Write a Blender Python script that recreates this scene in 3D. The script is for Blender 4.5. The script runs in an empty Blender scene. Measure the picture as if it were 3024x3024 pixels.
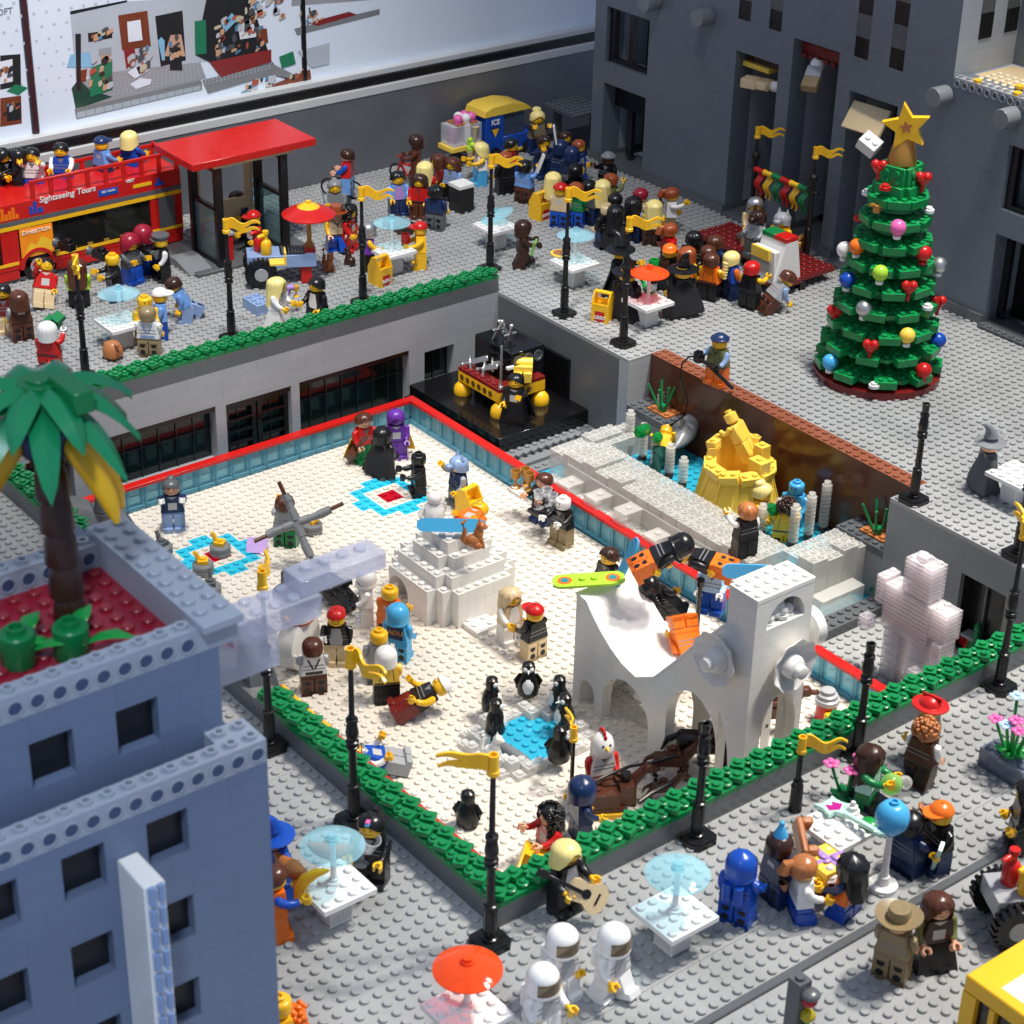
import bpy, bmesh, math, random
import numpy as np
from mathutils import Matrix, Vector
random.seed(7)
S = bpy.context.scene; COL = S.collection
R = math.radians; pi = math.pi
# ---------------------------------------------------------------- camera, world, lamps, exposure
cam = bpy.data.objects.new('Camera', bpy.data.cameras.new('Camera')); COL.objects.link(cam)
cam.matrix_world = Matrix(((0.614092,-0.395634,0.682909,138.769),(0.788944,0.284248,-0.544766,-128.565),(0.0214123,0.873314,0.486688,85.9571),(0,0,0,1)))
cam.data.lens = 70.33; cam.data.sensor_width = 36; cam.data.clip_start = 1; cam.data.clip_end = 2000
cam.data.dof.use_dof = True; cam.data.dof.focus_distance = 205; cam.data.dof.aperture_fstop = 0.32
S.camera = cam
S.render.resolution_x = S.render.resolution_y = 1024
W = bpy.data.worlds.new("World"); S.world = W; W.use_nodes = True
bg = W.node_tree.nodes['Background']; bg.inputs[0].default_value = (.52, .62, .88, 1); bg.inputs[1].default_value = .5
def spot(loc, aim, power, size, blend, radius, col=(1, .93, .82)):
    l = bpy.data.lights.new('ceiling_spotlight', 'SPOT'); l.energy = power; l.spot_size = R(size); l.spot_blend = blend
    l.shadow_soft_size = radius; l.color = col
    o = bpy.data.objects.new('ceiling_spotlight', l); COL.objects.link(o); o.location = loc
    o.rotation_euler = (Vector(aim) - Vector(loc)).to_track_quat('-Z', 'Y').to_euler()
    return o
spot((60, 8, 150), (22, -38, -11), 1.5e5, 32, .8, 5, (1, .84, .62))
spot((66, 2, 150), (40, -36, -11), 1.7e5, 30, .9, 5, (1, .84, .62))
spot((-5, -100, 150), (5, -45, -11), 1.5e5, 34, .9, 5, (1, .84, .62))
spot((80, 35, 165), (72, -45, 0), 1.15e6, 46, .9, 6, (1, .95, .87))
spot((95, 5, 160), (72, -52, 0), .8e6, 42, .9, 6, (1, .95, .88))
spot((10, -40, 170), (-42, -22, 0), .9e6, 46, .9, 6, (1, .98, .95))
spot((25, -70, 165), (-42, -35, 0), .7e6, 40, .9, 6, (1, .98, .95))
spot((35, 30, 170), (24, 12, 0), .95e6, 36, .9, 6, (1, .96, .9))
spot((52, 22, 165), (26, 10, 0), .75e6, 36, .9, 6, (1, .96, .9))
spot((125, -135, 130), (74, -97, 20), 3.0e5, 34, .9, 6, (.72, .84, 1))
S.view_settings.view_transform = 'Standard'; S.view_settings.look = 'None'
S.view_settings.exposure = 0; S.view_settings.gamma = 1
# ---------------------------------------------------------------- materials
MC = {}
def mat(name, col, rough=.3, spec=.5, trans=0, metal=0, seam=None, sk=.66, var=.05, ior=1.46, coat=0, bump=0, emit=0):
    if name in MC: return MC[name]
    m = bpy.data.materials.new(name); m.use_nodes = True; nt = m.node_tree; b = nt.nodes['Principled BSDF']
    N = nt.nodes.new; L = nt.links.new
    b.inputs['Base Color'].default_value = (*col, 1); b.inputs['Roughness'].default_value = rough
    b.inputs['Metallic'].default_value = metal; b.inputs['Transmission Weight'].default_value = trans
    b.inputs['IOR'].default_value = ior; b.inputs['Specular IOR Level'].default_value = spec; b.inputs['Coat Weight'].default_value = coat
    if emit: b.inputs['Emission Color'].default_value = (*col, 1); b.inputs['Emission Strength'].default_value = emit
    tc = N('ShaderNodeTexCoord')
    nz = N('ShaderNodeTexNoise'); nz.inputs['Scale'].default_value = .35; nz.inputs['Detail'].default_value = 5
    L(tc.outputs['Object'], nz.inputs['Vector'])
    mr = N('ShaderNodeMapRange'); mr.inputs[1].default_value = .3; mr.inputs[2].default_value = .7
    mr.inputs[3].default_value = rough * .8; mr.inputs[4].default_value = min(1, rough * 1.35)
    L(nz.outputs[0], mr.inputs[0]); L(mr.outputs[0], b.inputs['Roughness'])
    if trans == 0:
        n2 = N('ShaderNodeTexNoise'); n2.inputs['Scale'].default_value = .16; n2.inputs['Detail'].default_value = 6
        L(tc.outputs['Object'], n2.inputs['Vector'])
        m2 = N('ShaderNodeMapRange'); m2.inputs[1].default_value = .3; m2.inputs[2].default_value = .7; m2.inputs[3].default_value = 1 - var; m2.inputs[4].default_value = 1 + var
        L(n2.outputs[0], m2.inputs[0])
        mx = N('ShaderNodeMix'); mx.data_type = 'RGBA'; mx.blend_type = 'MULTIPLY'; mx.inputs[0].default_value = 1
        mx.inputs[6].default_value = (*col, 1); L(m2.outputs[0], mx.inputs[7]); out = mx.outputs[2]
        if seam:
            sx = N('ShaderNodeSeparateXYZ'); L(tc.outputs['Object'], sx.inputs[0])
            ad = N('ShaderNodeMath'); L(sx.outputs[0], ad.inputs[0]); L(sx.outputs[1], ad.inputs[1])
            cx = N('ShaderNodeCombineXYZ'); L(ad.outputs[0], cx.inputs[0]); L(sx.outputs[2], cx.inputs[1])
            br = N('ShaderNodeTexBrick'); L(cx.outputs[0], br.inputs['Vector']); br.inputs['Scale'].default_value = 1
            br.inputs['Brick Width'].default_value = seam; br.inputs['Row Height'].default_value = 1.2; br.inputs['Mortar Size'].default_value = .022
            br.inputs['Mortar Smooth'].default_value = .4; br.offset = .5; br.squash = 1.5; br.squash_frequency = 3
            br.inputs['Color1'].default_value = (1, 1, 1, 1); c2 = .94 + .04 * (sk > .7); br.inputs['Color2'].default_value = (c2, c2, c2, 1); br.inputs['Mortar'].default_value = (sk, sk, sk, 1)
            m3 = N('ShaderNodeMix'); m3.data_type = 'RGBA'; m3.blend_type = 'MULTIPLY'; m3.inputs[0].default_value = 1
            L(out, m3.inputs[6]); L(br.outputs[0], m3.inputs[7]); out = m3.outputs[2]
        L(out, b.inputs['Base Color'])
    if bump:
        bn = N('ShaderNodeBump'); bn.inputs['Strength'].default_value = bump; bn.inputs['Distance'].default_value = .2
        n3 = N('ShaderNodeTexNoise'); n3.inputs['Scale'].default_value = 1.6; L(tc.outputs['Object'], n3.inputs['Vector'])
        L(n3.outputs[0], bn.inputs['Height']); L(bn.outputs[0], b.inputs['Normal'])
    MC[name] = m; return m
PAL = dict(red=(.55, .012, .01), yel=(.9, .5, .015), grn=(.005, .2, .055), blu=(.008, .07, .42), wht=(.8, .79, .76), lgr=(.36, .37, .385),
  dgr=(.1, .108, .115), blk=(.009, .009, .01), tan=(.68, .52, .3), brn=(.09, .028, .014), org=(.85, .17, .01), azu=(.07, .42, .75), mbl=(.16, .33, .68),
  drd=(.17, .012, .012), gld=(.5, .25, .05), lim=(.4, .68, .04), pnk=(.82, .14, .4), pur=(.13, .03, .32), skn=(.8, .42, .26), bld=(.88, .72, .26),
  rbr=(.32, .07, .02), nav=(.012, .03, .1), sbl=(.25, .36, .58), olv=(.16, .17, .06), dtn=(.27, .2, .1), dbr=(.04, .016, .01), nou=(.45, .16, .05),
  mgr=(.2, .21, .22), cyl=(.95, .64, .08), mnt=(.5, .78, .66), fgr=(.01, .3, .05), lbl=(.45, .65, .85), dre=(.3, .01, .03), sil=(.5, .5, .5), lav=(.42, .25, .6))
def P(n):
    if n == 'sil': return mat('silver_plastic', PAL[n], .3, metal=.8)
    if n == 'gld': return mat('pearl_gold_plastic', PAL[n], .3, metal=.3)
    return mat('plastic_' + n, PAL[n], .26, var=.04)
def clear(name, tint, a, base=None, rough=.08, bump=0):      # see-through plastic: tinted, glossy, more solid at grazing angles
    if name in MC: return MC[name]
    m = mat(name, base or tint, rough, coat=.6, bump=bump, var=.03); nt = m.node_tree; N = nt.nodes.new; L = nt.links.new
    out = nt.nodes['Material Output']; tr = N('ShaderNodeBsdfTransparent'); tr.inputs[0].default_value = (*tint, 1)
    lw = N('ShaderNodeLayerWeight'); lw.inputs[0].default_value = .4; mr = N('ShaderNodeMapRange'); mr.inputs[3].default_value = a; mr.inputs[4].default_value = min(1, a + .4)
    L(lw.outputs['Facing'], mr.inputs[0]); mx = N('ShaderNodeMixShader'); L(mr.outputs[0], mx.inputs[0]); L(tr.outputs[0], mx.inputs[1]); L(nt.nodes['Principled BSDF'].outputs[0], mx.inputs[2]); L(mx.outputs[0], out.inputs[0])
    return m
S.cycles.transparent_max_bounces = 28
T = dict(tbl=clear('clear_light_blue', (.78, .94, .97), .16, (.5, .8, .88)), tcl=clear('clear', (.96, .96, .97), .2, (.85, .86, .88)), tgn=clear('clear_green', (.1, .7, .25), .4, (.01, .3, .07)),
 tor=clear('clear_neon_orange', (1, .22, .1), .45, (.95, .12, .02)), ice=clear('clear_brick_stack', (.95, .95, .94), .26, (.86, .84, .79), .12, .3), icb=clear('smoky_clear', (.95, .94, .92), .24, (.85, .83, .78)),
 wat=clear('clear_azure', (.25, .8, .9), .6, (.04, .5, .68)), tre=mat('clear_red', (.6, .01, .02), .1), tlm=clear('clear_lime', (.6, .95, .4), .4, (.4, .75, .2)))
def mt(n): return n if not isinstance(n, str) else (T[n] if n in T else P(n))
# ---------------------------------------------------------------- mesh builder
class MB:
    def __init__(s): s.v = []; s.f = []; s.m = []; s.M = None; s.k = 0
    def add(s, vs, fs):
        n = len(s.v)
        if s.M is not None: vs = [tuple(s.M @ Vector(v)) for v in vs]
        s.v += [tuple(v) for v in vs]; s.f += [tuple(i + n for i in f) for f in fs]; s.m += [s.k] * len(fs); return s
    def box(s, x0, y0, z0, x1, y1, z1, b=0):
        if b <= 0:
            vs = [(x, y, z) for z in (z0, z1) for y in (y0, y1) for x in (x0, x1)]
            return s.add(vs, [(0, 2, 3, 1), (4, 5, 7, 6), (0, 1, 5, 4), (2, 6, 7, 3), (0, 4, 6, 2), (1, 3, 7, 5)])
        bm = bmesh.new(); bmesh.ops.create_cube(bm, size=1)
        for v in bm.verts: v.co = Vector(((x0 + x1) / 2 + v.co.x * (x1 - x0), (y0 + y1) / 2 + v.co.y * (y1 - y0), (z0 + z1) / 2 + v.co.z * (z1 - z0)))
        bmesh.ops.bevel(bm, geom=bm.edges[:], offset=b, segments=1, affect='EDGES')
        s.bm(bm); return s
    def bm(s, bm):
        bm.verts.index_update(); s.add([v.co[:] for v in bm.verts], [[v.index for v in f.verts] for f in bm.faces]); bm.free(); return s
    def lathe(s, prof, c=(0, 0, 0), n=20, ax='z', cap=True, sx=1, sy=1):
        vs = []; fs = []
        for r, z in prof:
            for i in range(n):
                a = 2 * pi * i / n; p = (r * math.cos(a) * sx, r * math.sin(a) * sy, z)
                if ax == 'x': p = (p[2], p[0], p[1])
                elif ax == 'y': p = (p[1], p[2], p[0])
                vs.append((p[0] + c[0], p[1] + c[1], p[2] + c[2]))
        for k in range(len(prof) - 1):
            for i in range(n):
                j = (i + 1) % n; fs.append((k * n + i, k * n + j, (k + 1) * n + j, (k + 1) * n + i))
        if cap: fs.append(tuple(range(n))[::-1]); fs.append(tuple((len(prof) - 1) * n + i for i in range(n)))
        return s.add(vs, fs)
    def cyl(s, c, r, h, n=18, ax='z', r2=None, b=.03):
        r2 = r if r2 is None else r2
        return s.lathe([(max(r - b, .001), 0), (r, b), (r2, h - b), (max(r2 - b, .001), h)], c, n, ax)
    def ell(s, c, rx, ry=None, rz=None, n=18, k=10):
        ry = ry or rx; rz = rz or rx
        pr = [(max(math.sin(pi * i / k), .002), -math.cos(pi * i / k) * rz) for i in range(k + 1)]
        return s.lathe([(r * rx, z) for r, z in pr], c, n, sy=ry / rx)
    def prism(s, poly, a, b, plane='z'):
        n = len(poly); P3 = []
        for h in (a, b):
            for u, v in poly: P3.append((u, v, h) if plane == 'z' else (h, u, v) if plane == 'x' else (u, h, v))
        fs = [tuple(range(n))[::-1], tuple(range(n, 2 * n))] + [(i, (i + 1) % n, n + (i + 1) % n, n + i) for i in range(n)]
        return s.add(P3, fs)
    def tube(s, pts, r, n=8, flat=1):
        pts = [Vector(p) for p in pts]; rs = r if isinstance(r, (list, tuple)) else [r] * len(pts); vs = []; fs = []
        up = Vector((0, 0, 1))
        for i, p in enumerate(pts):
            d = (pts[min(i + 1, len(pts) - 1)] - pts[max(i - 1, 0)]).normalized()
            a = d.cross(up); a = Vector((1, 0, 0)) if a.length < 1e-3 else a.normalized(); b = a.cross(d)
            for j in range(n):
                t = 2 * pi * j / n; vs.append(p + a * math.cos(t) * rs[i] + b * math.sin(t) * rs[i] * flat)
        for k in range(len(pts) - 1):
            for i in range(n):
                j = (i + 1) % n; fs.append((k * n + i, k * n + j, (k + 1) * n + j, (k + 1) * n + i))
        fs.append(tuple(range(n))[::-1]); fs.append(tuple((len(pts) - 1) * n + i for i in range(n)))
        return s.add(vs, fs)
    def stud(s, x, y, z, r=.3, n=12):
        return s.lathe([(r, 0), (r, .15), (r - .035, .19)], (x, y, z), n, cap=False).add([(x + (r - .035) * math.cos(2 * pi * i / n), y + (r - .035) * math.sin(2 * pi * i / n), z + .19) for i in range(n)], [tuple(range(n))])
    def studs(s, x0, y0, nx, ny, z, hollow=False):
        for i in range(nx):
            for j in range(ny):
                if hollow: s.lathe([(.3, 0), (.3, .2), (.17, .2), (.17, .05)], (x0 + i + .5, y0 + j + .5, z), 16, cap=False)
                else: s.stud(x0 + i + .5, y0 + j + .5, z)
        return s
    def mesh(s, name, mats=()):
        me = bpy.data.meshes.new(name); me.from_pydata(s.v, [], s.f)
        for m in (mats if isinstance(mats, (list, tuple)) else [mats]): me.materials.append(mt(m) if m is not None else None)
        if s.k: me.polygons.foreach_set('material_index', s.m)
        bm = bmesh.new(); bm.from_mesh(me); bmesh.ops.recalc_face_normals(bm, faces=bm.faces); bm.to_mesh(me); bm.free()
        me.polygons.foreach_set('use_smooth', [True] * len(me.polygons)); me.set_sharp_from_angle(angle=R(38)); me.update(); return me
    def pieces(s, name, mats, parent=None):          # one object for every separate piece
        par = list(range(len(s.v)))
        def fd(i):
            while par[i] != i: par[i] = par[par[i]]; i = par[i]
            return i
        for f in s.f:
            for i in f[1:]: par[fd(i)] = fd(f[0])
        gr = {}
        for f in s.f: gr.setdefault(fd(f[0]), []).append(f)
        o = None
        for fs in gr.values():
            ids = sorted({i for f in fs for i in f}); mp = {k: j for j, k in enumerate(ids)}; m = MB(); m.v = [s.v[i] for i in ids]; m.f = [tuple(mp[i] for i in f) for f in fs]; m.m = [0] * len(fs); o = m.build(name, mats, parent)
        return o
    def build(s, name, mats, parent=None, loc=None): return link(name, s.mesh(name, mats), parent, loc)
def link(name, me, parent=None, loc=None):
    o = bpy.data.objects.new(name, me); COL.objects.link(o)
    if parent: o.parent = parent
    if loc is not None: o.location = loc
    return o
def tag(o, label, cat, grp=None):
    o['label'] = label; o['category'] = cat
    if grp: o['group'] = grp
    return o
def thing(name, loc, label, cat, grp=None, rz=0):
    o = bpy.data.objects.new(name, None); COL.objects.link(o); o.location = loc; o.rotation_euler = (0, 0, R(rz)); o.empty_display_size = .5
    return tag(o, label, cat, grp)
def struct(o): o['kind'] = 'structure'; return o
def cache(key, fn, _c={}):
    if key not in _c: _c[key] = fn()
    return _c[key]
def part(name, me, m, parent, loc=(0, 0, 0), rot=None):     # a mesh shared between things, with its own plastic
    o = link(name, me, parent, loc)
    if rot: o.rotation_euler = rot
    if m is not None and len(me.materials):
        o.material_slots[0].link = 'OBJECT'; o.material_slots[0].material = mt(m)
    return o
def text(s, size, M, m, parent, name='lettering', depth=.03, bold=0, shear=0):
    cu = bpy.data.curves.new('t', 'FONT'); cu.body = s; cu.size = size; cu.extrude = depth; cu.offset = bold; cu.shear = shear
    cu.align_x = 'CENTER'; cu.align_y = 'CENTER'
    t = bpy.data.objects.new('t', cu); COL.objects.link(t); bpy.context.view_layer.update()
    me = bpy.data.meshes.new_from_object(t.evaluated_get(bpy.context.evaluated_depsgraph_get())); bpy.data.objects.remove(t)
    me.transform(M); me.materials.clear(); me.materials.append(mt(m)); return link(name, me, parent)
def onx(x, y, z): return Matrix(((0, 0, 1, x), (1, 0, 0, y), (0, 1, 0, z), (0, 0, 0, 1)))      # lettering on a wall facing +x
def ony(x, y, z): return Matrix(((1, 0, 0, x), (0, 0, -1, y), (0, 1, 0, z), (0, 0, 0, 1)))     # on a wall facing -y
def wall(mb, ax, a, b, u0, u1, z0, z1, holes=()):       # wall slab between planes a and b with rectangular openings
    us = sorted({u0, u1} | {h[0] for h in holes} | {h[1] for h in holes}); zs = sorted({z0, z1} | {h[2] for h in holes} | {h[3] for h in holes})
    us = [u for u in us if u0 <= u <= u1]; zs = [z for z in zs if z0 <= z <= z1]
    for i in range(len(us) - 1):
        for j in range(len(zs) - 1):
            um = (us[i] + us[i + 1]) / 2; zm = (zs[j] + zs[j + 1]) / 2
            if any(h[0] < um < h[1] and h[2] < zm < h[3] for h in holes): continue
            if ax == 'x': mb.box(a, us[i], zs[j], b, us[i + 1], zs[j + 1])
            else: mb.box(us[i], a, zs[j], us[i + 1], b, zs[j + 1])
    return mb
# fast stud fields, culled to what the camera (and a step aside) could see
CI = cam.matrix_world.inverted(); F_ = 70.33 / 36
def studfield(name, rects, z, m, parent=None, r=.3, mar=.1, skip=(), hollow=False):
    ps = []
    for x0, y0, x1, y1 in rects:
        xs, ys = np.meshgrid(np.arange(x0 + .5, x1), np.arange(y0 + .5, y1)); ps.append(np.stack([xs.ravel(), ys.ravel()], 1))
    p = np.concatenate(ps); h = np.concatenate([p, np.full((len(p), 1), z), np.ones((len(p), 1))], 1) @ np.array(CI).T
    u = F_ * h[:, 0] / -h[:, 2]; v = F_ * h[:, 1] / -h[:, 2]
    p = p[(abs(u) < .5 + mar) & (abs(v) < .5 + mar)]
    for a in skip: p = p[~((p[:, 0] > a[0]) & (p[:, 0] < a[2]) & (p[:, 1] > a[1]) & (p[:, 1] < a[3]))]
    n = 12; prof = [(r, 0), (r, .15), (r - .04, .19)] + ([(r * .62, .19), (r * .55, .14)] if hollow else [])
    k = len(prof); t = np.arange(n) * 2 * pi / n
    base = np.concatenate([np.stack([rr * np.cos(t), rr * np.sin(t), np.full(n, zz)], 1) for rr, zz in prof])
    V = (base[None] + np.concatenate([p, np.full((len(p), 1), z)], 1)[:, None]).reshape(-1, 3)
    q = np.array([(a * n + i, a * n + (i + 1) % n, (a + 1) * n + (i + 1) % n, (a + 1) * n + i) for a in range(k - 1) for i in range(n)])
    cap = np.arange((k - 1) * n, k * n); off = np.arange(len(p)) * k * n
    Q = (q[None] + off[:, None, None]).reshape(-1, 4); Cp = cap[None] + off[:, None]
    me = bpy.data.meshes.new(name); me.vertices.add(len(V)); me.vertices.foreach_set('co', V.ravel())
    lv = np.concatenate([Q.ravel(), Cp.ravel()]); me.loops.add(len(lv)); me.loops.foreach_set('vertex_index', lv.astype(np.int32))
    ls = np.concatenate([np.arange(len(Q)) * 4, len(Q) * 4 + np.arange(len(Cp)) * n]); me.polygons.add(len(ls)); me.polygons.foreach_set('loop_start', ls.astype(np.int32))
    me.update(calc_edges=True); me.materials.append(mt(m)); me.polygons.foreach_set('use_smooth', [True] * len(ls)); me.set_sharp_from_angle(angle=R(38))
    o = link(name, me, parent)
    if parent is not None: o['kind'] = 'stuff'
    return o
# ---------------------------------------------------------------- the setting
Mpl = mat('light_grey_baseplate', (.33, .335, .33), .34, var=.13)
tiles = MB()
def tilerect(x0, y0, x1, y1, z=0, th=.4, g=.03):
    xs = [x0] + [x for x in range(-57, 200, 32) if x0 < x < x1] + [x1]; ys = [y0] + [y for y in np.arange(-90.5, 200, 32) if y0 < y < y1] + [y1]
    for i in range(len(xs) - 1):
        for j in range(len(ys) - 1):
            tiles.box(xs[i] + (g if i else 0), ys[j] + (g if j else 0), z - th, xs[i + 1], ys[j + 1], z)
rects = [(-62, -67, -24, 34), (-24, -3, 0, 34), (0, 2, 36, 34), (36, -3, 61, 34), (61, -67, 75, 34), (-62, -112, 75, -67), (75.65, -112, 110, 34)]
for r in rects: tilerect(*r)
pz = struct(tiles.build('plaza', Mpl))
struct(studfield('plaza_studs', rects[:-1] + [(76, -112, 110, 34)], 0, Mpl, pz, skip=[(53, -110, 76, -92.5)]))
struct(MB().box(-62, -112, -1, -24.2, 60, -.45).box(-24.2, -2.5, -1, -3, 60, -.45).box(-3, 3, -1, 36, 60, -.45).box(36, -2.5, -1, 110, 60, -.45).box(61.2, -112, -1, 110, -2.5, -.45).box(-24.2, -112, -1, 61.2, -67.2, -.45).build('underground', 'blk'))
struct(MB().box(75.02, -112, -.4, 75.63, 60, .22, .04).build('kerb', 'dgr'))
struct(MB().box(-24, -67, -12.4, 61, 2, -11.4).build('pit_floor', 'dgr'))
# rink
Mice = mat('rink_ice', (.72, .665, .575), .1, var=.05, coat=.3)
rk = struct(MB().box(-19, -57, -11.4, 58, -17, -11).build('ice_rink', Mice))
struct(studfield('ice_rink_studs', [(-19, -57, 58, -17)], -11, mat('rink_stud', (.76, .715, .63), .1, coat=.5), rk, mar=.05, hollow=True,
       skip=[(-11, -32, -3, -24), (-11, -52, -3, -44), (30, -48, 39, -38)]))
pit = [(-8, -15, -2, -3), (38, -16, 59, -3)]
t2 = MB()
for a in pit: t2.box(a[0], a[1], -11.4, a[2], a[3], -11)
t2.box(-24, -17, -11.4, -8, -3, -11.02).box(-2, -16, -11.4, 38, 0, -11.02).box(-21.9, -65, -11.4, -20, -16, -11.05).box(-20, -65, -11.4, 59, -58, -11.05)
sk = struct(t2.build('sunken_walkway', Mpl)); struct(studfield('walkway_studs', pit, -11, Mpl, sk))
st = struct(MB().box(36, -16.9, -11, 38, -3, -10, .03).build('walkway_step', 'dgr')); struct(studfield('step_studs', [(36, -17, 38, -3)], -10, 'dgr', st))
tb = MB()
for k in range(3): tb.box(-6.2 + k * 1.4, -14.9, -11, -4.8 + k * 1.4, -3, -9.8 - k * .4)
ts = struct(tb.build('walkway_ramp', 'mgr'))
struct(studfield('ramp_studs', [(-6.2, -15, -4.2, -3)], -9.8, 'mgr', ts)); struct(studfield('ramp_studs', [(-3.2, -15, -2.2, -3)], -10.6, 'mgr', ts))
# rink barrier: four sides, each a thing with a red rail and clear panels
def barrier(ax, c, a, b, label, panel='tbl'):
    t = thing('rink_barrier', (0, 0, 0), label, 'barrier', 'barrier around the ice rink')
    rl = MB(); e = 1
    if ax == 'y': rl.box(a, c, -8.55, b, c + 1, -8.2, .03)
    else: rl.box(c, a, -8.55, c + 1, b, -8.2, .03)
    rl.build('rail', 'red', t)
    q = a + (1 if ax == 'x' else 0); g = MB(); n = 0
    while q < b - 1:
        if ax == 'y': g.box(q + .04, c + .38, -11, min(q + 1.96, b), c + .62, -8.57).box(q + .04, c + .2, -11, q + .3, c + .8, -8.6).box(q + 1.7, c + .2, -11, q + 1.96, c + .8, -8.6).box(q + .04, c + .1, -11, q + 1.96, c + .9, -10.6)
        else: g.box(c + .38, q + .04, -11, c + .62, min(q + 1.96, b), -8.57).box(c + .2, q + .04, -11, c + .8, q + .3, -8.6).box(c + .2, q + 1.7, -11, c + .8, q + 1.96, -8.6).box(c + .1, q + .04, -11, c + .9, q + 1.96, -10.6)
        q += 2
    g.build('glass_panel', clear('barrier_glass', (.62, .87, .93), .26, (.25, .6, .72)), t)
barrier('y', -17, -20, 59, 'red railed clear blue barrier along the waterfall side of the rink')
barrier('x', -20, -58, -17.02, 'red railed clear blue barrier in front of the grey restaurant wall')
barrier('y', -58, -20, 59, 'red railed barrier along the rink behind the left green hedge')
barrier('x', 58, -56.9, -17.1, 'red railed barrier behind the front green hedge')
# retaining walls
def mkwall(mb, m, label): return tag(mb.build('wall', m), label, 'wall', 'retaining walls of the sunken rink')
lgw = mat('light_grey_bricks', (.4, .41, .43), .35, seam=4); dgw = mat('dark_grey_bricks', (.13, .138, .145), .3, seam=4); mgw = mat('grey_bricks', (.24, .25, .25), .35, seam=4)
brw = mat('brown_bricks', (.11, .035, .018), .16, seam=6); bkw = mat('black_bricks', (.007, .007, .008), .12)
rw = thing('restaurant_building', (-22, -35, -11), 'light grey restaurant front with wide black windows below the back green hedge', 'building')
rw.location = (0, 0, 0)
H = [(-53, -39, -9.9, -3.8), (-37.8, -30, -11, -4), (-29, -15, -11, -3.9), (-13, -9, -8.7, -4.7), (-62, -55, -11, -4)]
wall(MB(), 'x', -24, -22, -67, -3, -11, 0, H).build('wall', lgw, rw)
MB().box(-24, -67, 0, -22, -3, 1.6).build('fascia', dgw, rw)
for h in H:
    f = MB().box(-23.9, h[0], h[2], -23.3, h[1], h[3]).build('window', mat('dark_shop_glass', (.008, .014, .013), .08), rw)
    b = MB(); n = max(1, round((h[1] - h[0]) / 2)); w = (h[1] - h[0]) / n
    for i in range(1, n): b.box(-23.3, h[0] + i * w - .07, h[2], -23.15, h[0] + i * w + .07, h[3])
    if n > 2: b.box(-23.3, h[0], h[3] - 2.9, -23.14, h[1], h[3] - 2.75)
    b.pieces('mullion', mat('dark_mullion', (.02, .03, .032), .2), f)
    if n > 3: MB().box(-23.4, h[0] + .02, h[3] - .65, -22.25, h[1] - .02, h[3] - .02).build('lintel', mat('dark_red_lintel', (.022, .004, .005), .3), f)
b = MB()
for k in range(2):
    y = -37.6 + k * 3.9
    b.box(-23.1, y, -11, -22.7, y + .5, -4.1).box(-23.1, y + 3.2, -11, -22.7, y + 3.7, -4.1)
    for q in range(5): b.box(-23.1, y + .5, -10.6 + q * 1.35, -22.75, y + 3.2, -10.35 + q * 1.35)
b.pieces('door', 'blk', rw)
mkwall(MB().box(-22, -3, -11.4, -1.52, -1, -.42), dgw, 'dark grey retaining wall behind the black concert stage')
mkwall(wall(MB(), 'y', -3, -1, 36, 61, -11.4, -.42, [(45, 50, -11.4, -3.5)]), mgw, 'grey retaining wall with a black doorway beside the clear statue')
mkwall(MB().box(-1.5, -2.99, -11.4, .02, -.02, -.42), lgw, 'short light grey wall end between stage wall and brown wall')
w = mkwall(MB().box(0, 0, -11.4, 36, 2, 0), brw, 'glossy dark brown wall with studs behind the golden fountain')
studfield('studs', [(0, 0, 36, 2)], 0, mat('reddish_brown_studs', (.26, .085, .045), .3), w); MB().box(.02, .02, 0, 35.98, 1.98, .02).build('top_plate', MC['reddish_brown_studs'], w)
d = tag(MB().box(45, -1.6, -11, 50, -1.2, -3.5).box(45, -3, -11, 45.4, -1.6, -3.5).box(49.6, -3, -11, 50, -1.6, -3.5).build('doorway', 'blk'), 'black doorway frame in the grey pit wall', 'doorway')
MB().box(47, -1.9, -11, 47.2, -1.6, -3.6).build('door_edge', 'dgr', d)
# hedges
def hedge(ax, c, a, b, z, label, inner, step=1.0, w=2):
    t = thing('hedge', (0, 0, 0), label, 'hedge', 'green hedges round the sunken rink')
    base = MB(); lf = MB()
    bx = (lambda m, u0, v0, z0, u1, v1, z1, b_=0: m.box(u0, v0, z0, u1, v1, z1, b_) if ax == 'y' else m.box(v0, u0, z0, v1, u1, z1, b_))
    bx(base, a, c, z, b, c + w, z + .4)
    base.build('hedge_plate', 'grn', t)
    rnd = random.Random(int(a * 7 + c)); n = int(b - a)
    for i in range(n):
        for j in range(w):
            u = a + i + .5; v = c + j + .5
            if (i + j) % 2 == 0:
                cx, cy = (u, v) if ax == 'y' else (v, u); an = R(45 * 0 + 30 + rnd.uniform(-14, 14))
                lf.M = Matrix.Translation((cx, cy, z + .4)) @ Matrix.Rotation(an, 4, 'Z')
                lf.box(-.5, -.5, .15, .5, .5, .55, .02).stud(0, 0, .55); lf.box(-.2, -.2, 0, .2, .2, .15); lf.M = None
            else:
                cx, cy = (u, v) if ax == 'y' else (v, u); lf.lathe([(.3, 0), (.42, .08), (.42, .3), (.3, .36)], (cx, cy, z + .4), 10).stud(cx, cy, z + .74, r=.22)
    lf.build('leaves', 'grn', t)
    return t
hedge('y', -67, 32, 61, 1.6, 'long green hedge on the left side of the rink, starting at the dark rocks', 1)
hedge('y', -67, -22, 6, 1.6, 'short green hedge at the far left seen behind the palm trunk', 1)
h = hedge('x', 59, -65, -2, 1.6, 'green hedge across the front of the rink, nearest the camera', -1)
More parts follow.
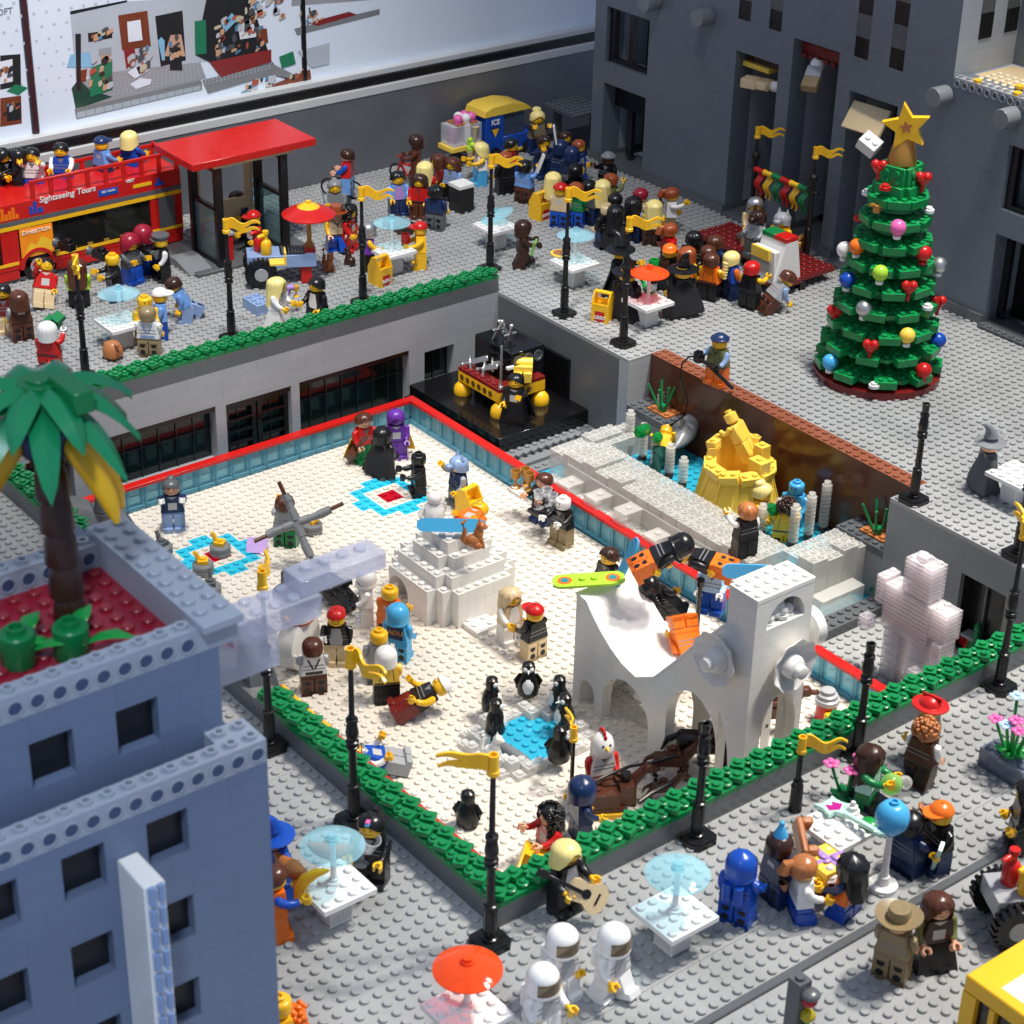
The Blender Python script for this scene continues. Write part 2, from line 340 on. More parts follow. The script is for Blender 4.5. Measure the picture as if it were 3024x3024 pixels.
h = hedge('x', -24, -67, -3, 1.6, 'green hedge along the top of the grey restaurant wall', 1)
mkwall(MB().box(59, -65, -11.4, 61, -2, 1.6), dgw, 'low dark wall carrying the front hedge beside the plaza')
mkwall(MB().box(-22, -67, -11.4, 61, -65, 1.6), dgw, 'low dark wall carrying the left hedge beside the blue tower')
# stage
t = thing('stage', (-14, -9, -11), 'glossy black concert stage in the corner below the dark wall', 'stage')
MB().box(-8, -6, 0, 8, 6, 3, .04).build('platform', bkw, t)
MB().box(-8, -6.7, 0, 7.4, -6, 1.8, .04).build('step', bkw, t)
MB().box(-7.6, 5.6, 3, 4.8, 6, 7.6).build('backdrop', bkw, t)
# curling targets set flush in the ice
def target(cx, cy, label):
    t = thing('curling_target', (cx, cy, -11), label, 'target', 'curling targets in the ice')
    for nm, m, lo, hi, z in (('outer_ring', mat('target_blue', (.03, .5, .68), .12), 2.2, 3.6, .03), ('inner_ring', Mice, 1.2, 2.2, .026), ('bullseye', mat('target_red', (.45, .005, .02), .15), 0, 1.25, .022)):
        b = MB(); sd = MB()
        for i in range(-4, 4):
            for j in range(-4, 4):
                x, y = i + .5, j + .5; d = math.hypot(x, y)
                if (lo <= d < hi) or (nm == 'inner_ring' and 3.6 <= d): b.box(i, j, -.005, i + 1, j + 1, z if d < 3.6 else .004); sd.stud(x, y, z)
        o = b.build(nm, m, t); sd.build('studs', m, o)['kind'] = 'stuff'
target(-7, -28, 'blue and red curling target beside the black caped figure'); target(-7, -48, 'blue and red curling target holding the curling stones')
# ---------------------------------------------------------------- toy figures
def legmesh(short=False):
    def f():
        b = MB(); h = .9 if short else 1.45
        for_y = (.04, .93)
        b.box(-.48, for_y[0], .02, .5, for_y[1], h, .03).box(-.48, for_y[0] + .005, 0, .78, for_y[1] - .005, .45, .03)
        if not short: b.cyl((0, for_y[0] + .01, 1.42), .5, for_y[1] - for_y[0] - .02, 16, 'y')
        b.k = 1
        if not short:
            for z in (.55, 1.2): b.lathe([(.24, 0), (.22, .012)], (-.482, .48, z), 14, 'x').M
        return b.mesh('leg', [None, mat('leg_hollow', (.006, .006, .008), .5)])
    return cache(('leg', short), f)
def hipmesh(h):
    def f():
        b = MB(); b.box(-.44, -.93, h, .44, .93, h + .34, .03).box(-.3, -.09, h - .35, .3, .09, h)
        return b.mesh('hips', [None])
    return cache(('hip', h), f)
def dressmesh():
    def f():
        b = MB(); q = [(-.95, -1.15), (.95, -1.15), (.95, 1.15), (-.95, 1.15)]; t = [(-.48, -.93), (.48, -.93), (.48, .93), (-.48, .93)]
        b.add([(x, y, 0) for x, y in q] + [(x, y, .15) for x, y in q] + [(x, y, 1.86) for x, y in t], [(3, 2, 1, 0), (8, 9, 10, 11)] + [(k * 4 + i, k * 4 + (i + 1) % 4, k * 4 + 4 + (i + 1) % 4, k * 4 + 4 + i) for k in (0, 1) for i in range(4)])
        return b.mesh('skirt', [None])
    return cache('dress', f)
def torsomesh(pv=0):
    def f():
        b = MB(); bm = bmesh.new()
        v = [bm.verts.new(p) for p in [(-.5, -.97, 0), (.5, -.97, 0), (.5, .97, 0), (-.5, .97, 0), (-.44, -.66, 1.6), (.44, -.66, 1.6), (.44, .66, 1.6), (-.44, .66, 1.6)]]
        for q in [(3, 2, 1, 0), (4, 5, 6, 7), (0, 1, 5, 4), (1, 2, 6, 5), (2, 3, 7, 6), (3, 0, 4, 7)]: bm.faces.new([v[i] for i in q])
        bmesh.ops.bevel(bm, geom=bm.edges[:], offset=.045, segments=2, affect='EDGES'); b.bm(bm)
        b.cyl((0, 0, 1.58), .34, .12, 16); b.k = 1
        def q(x, pts): b.add([((.507 - .038 * z) * x, y, z) for y, z in pts], [tuple(range(len(pts)))])
        if pv == 0:
            for x in (1, -1): q(x, [(-.9, .06), (.9, .06), (.88, .2), (-.88, .2)])
            q(1, [(-.03, .2), (.03, .2), (.03, 1.2), (-.03, 1.2)]); q(1, [(-.4, 1.5), (0, 1.1), (.4, 1.5), (.28, 1.52), (0, 1.24), (-.28, 1.52)])
            for s in (-1, 1): q(1, [(s * .6, .85), (s * .25, .85), (s * .25, .9), (s * .6, .9)]); q(-1, [(s * .55, .3), (s * .5, .3), (s * .38, 1.4), (s * .43, 1.4)])
        elif pv == 1:
            q(1, [(-.35, .3), (.35, .3), (.35, .95), (-.35, .95)]); q(-1, [(-.3, .85), (.3, .85), (.3, 1.15), (-.3, 1.15)]); q(1, [(-.4, 1.5), (0, 1.25), (.4, 1.5)])
        else:
            for x in (1, -1): q(x, [(-.8, .5), (.8, .5), (.79, .58), (-.79, .58)]); q(x, [(-.75, .8), (.75, .8), (.74, .88), (-.74, .88)])
            q(1, [(-.3, 1.5), (0, 1.0), (.3, 1.5)])
        return b.mesh('torso', [None, mat(('shirt_print_dark', 'shirt_print_pale', 'shirt_print_grey')[pv], ((.03, .03, .035), (.5, .5, .48), (.2, .2, .22))[pv], .4)])
    return cache(('torso', pv), f)
def armmesh(s):
    def f():
        b = MB(); b.tube([(0, s * -.05, .12), (0, s * .12, .02), (.02, s * .2, -.25), (.1, s * .25, -.55), (.32, s * .25, -.86), (.52, s * .24, -1.02)], [.16, .27, .27, .25, .22, .21], 12)
        return b.mesh('arm', [None])
    return cache(('arm', s), f)
def handmesh(s):
    def f():
        b = MB(); b.tube([(.5, s * .24, -1.0), (.68, s * .24, -1.14)], .14, 10)
        pts = []
        for i in range(9):
            a = R(-140 + i * 35); pts.append((.86 + .17 * -math.cos(a) * .8, s * .24 + .2 * math.sin(a), -1.27 + .13 * -math.cos(a) * .9))
        M = Matrix.Translation((.88, s * .24, -1.28)) @ Matrix.Rotation(R(38), 4, 'Y')
        b.M = M
        for i in range(8):
            a0 = R(-140 + i * 35); a1 = R(-140 + (i + 1) * 35); ri, ro = .15, .27; q = []
            for a in (a0, a1):
                c, s_ = -math.cos(a), math.sin(a)
                q += [(c * ri, s_ * ri), (c * ro, s_ * ro)]
            b.add([(x, y, z) for z in (-.22, .22) for x, y in q], [(0, 1, 3, 2), (4, 6, 7, 5), (1, 5, 7, 3), (0, 2, 6, 4), (0, 4, 5, 1), (2, 3, 7, 6)])
        b.M = None
        return b.mesh('hand', [None])
    return cache(('hand', s), f)
def headmesh():
    def f():
        b = MB(); b.lathe([(.3, 0), (.36, .1), (.56, .16), (.63, .28), (.64, .5), (.64, .8), (.61, .93), (.5, 1.02), (.32, 1.03), (.32, 1.22), (.29, 1.24), (.18, 1.24), (.17, 1.1)], (0, 0, 0), 22)
        return b.mesh('head', [None])
    return cache('head', f)
def facemesh(k):
    def f():
        b = MB()
        def dot(a, z, w, h):
            x = .648; vs = []
            for i in range(8):
                t = 2 * pi * i / 8; aa = a + w * math.cos(t) / .64; vs.append((x * math.cos(aa), x * math.sin(aa), z + h * math.sin(t)))
            b.add(vs, [tuple(range(8))])
        dot(.3, .68, .055, .065); dot(-.3, .68, .055, .065)
        for i in range(9):
            a = (i - 4) * .09; z = .4 + (abs(i - 4) * .012 if k == 0 else -abs(i - 4) * .008); dot(a, z, .05, .022)
            if k == 2: dot(a * 1.5, z - .1, .07, .07); dot(a * 1.5, z + .07, .05, .03)
        for s in (-1, 1):
            for i in range(4): dot(s * (.18 + i * .07), .82 + .01 * i, .045, .018)
        return b.mesh('face', [mat('face_print', (.02, .012, .01), .5)])
    return cache(('face', k), f)
def lerp(a, b, t): return a + (b - a) * t
def sm(t): t = max(0, min(1, t)); return t * t * (3 - 2 * t)
def shell(zf, zs, zb, r=.74, top=1.36, flare=0, bulge=0, strand=.02, ns=14, n=32, rows=9, inner=.6, rz=1):
    b = MB(); vs = []; fs = []
    def ring(k):
        t = k / rows; o = []
        for i in range(n):
            a = 2 * pi * i / n; d = abs(((a + pi) % (2 * pi)) - pi) / pi    # 0 front, 1 back
            zl = lerp(zf, zs, sm(d / .45)) if d < .45 else lerp(zs, zb, sm((d - .45) / .35))
            z = lerp(top, zl, sm(t) * .35 + t * .65) if k else top
            rr = r * (math.sqrt(max(0.0, 1 - ((z - .75) / (top - .75)) ** 2)) if z > .75 else 1)
            rr += flare * max(0, .75 - z) + (bulge * sm((d - .4) / .5) * (1 if z < 1.1 else .3))
            if z < 1.25: rr += strand * math.sin(ns * a + 2 * z)
            if k == 0: rr = .02
            o.append((rr * math.cos(a), rr * math.sin(a), z * rz))
        return o
    for k in range(rows + 1): vs += ring(k)
    last = vs[-n:]; vs += [(x * inner / max(.3, math.hypot(x, y)) if math.hypot(x, y) < .95 else x * .82, y * inner / max(.3, math.hypot(x, y)) if math.hypot(x, y) < .95 else y * .82, z) for x, y, z in last]
    vs += [(inner * .9 * math.cos(2 * pi * i / n), inner * .9 * math.sin(2 * pi * i / n), 1.1) for i in range(n)]
    for k in range(rows + 2):
        for i in range(n): j = (i + 1) % n; fs.append((k * n + i, k * n + j, (k + 1) * n + j, (k + 1) * n + i))
    return b.add(vs, fs)
def hairmesh(st):
    def f():
        b = MB()
        if st == 'short': b = shell(.98, .5, .28, .72, 1.36, bulge=.05, strand=.018)
        elif st == 'tousled': b = shell(1.0, .5, .25, .74, 1.42, bulge=.06, strand=.06, ns=9)
        elif st == 'smooth': b = shell(.95, .42, .2, .74, 1.38, bulge=.06, strand=.004)
        elif st == 'bob': b = shell(.98, -.05, -.35, .79, 1.38, flare=.08, bulge=.1, strand=.025)
        elif st == 'long': b = shell(1.0, -.1, -1.35, .78, 1.42, flare=.05, bulge=.18, strand=.05, ns=10, rows=14)
        elif st == 'verylong': b = shell(1.0, -.9, -1.5, .76, 1.38, flare=.06, bulge=.18, strand=.035, ns=11, rows=13)
        elif st == 'braid':
            b = shell(1.0, .3, .1, .75, 1.38, bulge=.1, strand=.02)
            for i in range(6): b.ell((-.62 - .03 * i, -.1, .35 - .3 * i), .36 - .02 * i, .42 - .03 * i, .22, 12, 6)
        elif st == 'pony':
            b = shell(.98, .45, .3, .74, 1.38, bulge=.08, strand=.025)
            b.tube([(-.6, 0, 1.05), (-.95, 0, .95), (-1.15, 0, .4), (-1.05, 0, -.3), (-.95, 0, -.95)], [.2, .32, .36, .3, .1], 12)
        elif st == 'updo': b = shell(1.0, .4, .3, .78, 1.5, bulge=.12, strand=.03).ell((-.35, 0, 1.45), .5, .5, .35)
        elif st == 'bun': b = shell(.98, .5, .4, .73, 1.36, strand=.02); b.ell((-.6, 0, 1.1), .34, .34, .3)
        elif st == 'curly':
            b = shell(1.0, .45, .3, .68, 1.35, strand=0); rnd = random.Random(3)
            for i in range(90):
                a = rnd.uniform(0, 2 * pi); z = rnd.uniform(.3, 1.4); rr = .72 * math.sqrt(max(.05, 1 - max(0, (z - .75) / .7) ** 2))
                if abs(((a + pi) % (2 * pi)) - pi) < .9 and z < .95: continue
                b.ell((rr * math.cos(a), rr * math.sin(a), z), .16, .16, .15, 7, 5)
        elif st == 'longcurly':
            b = shell(1.0, 0, -.7, .72, 1.35, bulge=.1, strand=.05, ns=7); rnd = random.Random(5)
            for i in range(120):
                a = rnd.uniform(.9, 2 * pi - .9); z = rnd.uniform(-.6, 1.35); rr = .8 * math.sqrt(max(.05, 1 - max(0, (z - .75) / .7) ** 2))
                b.ell((rr * math.cos(a), rr * math.sin(a), z), .17, .17, .17, 7, 5)
        elif st == 'cap':
            b = shell(.86, .82, .8, .72, 1.4, strand=0, rows=7).cyl((0, 0, 1.38), .12, .06, 10)
            q = [(.45 + .75 * math.cos(t), .62 * math.sin(t)) for t in [R(-90 + 15 * i) for i in range(13)]]
            b.prism(q + [(.2, .62), (.2, -.62)], .8, .9)
        elif st == 'capb':
            return hm_rot('cap', 180)
        elif st == 'beanie': b = shell(.95, .9, .85, .74, 1.42, strand=.02, ns=20); b.lathe([(.68, .78), (.8, .85), (.8, .98), (.7, 1.05)], n=24)
        elif st == 'helmet': b = shell(.95, .3, .18, .8, 1.48, strand=0); b.lathe([(.62, .0), (.83, .06), (.83, .26), (.62, .3)], n=24)
        elif st == 'bighelmet': b = shell(.9, .1, 0, .95, 1.75, strand=0)
        elif st == 'space':
            b = shell(.95, .2, .1, .86, 1.6, strand=0, n=40); b.lathe([(.6, -.05), (.88, 0), (.9, .14), (.84, .24), (.6, .2)], n=28)
        elif st == 'hood': b = shell(.85, .1, -.05, .78, 1.45, strand=0, bulge=.06)
        elif st == 'fire':
            b = shell(.95, .85, .8, .74, 1.42, strand=0); b.lathe([(.7, .72), (1.02, .74), (1.02, .82), (.7, .92)], n=26, sx=1.12); b.box(-.7, -.06, 1.2, .6, .06, 1.52, .03)
        elif st == 'cowboy':
            b.lathe([(.6, .86), (.62, 1.2), (.55, 1.5), (.3, 1.55), (.01, 1.45)], n=24, sx=1.1)
            n = 32; vs = []
            for rr, dz in ((.55, 0), (.95, .02), (1.25, .08)):
                for i in range(n): a = 2 * pi * i / n; vs.append((rr * math.cos(a), rr * math.sin(a), .88 + dz + .22 * (rr - .55) * abs(math.sin(a)) ** 2))
            for rr, dz in ((1.25, .0), (.95, -.06), (.55, -.08)):
                for i in range(n): a = 2 * pi * i / n; vs.append((rr * math.cos(a), rr * math.sin(a), .88 + dz + .22 * (rr - .55) * abs(math.sin(a)) ** 2))
            b.add(vs, [(k * n + i, k * n + (i + 1) % n, ((k + 1) % 6) * n + (i + 1) % n, ((k + 1) % 6) * n + i) for k in range(6) for i in range(n)])
        elif st == 'wizard':
            b.lathe([(.55, .82), (1.2, .76), (1.22, .84), (.72, .98)], n=28)
            b.tube([(0, 0, .9), (0, 0, 1.3), (-.08, 0, 1.7), (-.3, 0, 2.1), (-.65, 0, 2.4), (-.95, 0, 2.45)], [.72, .56, .4, .28, .16, .05], 18)
        elif st == 'police': b.lathe([(.66, .8), (.68, 1.0), (.84, 1.2), (.8, 1.3), (.01, 1.34)], n=24); b.box(.5, -.45, .8, .95, .45, .88, .02)
        elif st == 'wolf':
            b = shell(.75, .2, .1, .78, 1.42, strand=.05, ns=8, bulge=.06); b.box(.45, -.3, .45, 1.15, .3, .85, .1); b.box(.5, -.26, .25, 1.0, .26, .42, .06)
            for s in (-1, 1): b.lathe([(.22, 0), (.01, .6)], (-.1, s * .45, 1.25), 8)
        elif st == 'chicken':
            b.lathe([(.62, -.1), (.8, .15), (.78, .8), (.62, 1.3), (.3, 1.62), (.02, 1.7)], n=26)
        elif st == 'party': b = shell(.98, .35, .2, .78, 1.4, strand=.015)
        elif st == 'visor': b = shell(.98, .5, .3, .72, 1.36, strand=.01)
        elif st == 'gnome': b = shell(.9, -.1, -.2, .82, 1.5, strand=.03, ns=16)
        return b.mesh('hair', [None])
    return cache(('hair', st), f)
def hm_rot(st, d):
    me = hairmesh(st).copy(); me.transform(Matrix.Rotation(R(d), 4, 'Z')); return me
def capemesh(k=1.0):
    def f():
        b = MB(); n = 12; rows = [(1.62, .55, -.3), (1.2, .9, -.5), (.3, 1.25, -.72), (-.8, 1.6, -.95), (-1.45, 1.75, -1.05)]; vs = []
        for z, w, x in rows:
            for i in range(n + 1):
                t = i / n * 2 - 1; vs.append((x + .42 * t * t * (1.2 - .1 * w) + .04 * math.sin(t * 9) * (1.6 - z) * .4, t * w, z))
        m = len(vs); vs += [(x - .07, y, z) for x, y, z in vs]; fs = []
        for r_ in range(4):
            for i in range(n):
                q = r_ * (n + 1) + i; fs += [(q, q + 1, q + n + 2, q + n + 1), (m + q, m + q + n + 1, m + q + n + 2, m + q + 1)]
        for r_ in range(4):
            for i in (0, n): q = r_ * (n + 1) + i; fs.append((q, q + n + 1, m + q + n + 1, m + q))
        for r_ in (0, 4):
            for i in range(n): q = r_ * (n + 1) + i; fs.append((q, q + 1, m + q + 1, m + q))
        return b.add(vs, fs).mesh('cape', [None])
    return cache('cape', f)
def packmesh():
    def f():
        b = MB(); b.box(-.66, -.5, .5, -.5, .5, 1.5, .03)
        for s in (-1, 1): b.cyl((-.82, s * .32, .2), .28, 1.2, 14)
        b.box(-.8, -.35, 1.0, -.4, .35, 1.65, .05)
        return b.mesh('air_tanks', [None])
    return cache('pack', f)
FIGS = []
def fig(pos, f, label, tor, leg, hair=None, hc='blk', arm=None, skin='yel', al=35, ar=35, z0=0, kid=False, lean=0, roll=0, dress=False, cape=None, pack=None, grp=None,
        face=0, shirt=None, back=None, at=None, hand=None, stride=0, sit=False, yaw=None, spread=0):
    """pos: where the head is; the figure stands under it on z0. at: base point given directly (for lying and leaning figures)."""
    b0 = at if at else (pos[0], pos[1], z0)
    t = thing('toy_figure', b0, label, 'toy figure', grp)
    t.rotation_euler = (Matrix.Rotation(R(-38.6 + f if yaw is None else yaw), 3, 'Z') @ Matrix.Rotation(R(roll), 3, 'X') @ Matrix.Rotation(R(lean), 3, 'Y')).to_euler()
    arm = arm or tor; h = 0 if not kid else -.55; hand = hand or skin
    if dress: part('skirt', dressmesh(), leg, t)
    else:
        for s in (1, -1):
            an = R(-stride * s) if not sit else R(-88)
            o = part('leg', legmesh(kid), leg, t)
            if s == -1: o.scale = (1, -1, 1)
            if sit or stride: o.location = (1.45 * math.sin(an) * -1 * -1 * -1 + 0, 0, 1.45 - 1.45 * math.cos(an)); o.rotation_euler = (0, an, 0)
            if sit: o.location = (0, 0, 0); o.rotation_euler = (0, an, 0); o.location = (1.45, 0, 1.5)
        part('hips', hipmesh(1.5 + h), leg, t)
    if sit:
        for o in [c for c in t.children if c.name.startswith('leg')]: o.location = (1.45, 0, 1.45); o.rotation_euler = (0, R(-90), 0)
    to = part('torso', torsomesh(sum(map(ord, label)) % 3 if tor != 'wht' else 2), tor, t, (0, 0, 1.85 + h))
    if shirt:
        def sh():
            b = MB(); b.add([(.5, -.42, .06), (.5, .42, .06), (.5, .5, .5), (.462, .3, 1.5), (.462, -.3, 1.5), (.5, -.5, .5)], [(0, 1, 2, 3, 4, 5)])
            b.v = [(x + .018, y, z) for x, y, z in b.v]; return b.mesh('shirt_print', [None])
        part('shirt_print', cache('shirt', sh), shirt, to)
    if back:
        def bk():
            b = MB()
            for s in (-1, 1): b.add([(-.475, s * .5, 1.4), (-.475, s * .36, 1.4), (-.51, s * .02, .62), (-.51, s * .1, .5)], [(0, 1, 2, 3)])
            b.add([(-.515, -.62, .1), (-.515, .62, .1), (-.515, .6, .35), (-.515, -.6, .35)], [(0, 1, 2, 3)]); return b.mesh('braces_print', [None])
        part('braces_print', cache('back', bk), back, to)
    for s, an in ((1, al), (-1, ar)):
        a = part('arm', armmesh(s), arm, t, (0, s * .76, 3.08 + h), (R(-s * (8 + spread)), R(-(an - 35)), 0)); part('hand', handmesh(s), hand, a)
    hd = part('head', headmesh(), skin, t, (0, 0, 3.44 + h))
    if face is not None and abs(((f + 180) % 360) - 180) < 125: link('face', facemesh(face), hd)
    if hair:
        if hair == 'space':
            q = part('helmet', hairmesh('space'), hc, t, (0, 0, 3.4 + h))
            def vz():
                b = MB(); vs = [(.9 * math.cos(R(a)), .9 * math.sin(R(a)), z) for z in (.22, .5, .78, 1.0) for a in range(-62, 63, 12)]; n = 11
                vs += [(x * .95, y * .95, z) for x, y, z in vs]
                b.add(vs, [(k * n + i, k * n + i + 1, (k + 1) * n + i + 1, (k + 1) * n + i) for k in range(3) for i in range(10)] + [(44 + k * n + i, 44 + (k + 1) * n + i, 44 + (k + 1) * n + i + 1, 44 + k * n + i + 1) for k in range(3) for i in range(10)])
                return b.mesh('visor', [None])
            part('visor', cache('vis', vz), clear('smoked_visor', (.75, .65, .5), .35, (.25, .2, .14)), q)
        else:
            q = part('hair' if hair in ('short', 'tousled', 'smooth', 'bob', 'long', 'verylong', 'braid', 'pony', 'updo', 'bun', 'curly', 'longcurly', 'gnome') else 'hat', hairmesh(hair), hc, t, (0, 0, 3.44 + h))
            if hair == 'chicken':
                MB().ell((.42, 0, 1.5), .16, .12, .22).ell((.22, 0, 1.72), .18, .12, .24).ell((-.02, 0, 1.82), .18, .12, .24).ell((-.28, 0, 1.72), .18, .12, .22).ell((-.45, 0, 1.5), .14, .1, .2).build('comb', 'red', q)
                MB().lathe([(.2, 0), (.01, .42)], (.66, 0, .82), 10, 'x').build('beak', 'yel', q); MB().ell((.66, .24, 1.0), .08, .09, .1).ell((.66, -.24, 1.0), .08, .09, .1).build('eyes', 'blk', q)
            if hair == 'party': MB().lathe([(.42, 1.28), (.4, 1.4), (.12, 2.05)], n=18).ell((0, 0, 2.15), .16).build('party_hat', 'azu', q)
    if cape: part('cape', capemesh(), mat('cape_cloth_' + str(cape), PAL[cape] if cape != 'blk' else (.012, .012, .014), .85), t, (0, 0, 1.85 + h))
    if pack: part('air_tanks', packmesh(), pack, t, (0, 0, 1.85 + h))
    t.scale = (1.2, 1.2, 1.14) if not (cape and 'witch' in label) else (1.3, 1.42, 1.25)
    FIGS.append(t); return t
# ---------------------------------------------------------------- street furniture
def lamp_parts(t, rod=True, short=False):
    def post():
        b = MB(); q = [(-1, -.6), (-.6, -1), (.6, -1), (1, -.6), (1, .6), (.6, 1), (-.6, 1), (-1, .6)]
        b.prism(q, .02, .36).prism([(x * .86, y * .86) for x, y in q], .36, .44); return b.mesh('base', [None])
    def col():
        b = MB(); pr = [(.5, .44), (.5, .62), (.36, .68), (.37, .8), (.42, 1.1), (.38, 3.0), (.36, 3.1), (.44, 3.16), (.44, 3.26), (.3, 3.32), (.27, 6.1), (.28, 6.3), (.46, 6.42), (.46, 6.52), (.32, 6.6), (.32, 6.72), (.46, 6.8), (.46, 6.92), (.34, 7.0), (.4, 7.2), (.46, 7.6), (.34, 8.4), (.3, 8.45), (.42, 8.5), (.42, 8.72), (.26, 8.76), (.26, 8.9)]
        b.lathe(pr, n=20)
        for i in range(8): a = 2 * pi * i / 8; b.tube([(.39 * math.cos(a), .39 * math.sin(a), .9), (.37 * math.cos(a), .37 * math.sin(a), 2.95)], .07, 5)
        return b.mesh('post', [None])
    def top():
        b = MB(); b.lathe([(.26, 8.76), (.26, 9.0), (.4, 9.1), (.34, 9.95), (.22, 10.0), (.2, 9.5)], n=18); return b.mesh('finial', [None])
    part('base', cache('lb', post), 'blk', t).scale = (1.2, 1.2, 1); part('post', cache('lc', col), 'blk', t)
def flagmesh(v=0):
    def f():
        b = MB(); b.lathe([(.36, -.65), (.36, -.4), (.3, -.35), (.3, .65), (.2, .65), (.2, .3)], n=18)
        def tail(y0, y1, x0, x1, n=12, w0=.5, w1=.12):
            vs = []
            for i in range(n + 1):
                t = i / n; x = lerp(x0, x1, t); c = lerp(y0, y1, t) + .16 * math.sin(x * 3.1); h = lerp(w0, w1, sm(t)); wob = .18 * math.sin(x * 2.6 + .6)
                for dz in (-h, h):
                    for dy in (-.09, .09): vs.append((x, dy + wob, c + dz))
            fs = [(0, 1, 3, 2), (4 * n, 4 * n + 2, 4 * n + 3, 4 * n + 1)]
            for i in range(n):
                a = 4 * i; fs += [(a, a + 2, a + 6, a + 4), (a + 1, a + 5, a + 7, a + 3), (a, a + 4, a + 5, a + 1), (a + 2, a + 3, a + 7, a + 6)]
            b.add(vs, fs)
        tail(.1, .1, .25, 1.75, 10, .5, .44); tail(.32, .36, 1.7, 3.1, 9, .2, .08); tail(-.16, -.34, 1.7, 3.0, 9, .2, .08)
        return b.mesh('flag', [None])
    return cache(('flag', v), f)
def lamp(pos, label, rod=True, flag=None, top=None):
    t = thing('lamp_post', (pos[0], pos[1], pos[2]), label, 'lamp post', 'black lamp posts round the rink')
    lamp_parts(t)
    if flag is not None:
        zt = top - pos[2]
        MB().lathe([(.28, 8.7), (.2, 8.8), (.17, zt - .3)], n=12).build('rod', 'blk', t)
        fl = tag(link('flag', flagmesh()), 'yellow swallow tailed flag on ' + label, 'flag', 'yellow flags on lamp posts'); fl.location = (pos[0], pos[1], top); fl.rotation_euler = (0, 0, R(flag)); fl.scale = (1.12,) * 3
        fl.material_slots[0].link = 'OBJECT'; fl.material_slots[0].material = mt('yel')
    else:
        MB().lathe([(.24, 8.85), (.3, 8.95), (.36, 9.7), (.3, 9.75), (.22, 9.72), (.2, 9.2)], n=18).build('finial', 'blk', t)
    return t
def dish(b, c, r, h=.55, th=.07):
    pr = [(.02, h)] + [(r * k / 8, h * (1 - (k / 8) ** 2)) for k in range(1, 9)] + [(r, -th)] + [(r * k / 8 - .03, h * (1 - (k / 8) ** 2) - th) for k in range(8, 0, -1)] + [(.02, h - th)]
    return b.lathe(pr, c, 40, cap=False)
def table(pos, label, umb='tbl', z=2.4, rz=0, tilt=0):
    t = thing('cafe_table', (pos[0], pos[1], 0), label, 'table', 'white cafe tables on the plaza', rz)
    def top(): return MB().box(-2, -2, z, 2, 2, z + .4, .03).studs(-2, -2, 4, 4, z + .4).mesh('tabletop', [None])
    def leg():
        b = MB(); b.box(-.72, -.72, .2, .72, .72, z)
        for i in range(9):
            for a, q in ((-.76 + i * .19, -.8), (-.76 + i * .19, .8)): b.cyl((a, q, .1), .09, z - .1, 6); b.cyl((q, a, .1), .09, z - .1, 6)
        return b.mesh('pedestal', [None])
    part('tabletop', cache(('tt', z), top), 'wht', t); part('pedestal', cache(('tl', z), leg), 'wht', t)
    if umb:
        u = thing('parasol', (pos[0], pos[1], z + .4), '%s dish parasol on the %s' % ('orange' if umb == 'tor' else 'pale blue', label.replace('white ', '')), 'parasol', 'clear dish parasols on the tables')
        if tilt: u.rotation_euler = (R(tilt), 0, 0)
        def pole(): return MB().lathe([(.5, 0), (.48, .3), (.3, .32), (.28, .5), (.2, .55), (.19, 3.3)], n=16).mesh('pole', [None])
        part('pole', cache('pole', pole), 'wht', u)
        def ds(): return dish(MB(), (0, 0, 3.1), 2.08).mesh('canopy', [None])
        part('canopy', cache('dish', ds), umb, u)
        def kn(): return MB().lathe([(.3, 3.25), (.42, 3.4), (.42, 3.75), (.3, 3.78), (.3, 3.98), (.2, 4.0)], n=18).mesh('knob', [None])
        part('knob', cache('knob', kn), umb, u)
    return t
def legobin(pos, label, yaw, z0=0, rot=None):
    t = thing('litter_bin', (pos[0], pos[1], z0), label, 'bin', 'yellow litter bins', yaw + 88)
    if rot: t.rotation_euler = tuple(R(a) for a in rot)
    def body(): return MB().box(-.98, -.98, 0, .98, .98, 1.75, .03).mesh('body', [None])
    def han():
        b = MB()
        for s in (-1, 1):
            a, c = (s * .98, s * .8); lo, hi = min(a, c), max(a, c)
            b.prism([(-.98, 1.75), (.98, 1.75), (.98, 2.05), (.36, 3.3), (-.36, 3.3), (-.98, 2.05)], lo, hi, 'x')
        b.box(-.8, -.3, 3.08, .8, .3, 3.3, .03).box(-.8, -.97, 1.75, .8, -.85, 2.1).box(-.8, .85, 1.75, .8, .97, 2.1); return b.mesh('handle', [None])
    part('body', cache('binb', body), 'yel', t); part('handle', cache('binh', han), 'yel', t)
    s_ = MB().box(-.55, -1.0, .1, .55, -.97, 1.3).build('sign', 'red', t)
    text('LEGO', .5, ony(0, -1.005, .62), 'wht', s_, bold=.02, shear=.25)
    return t
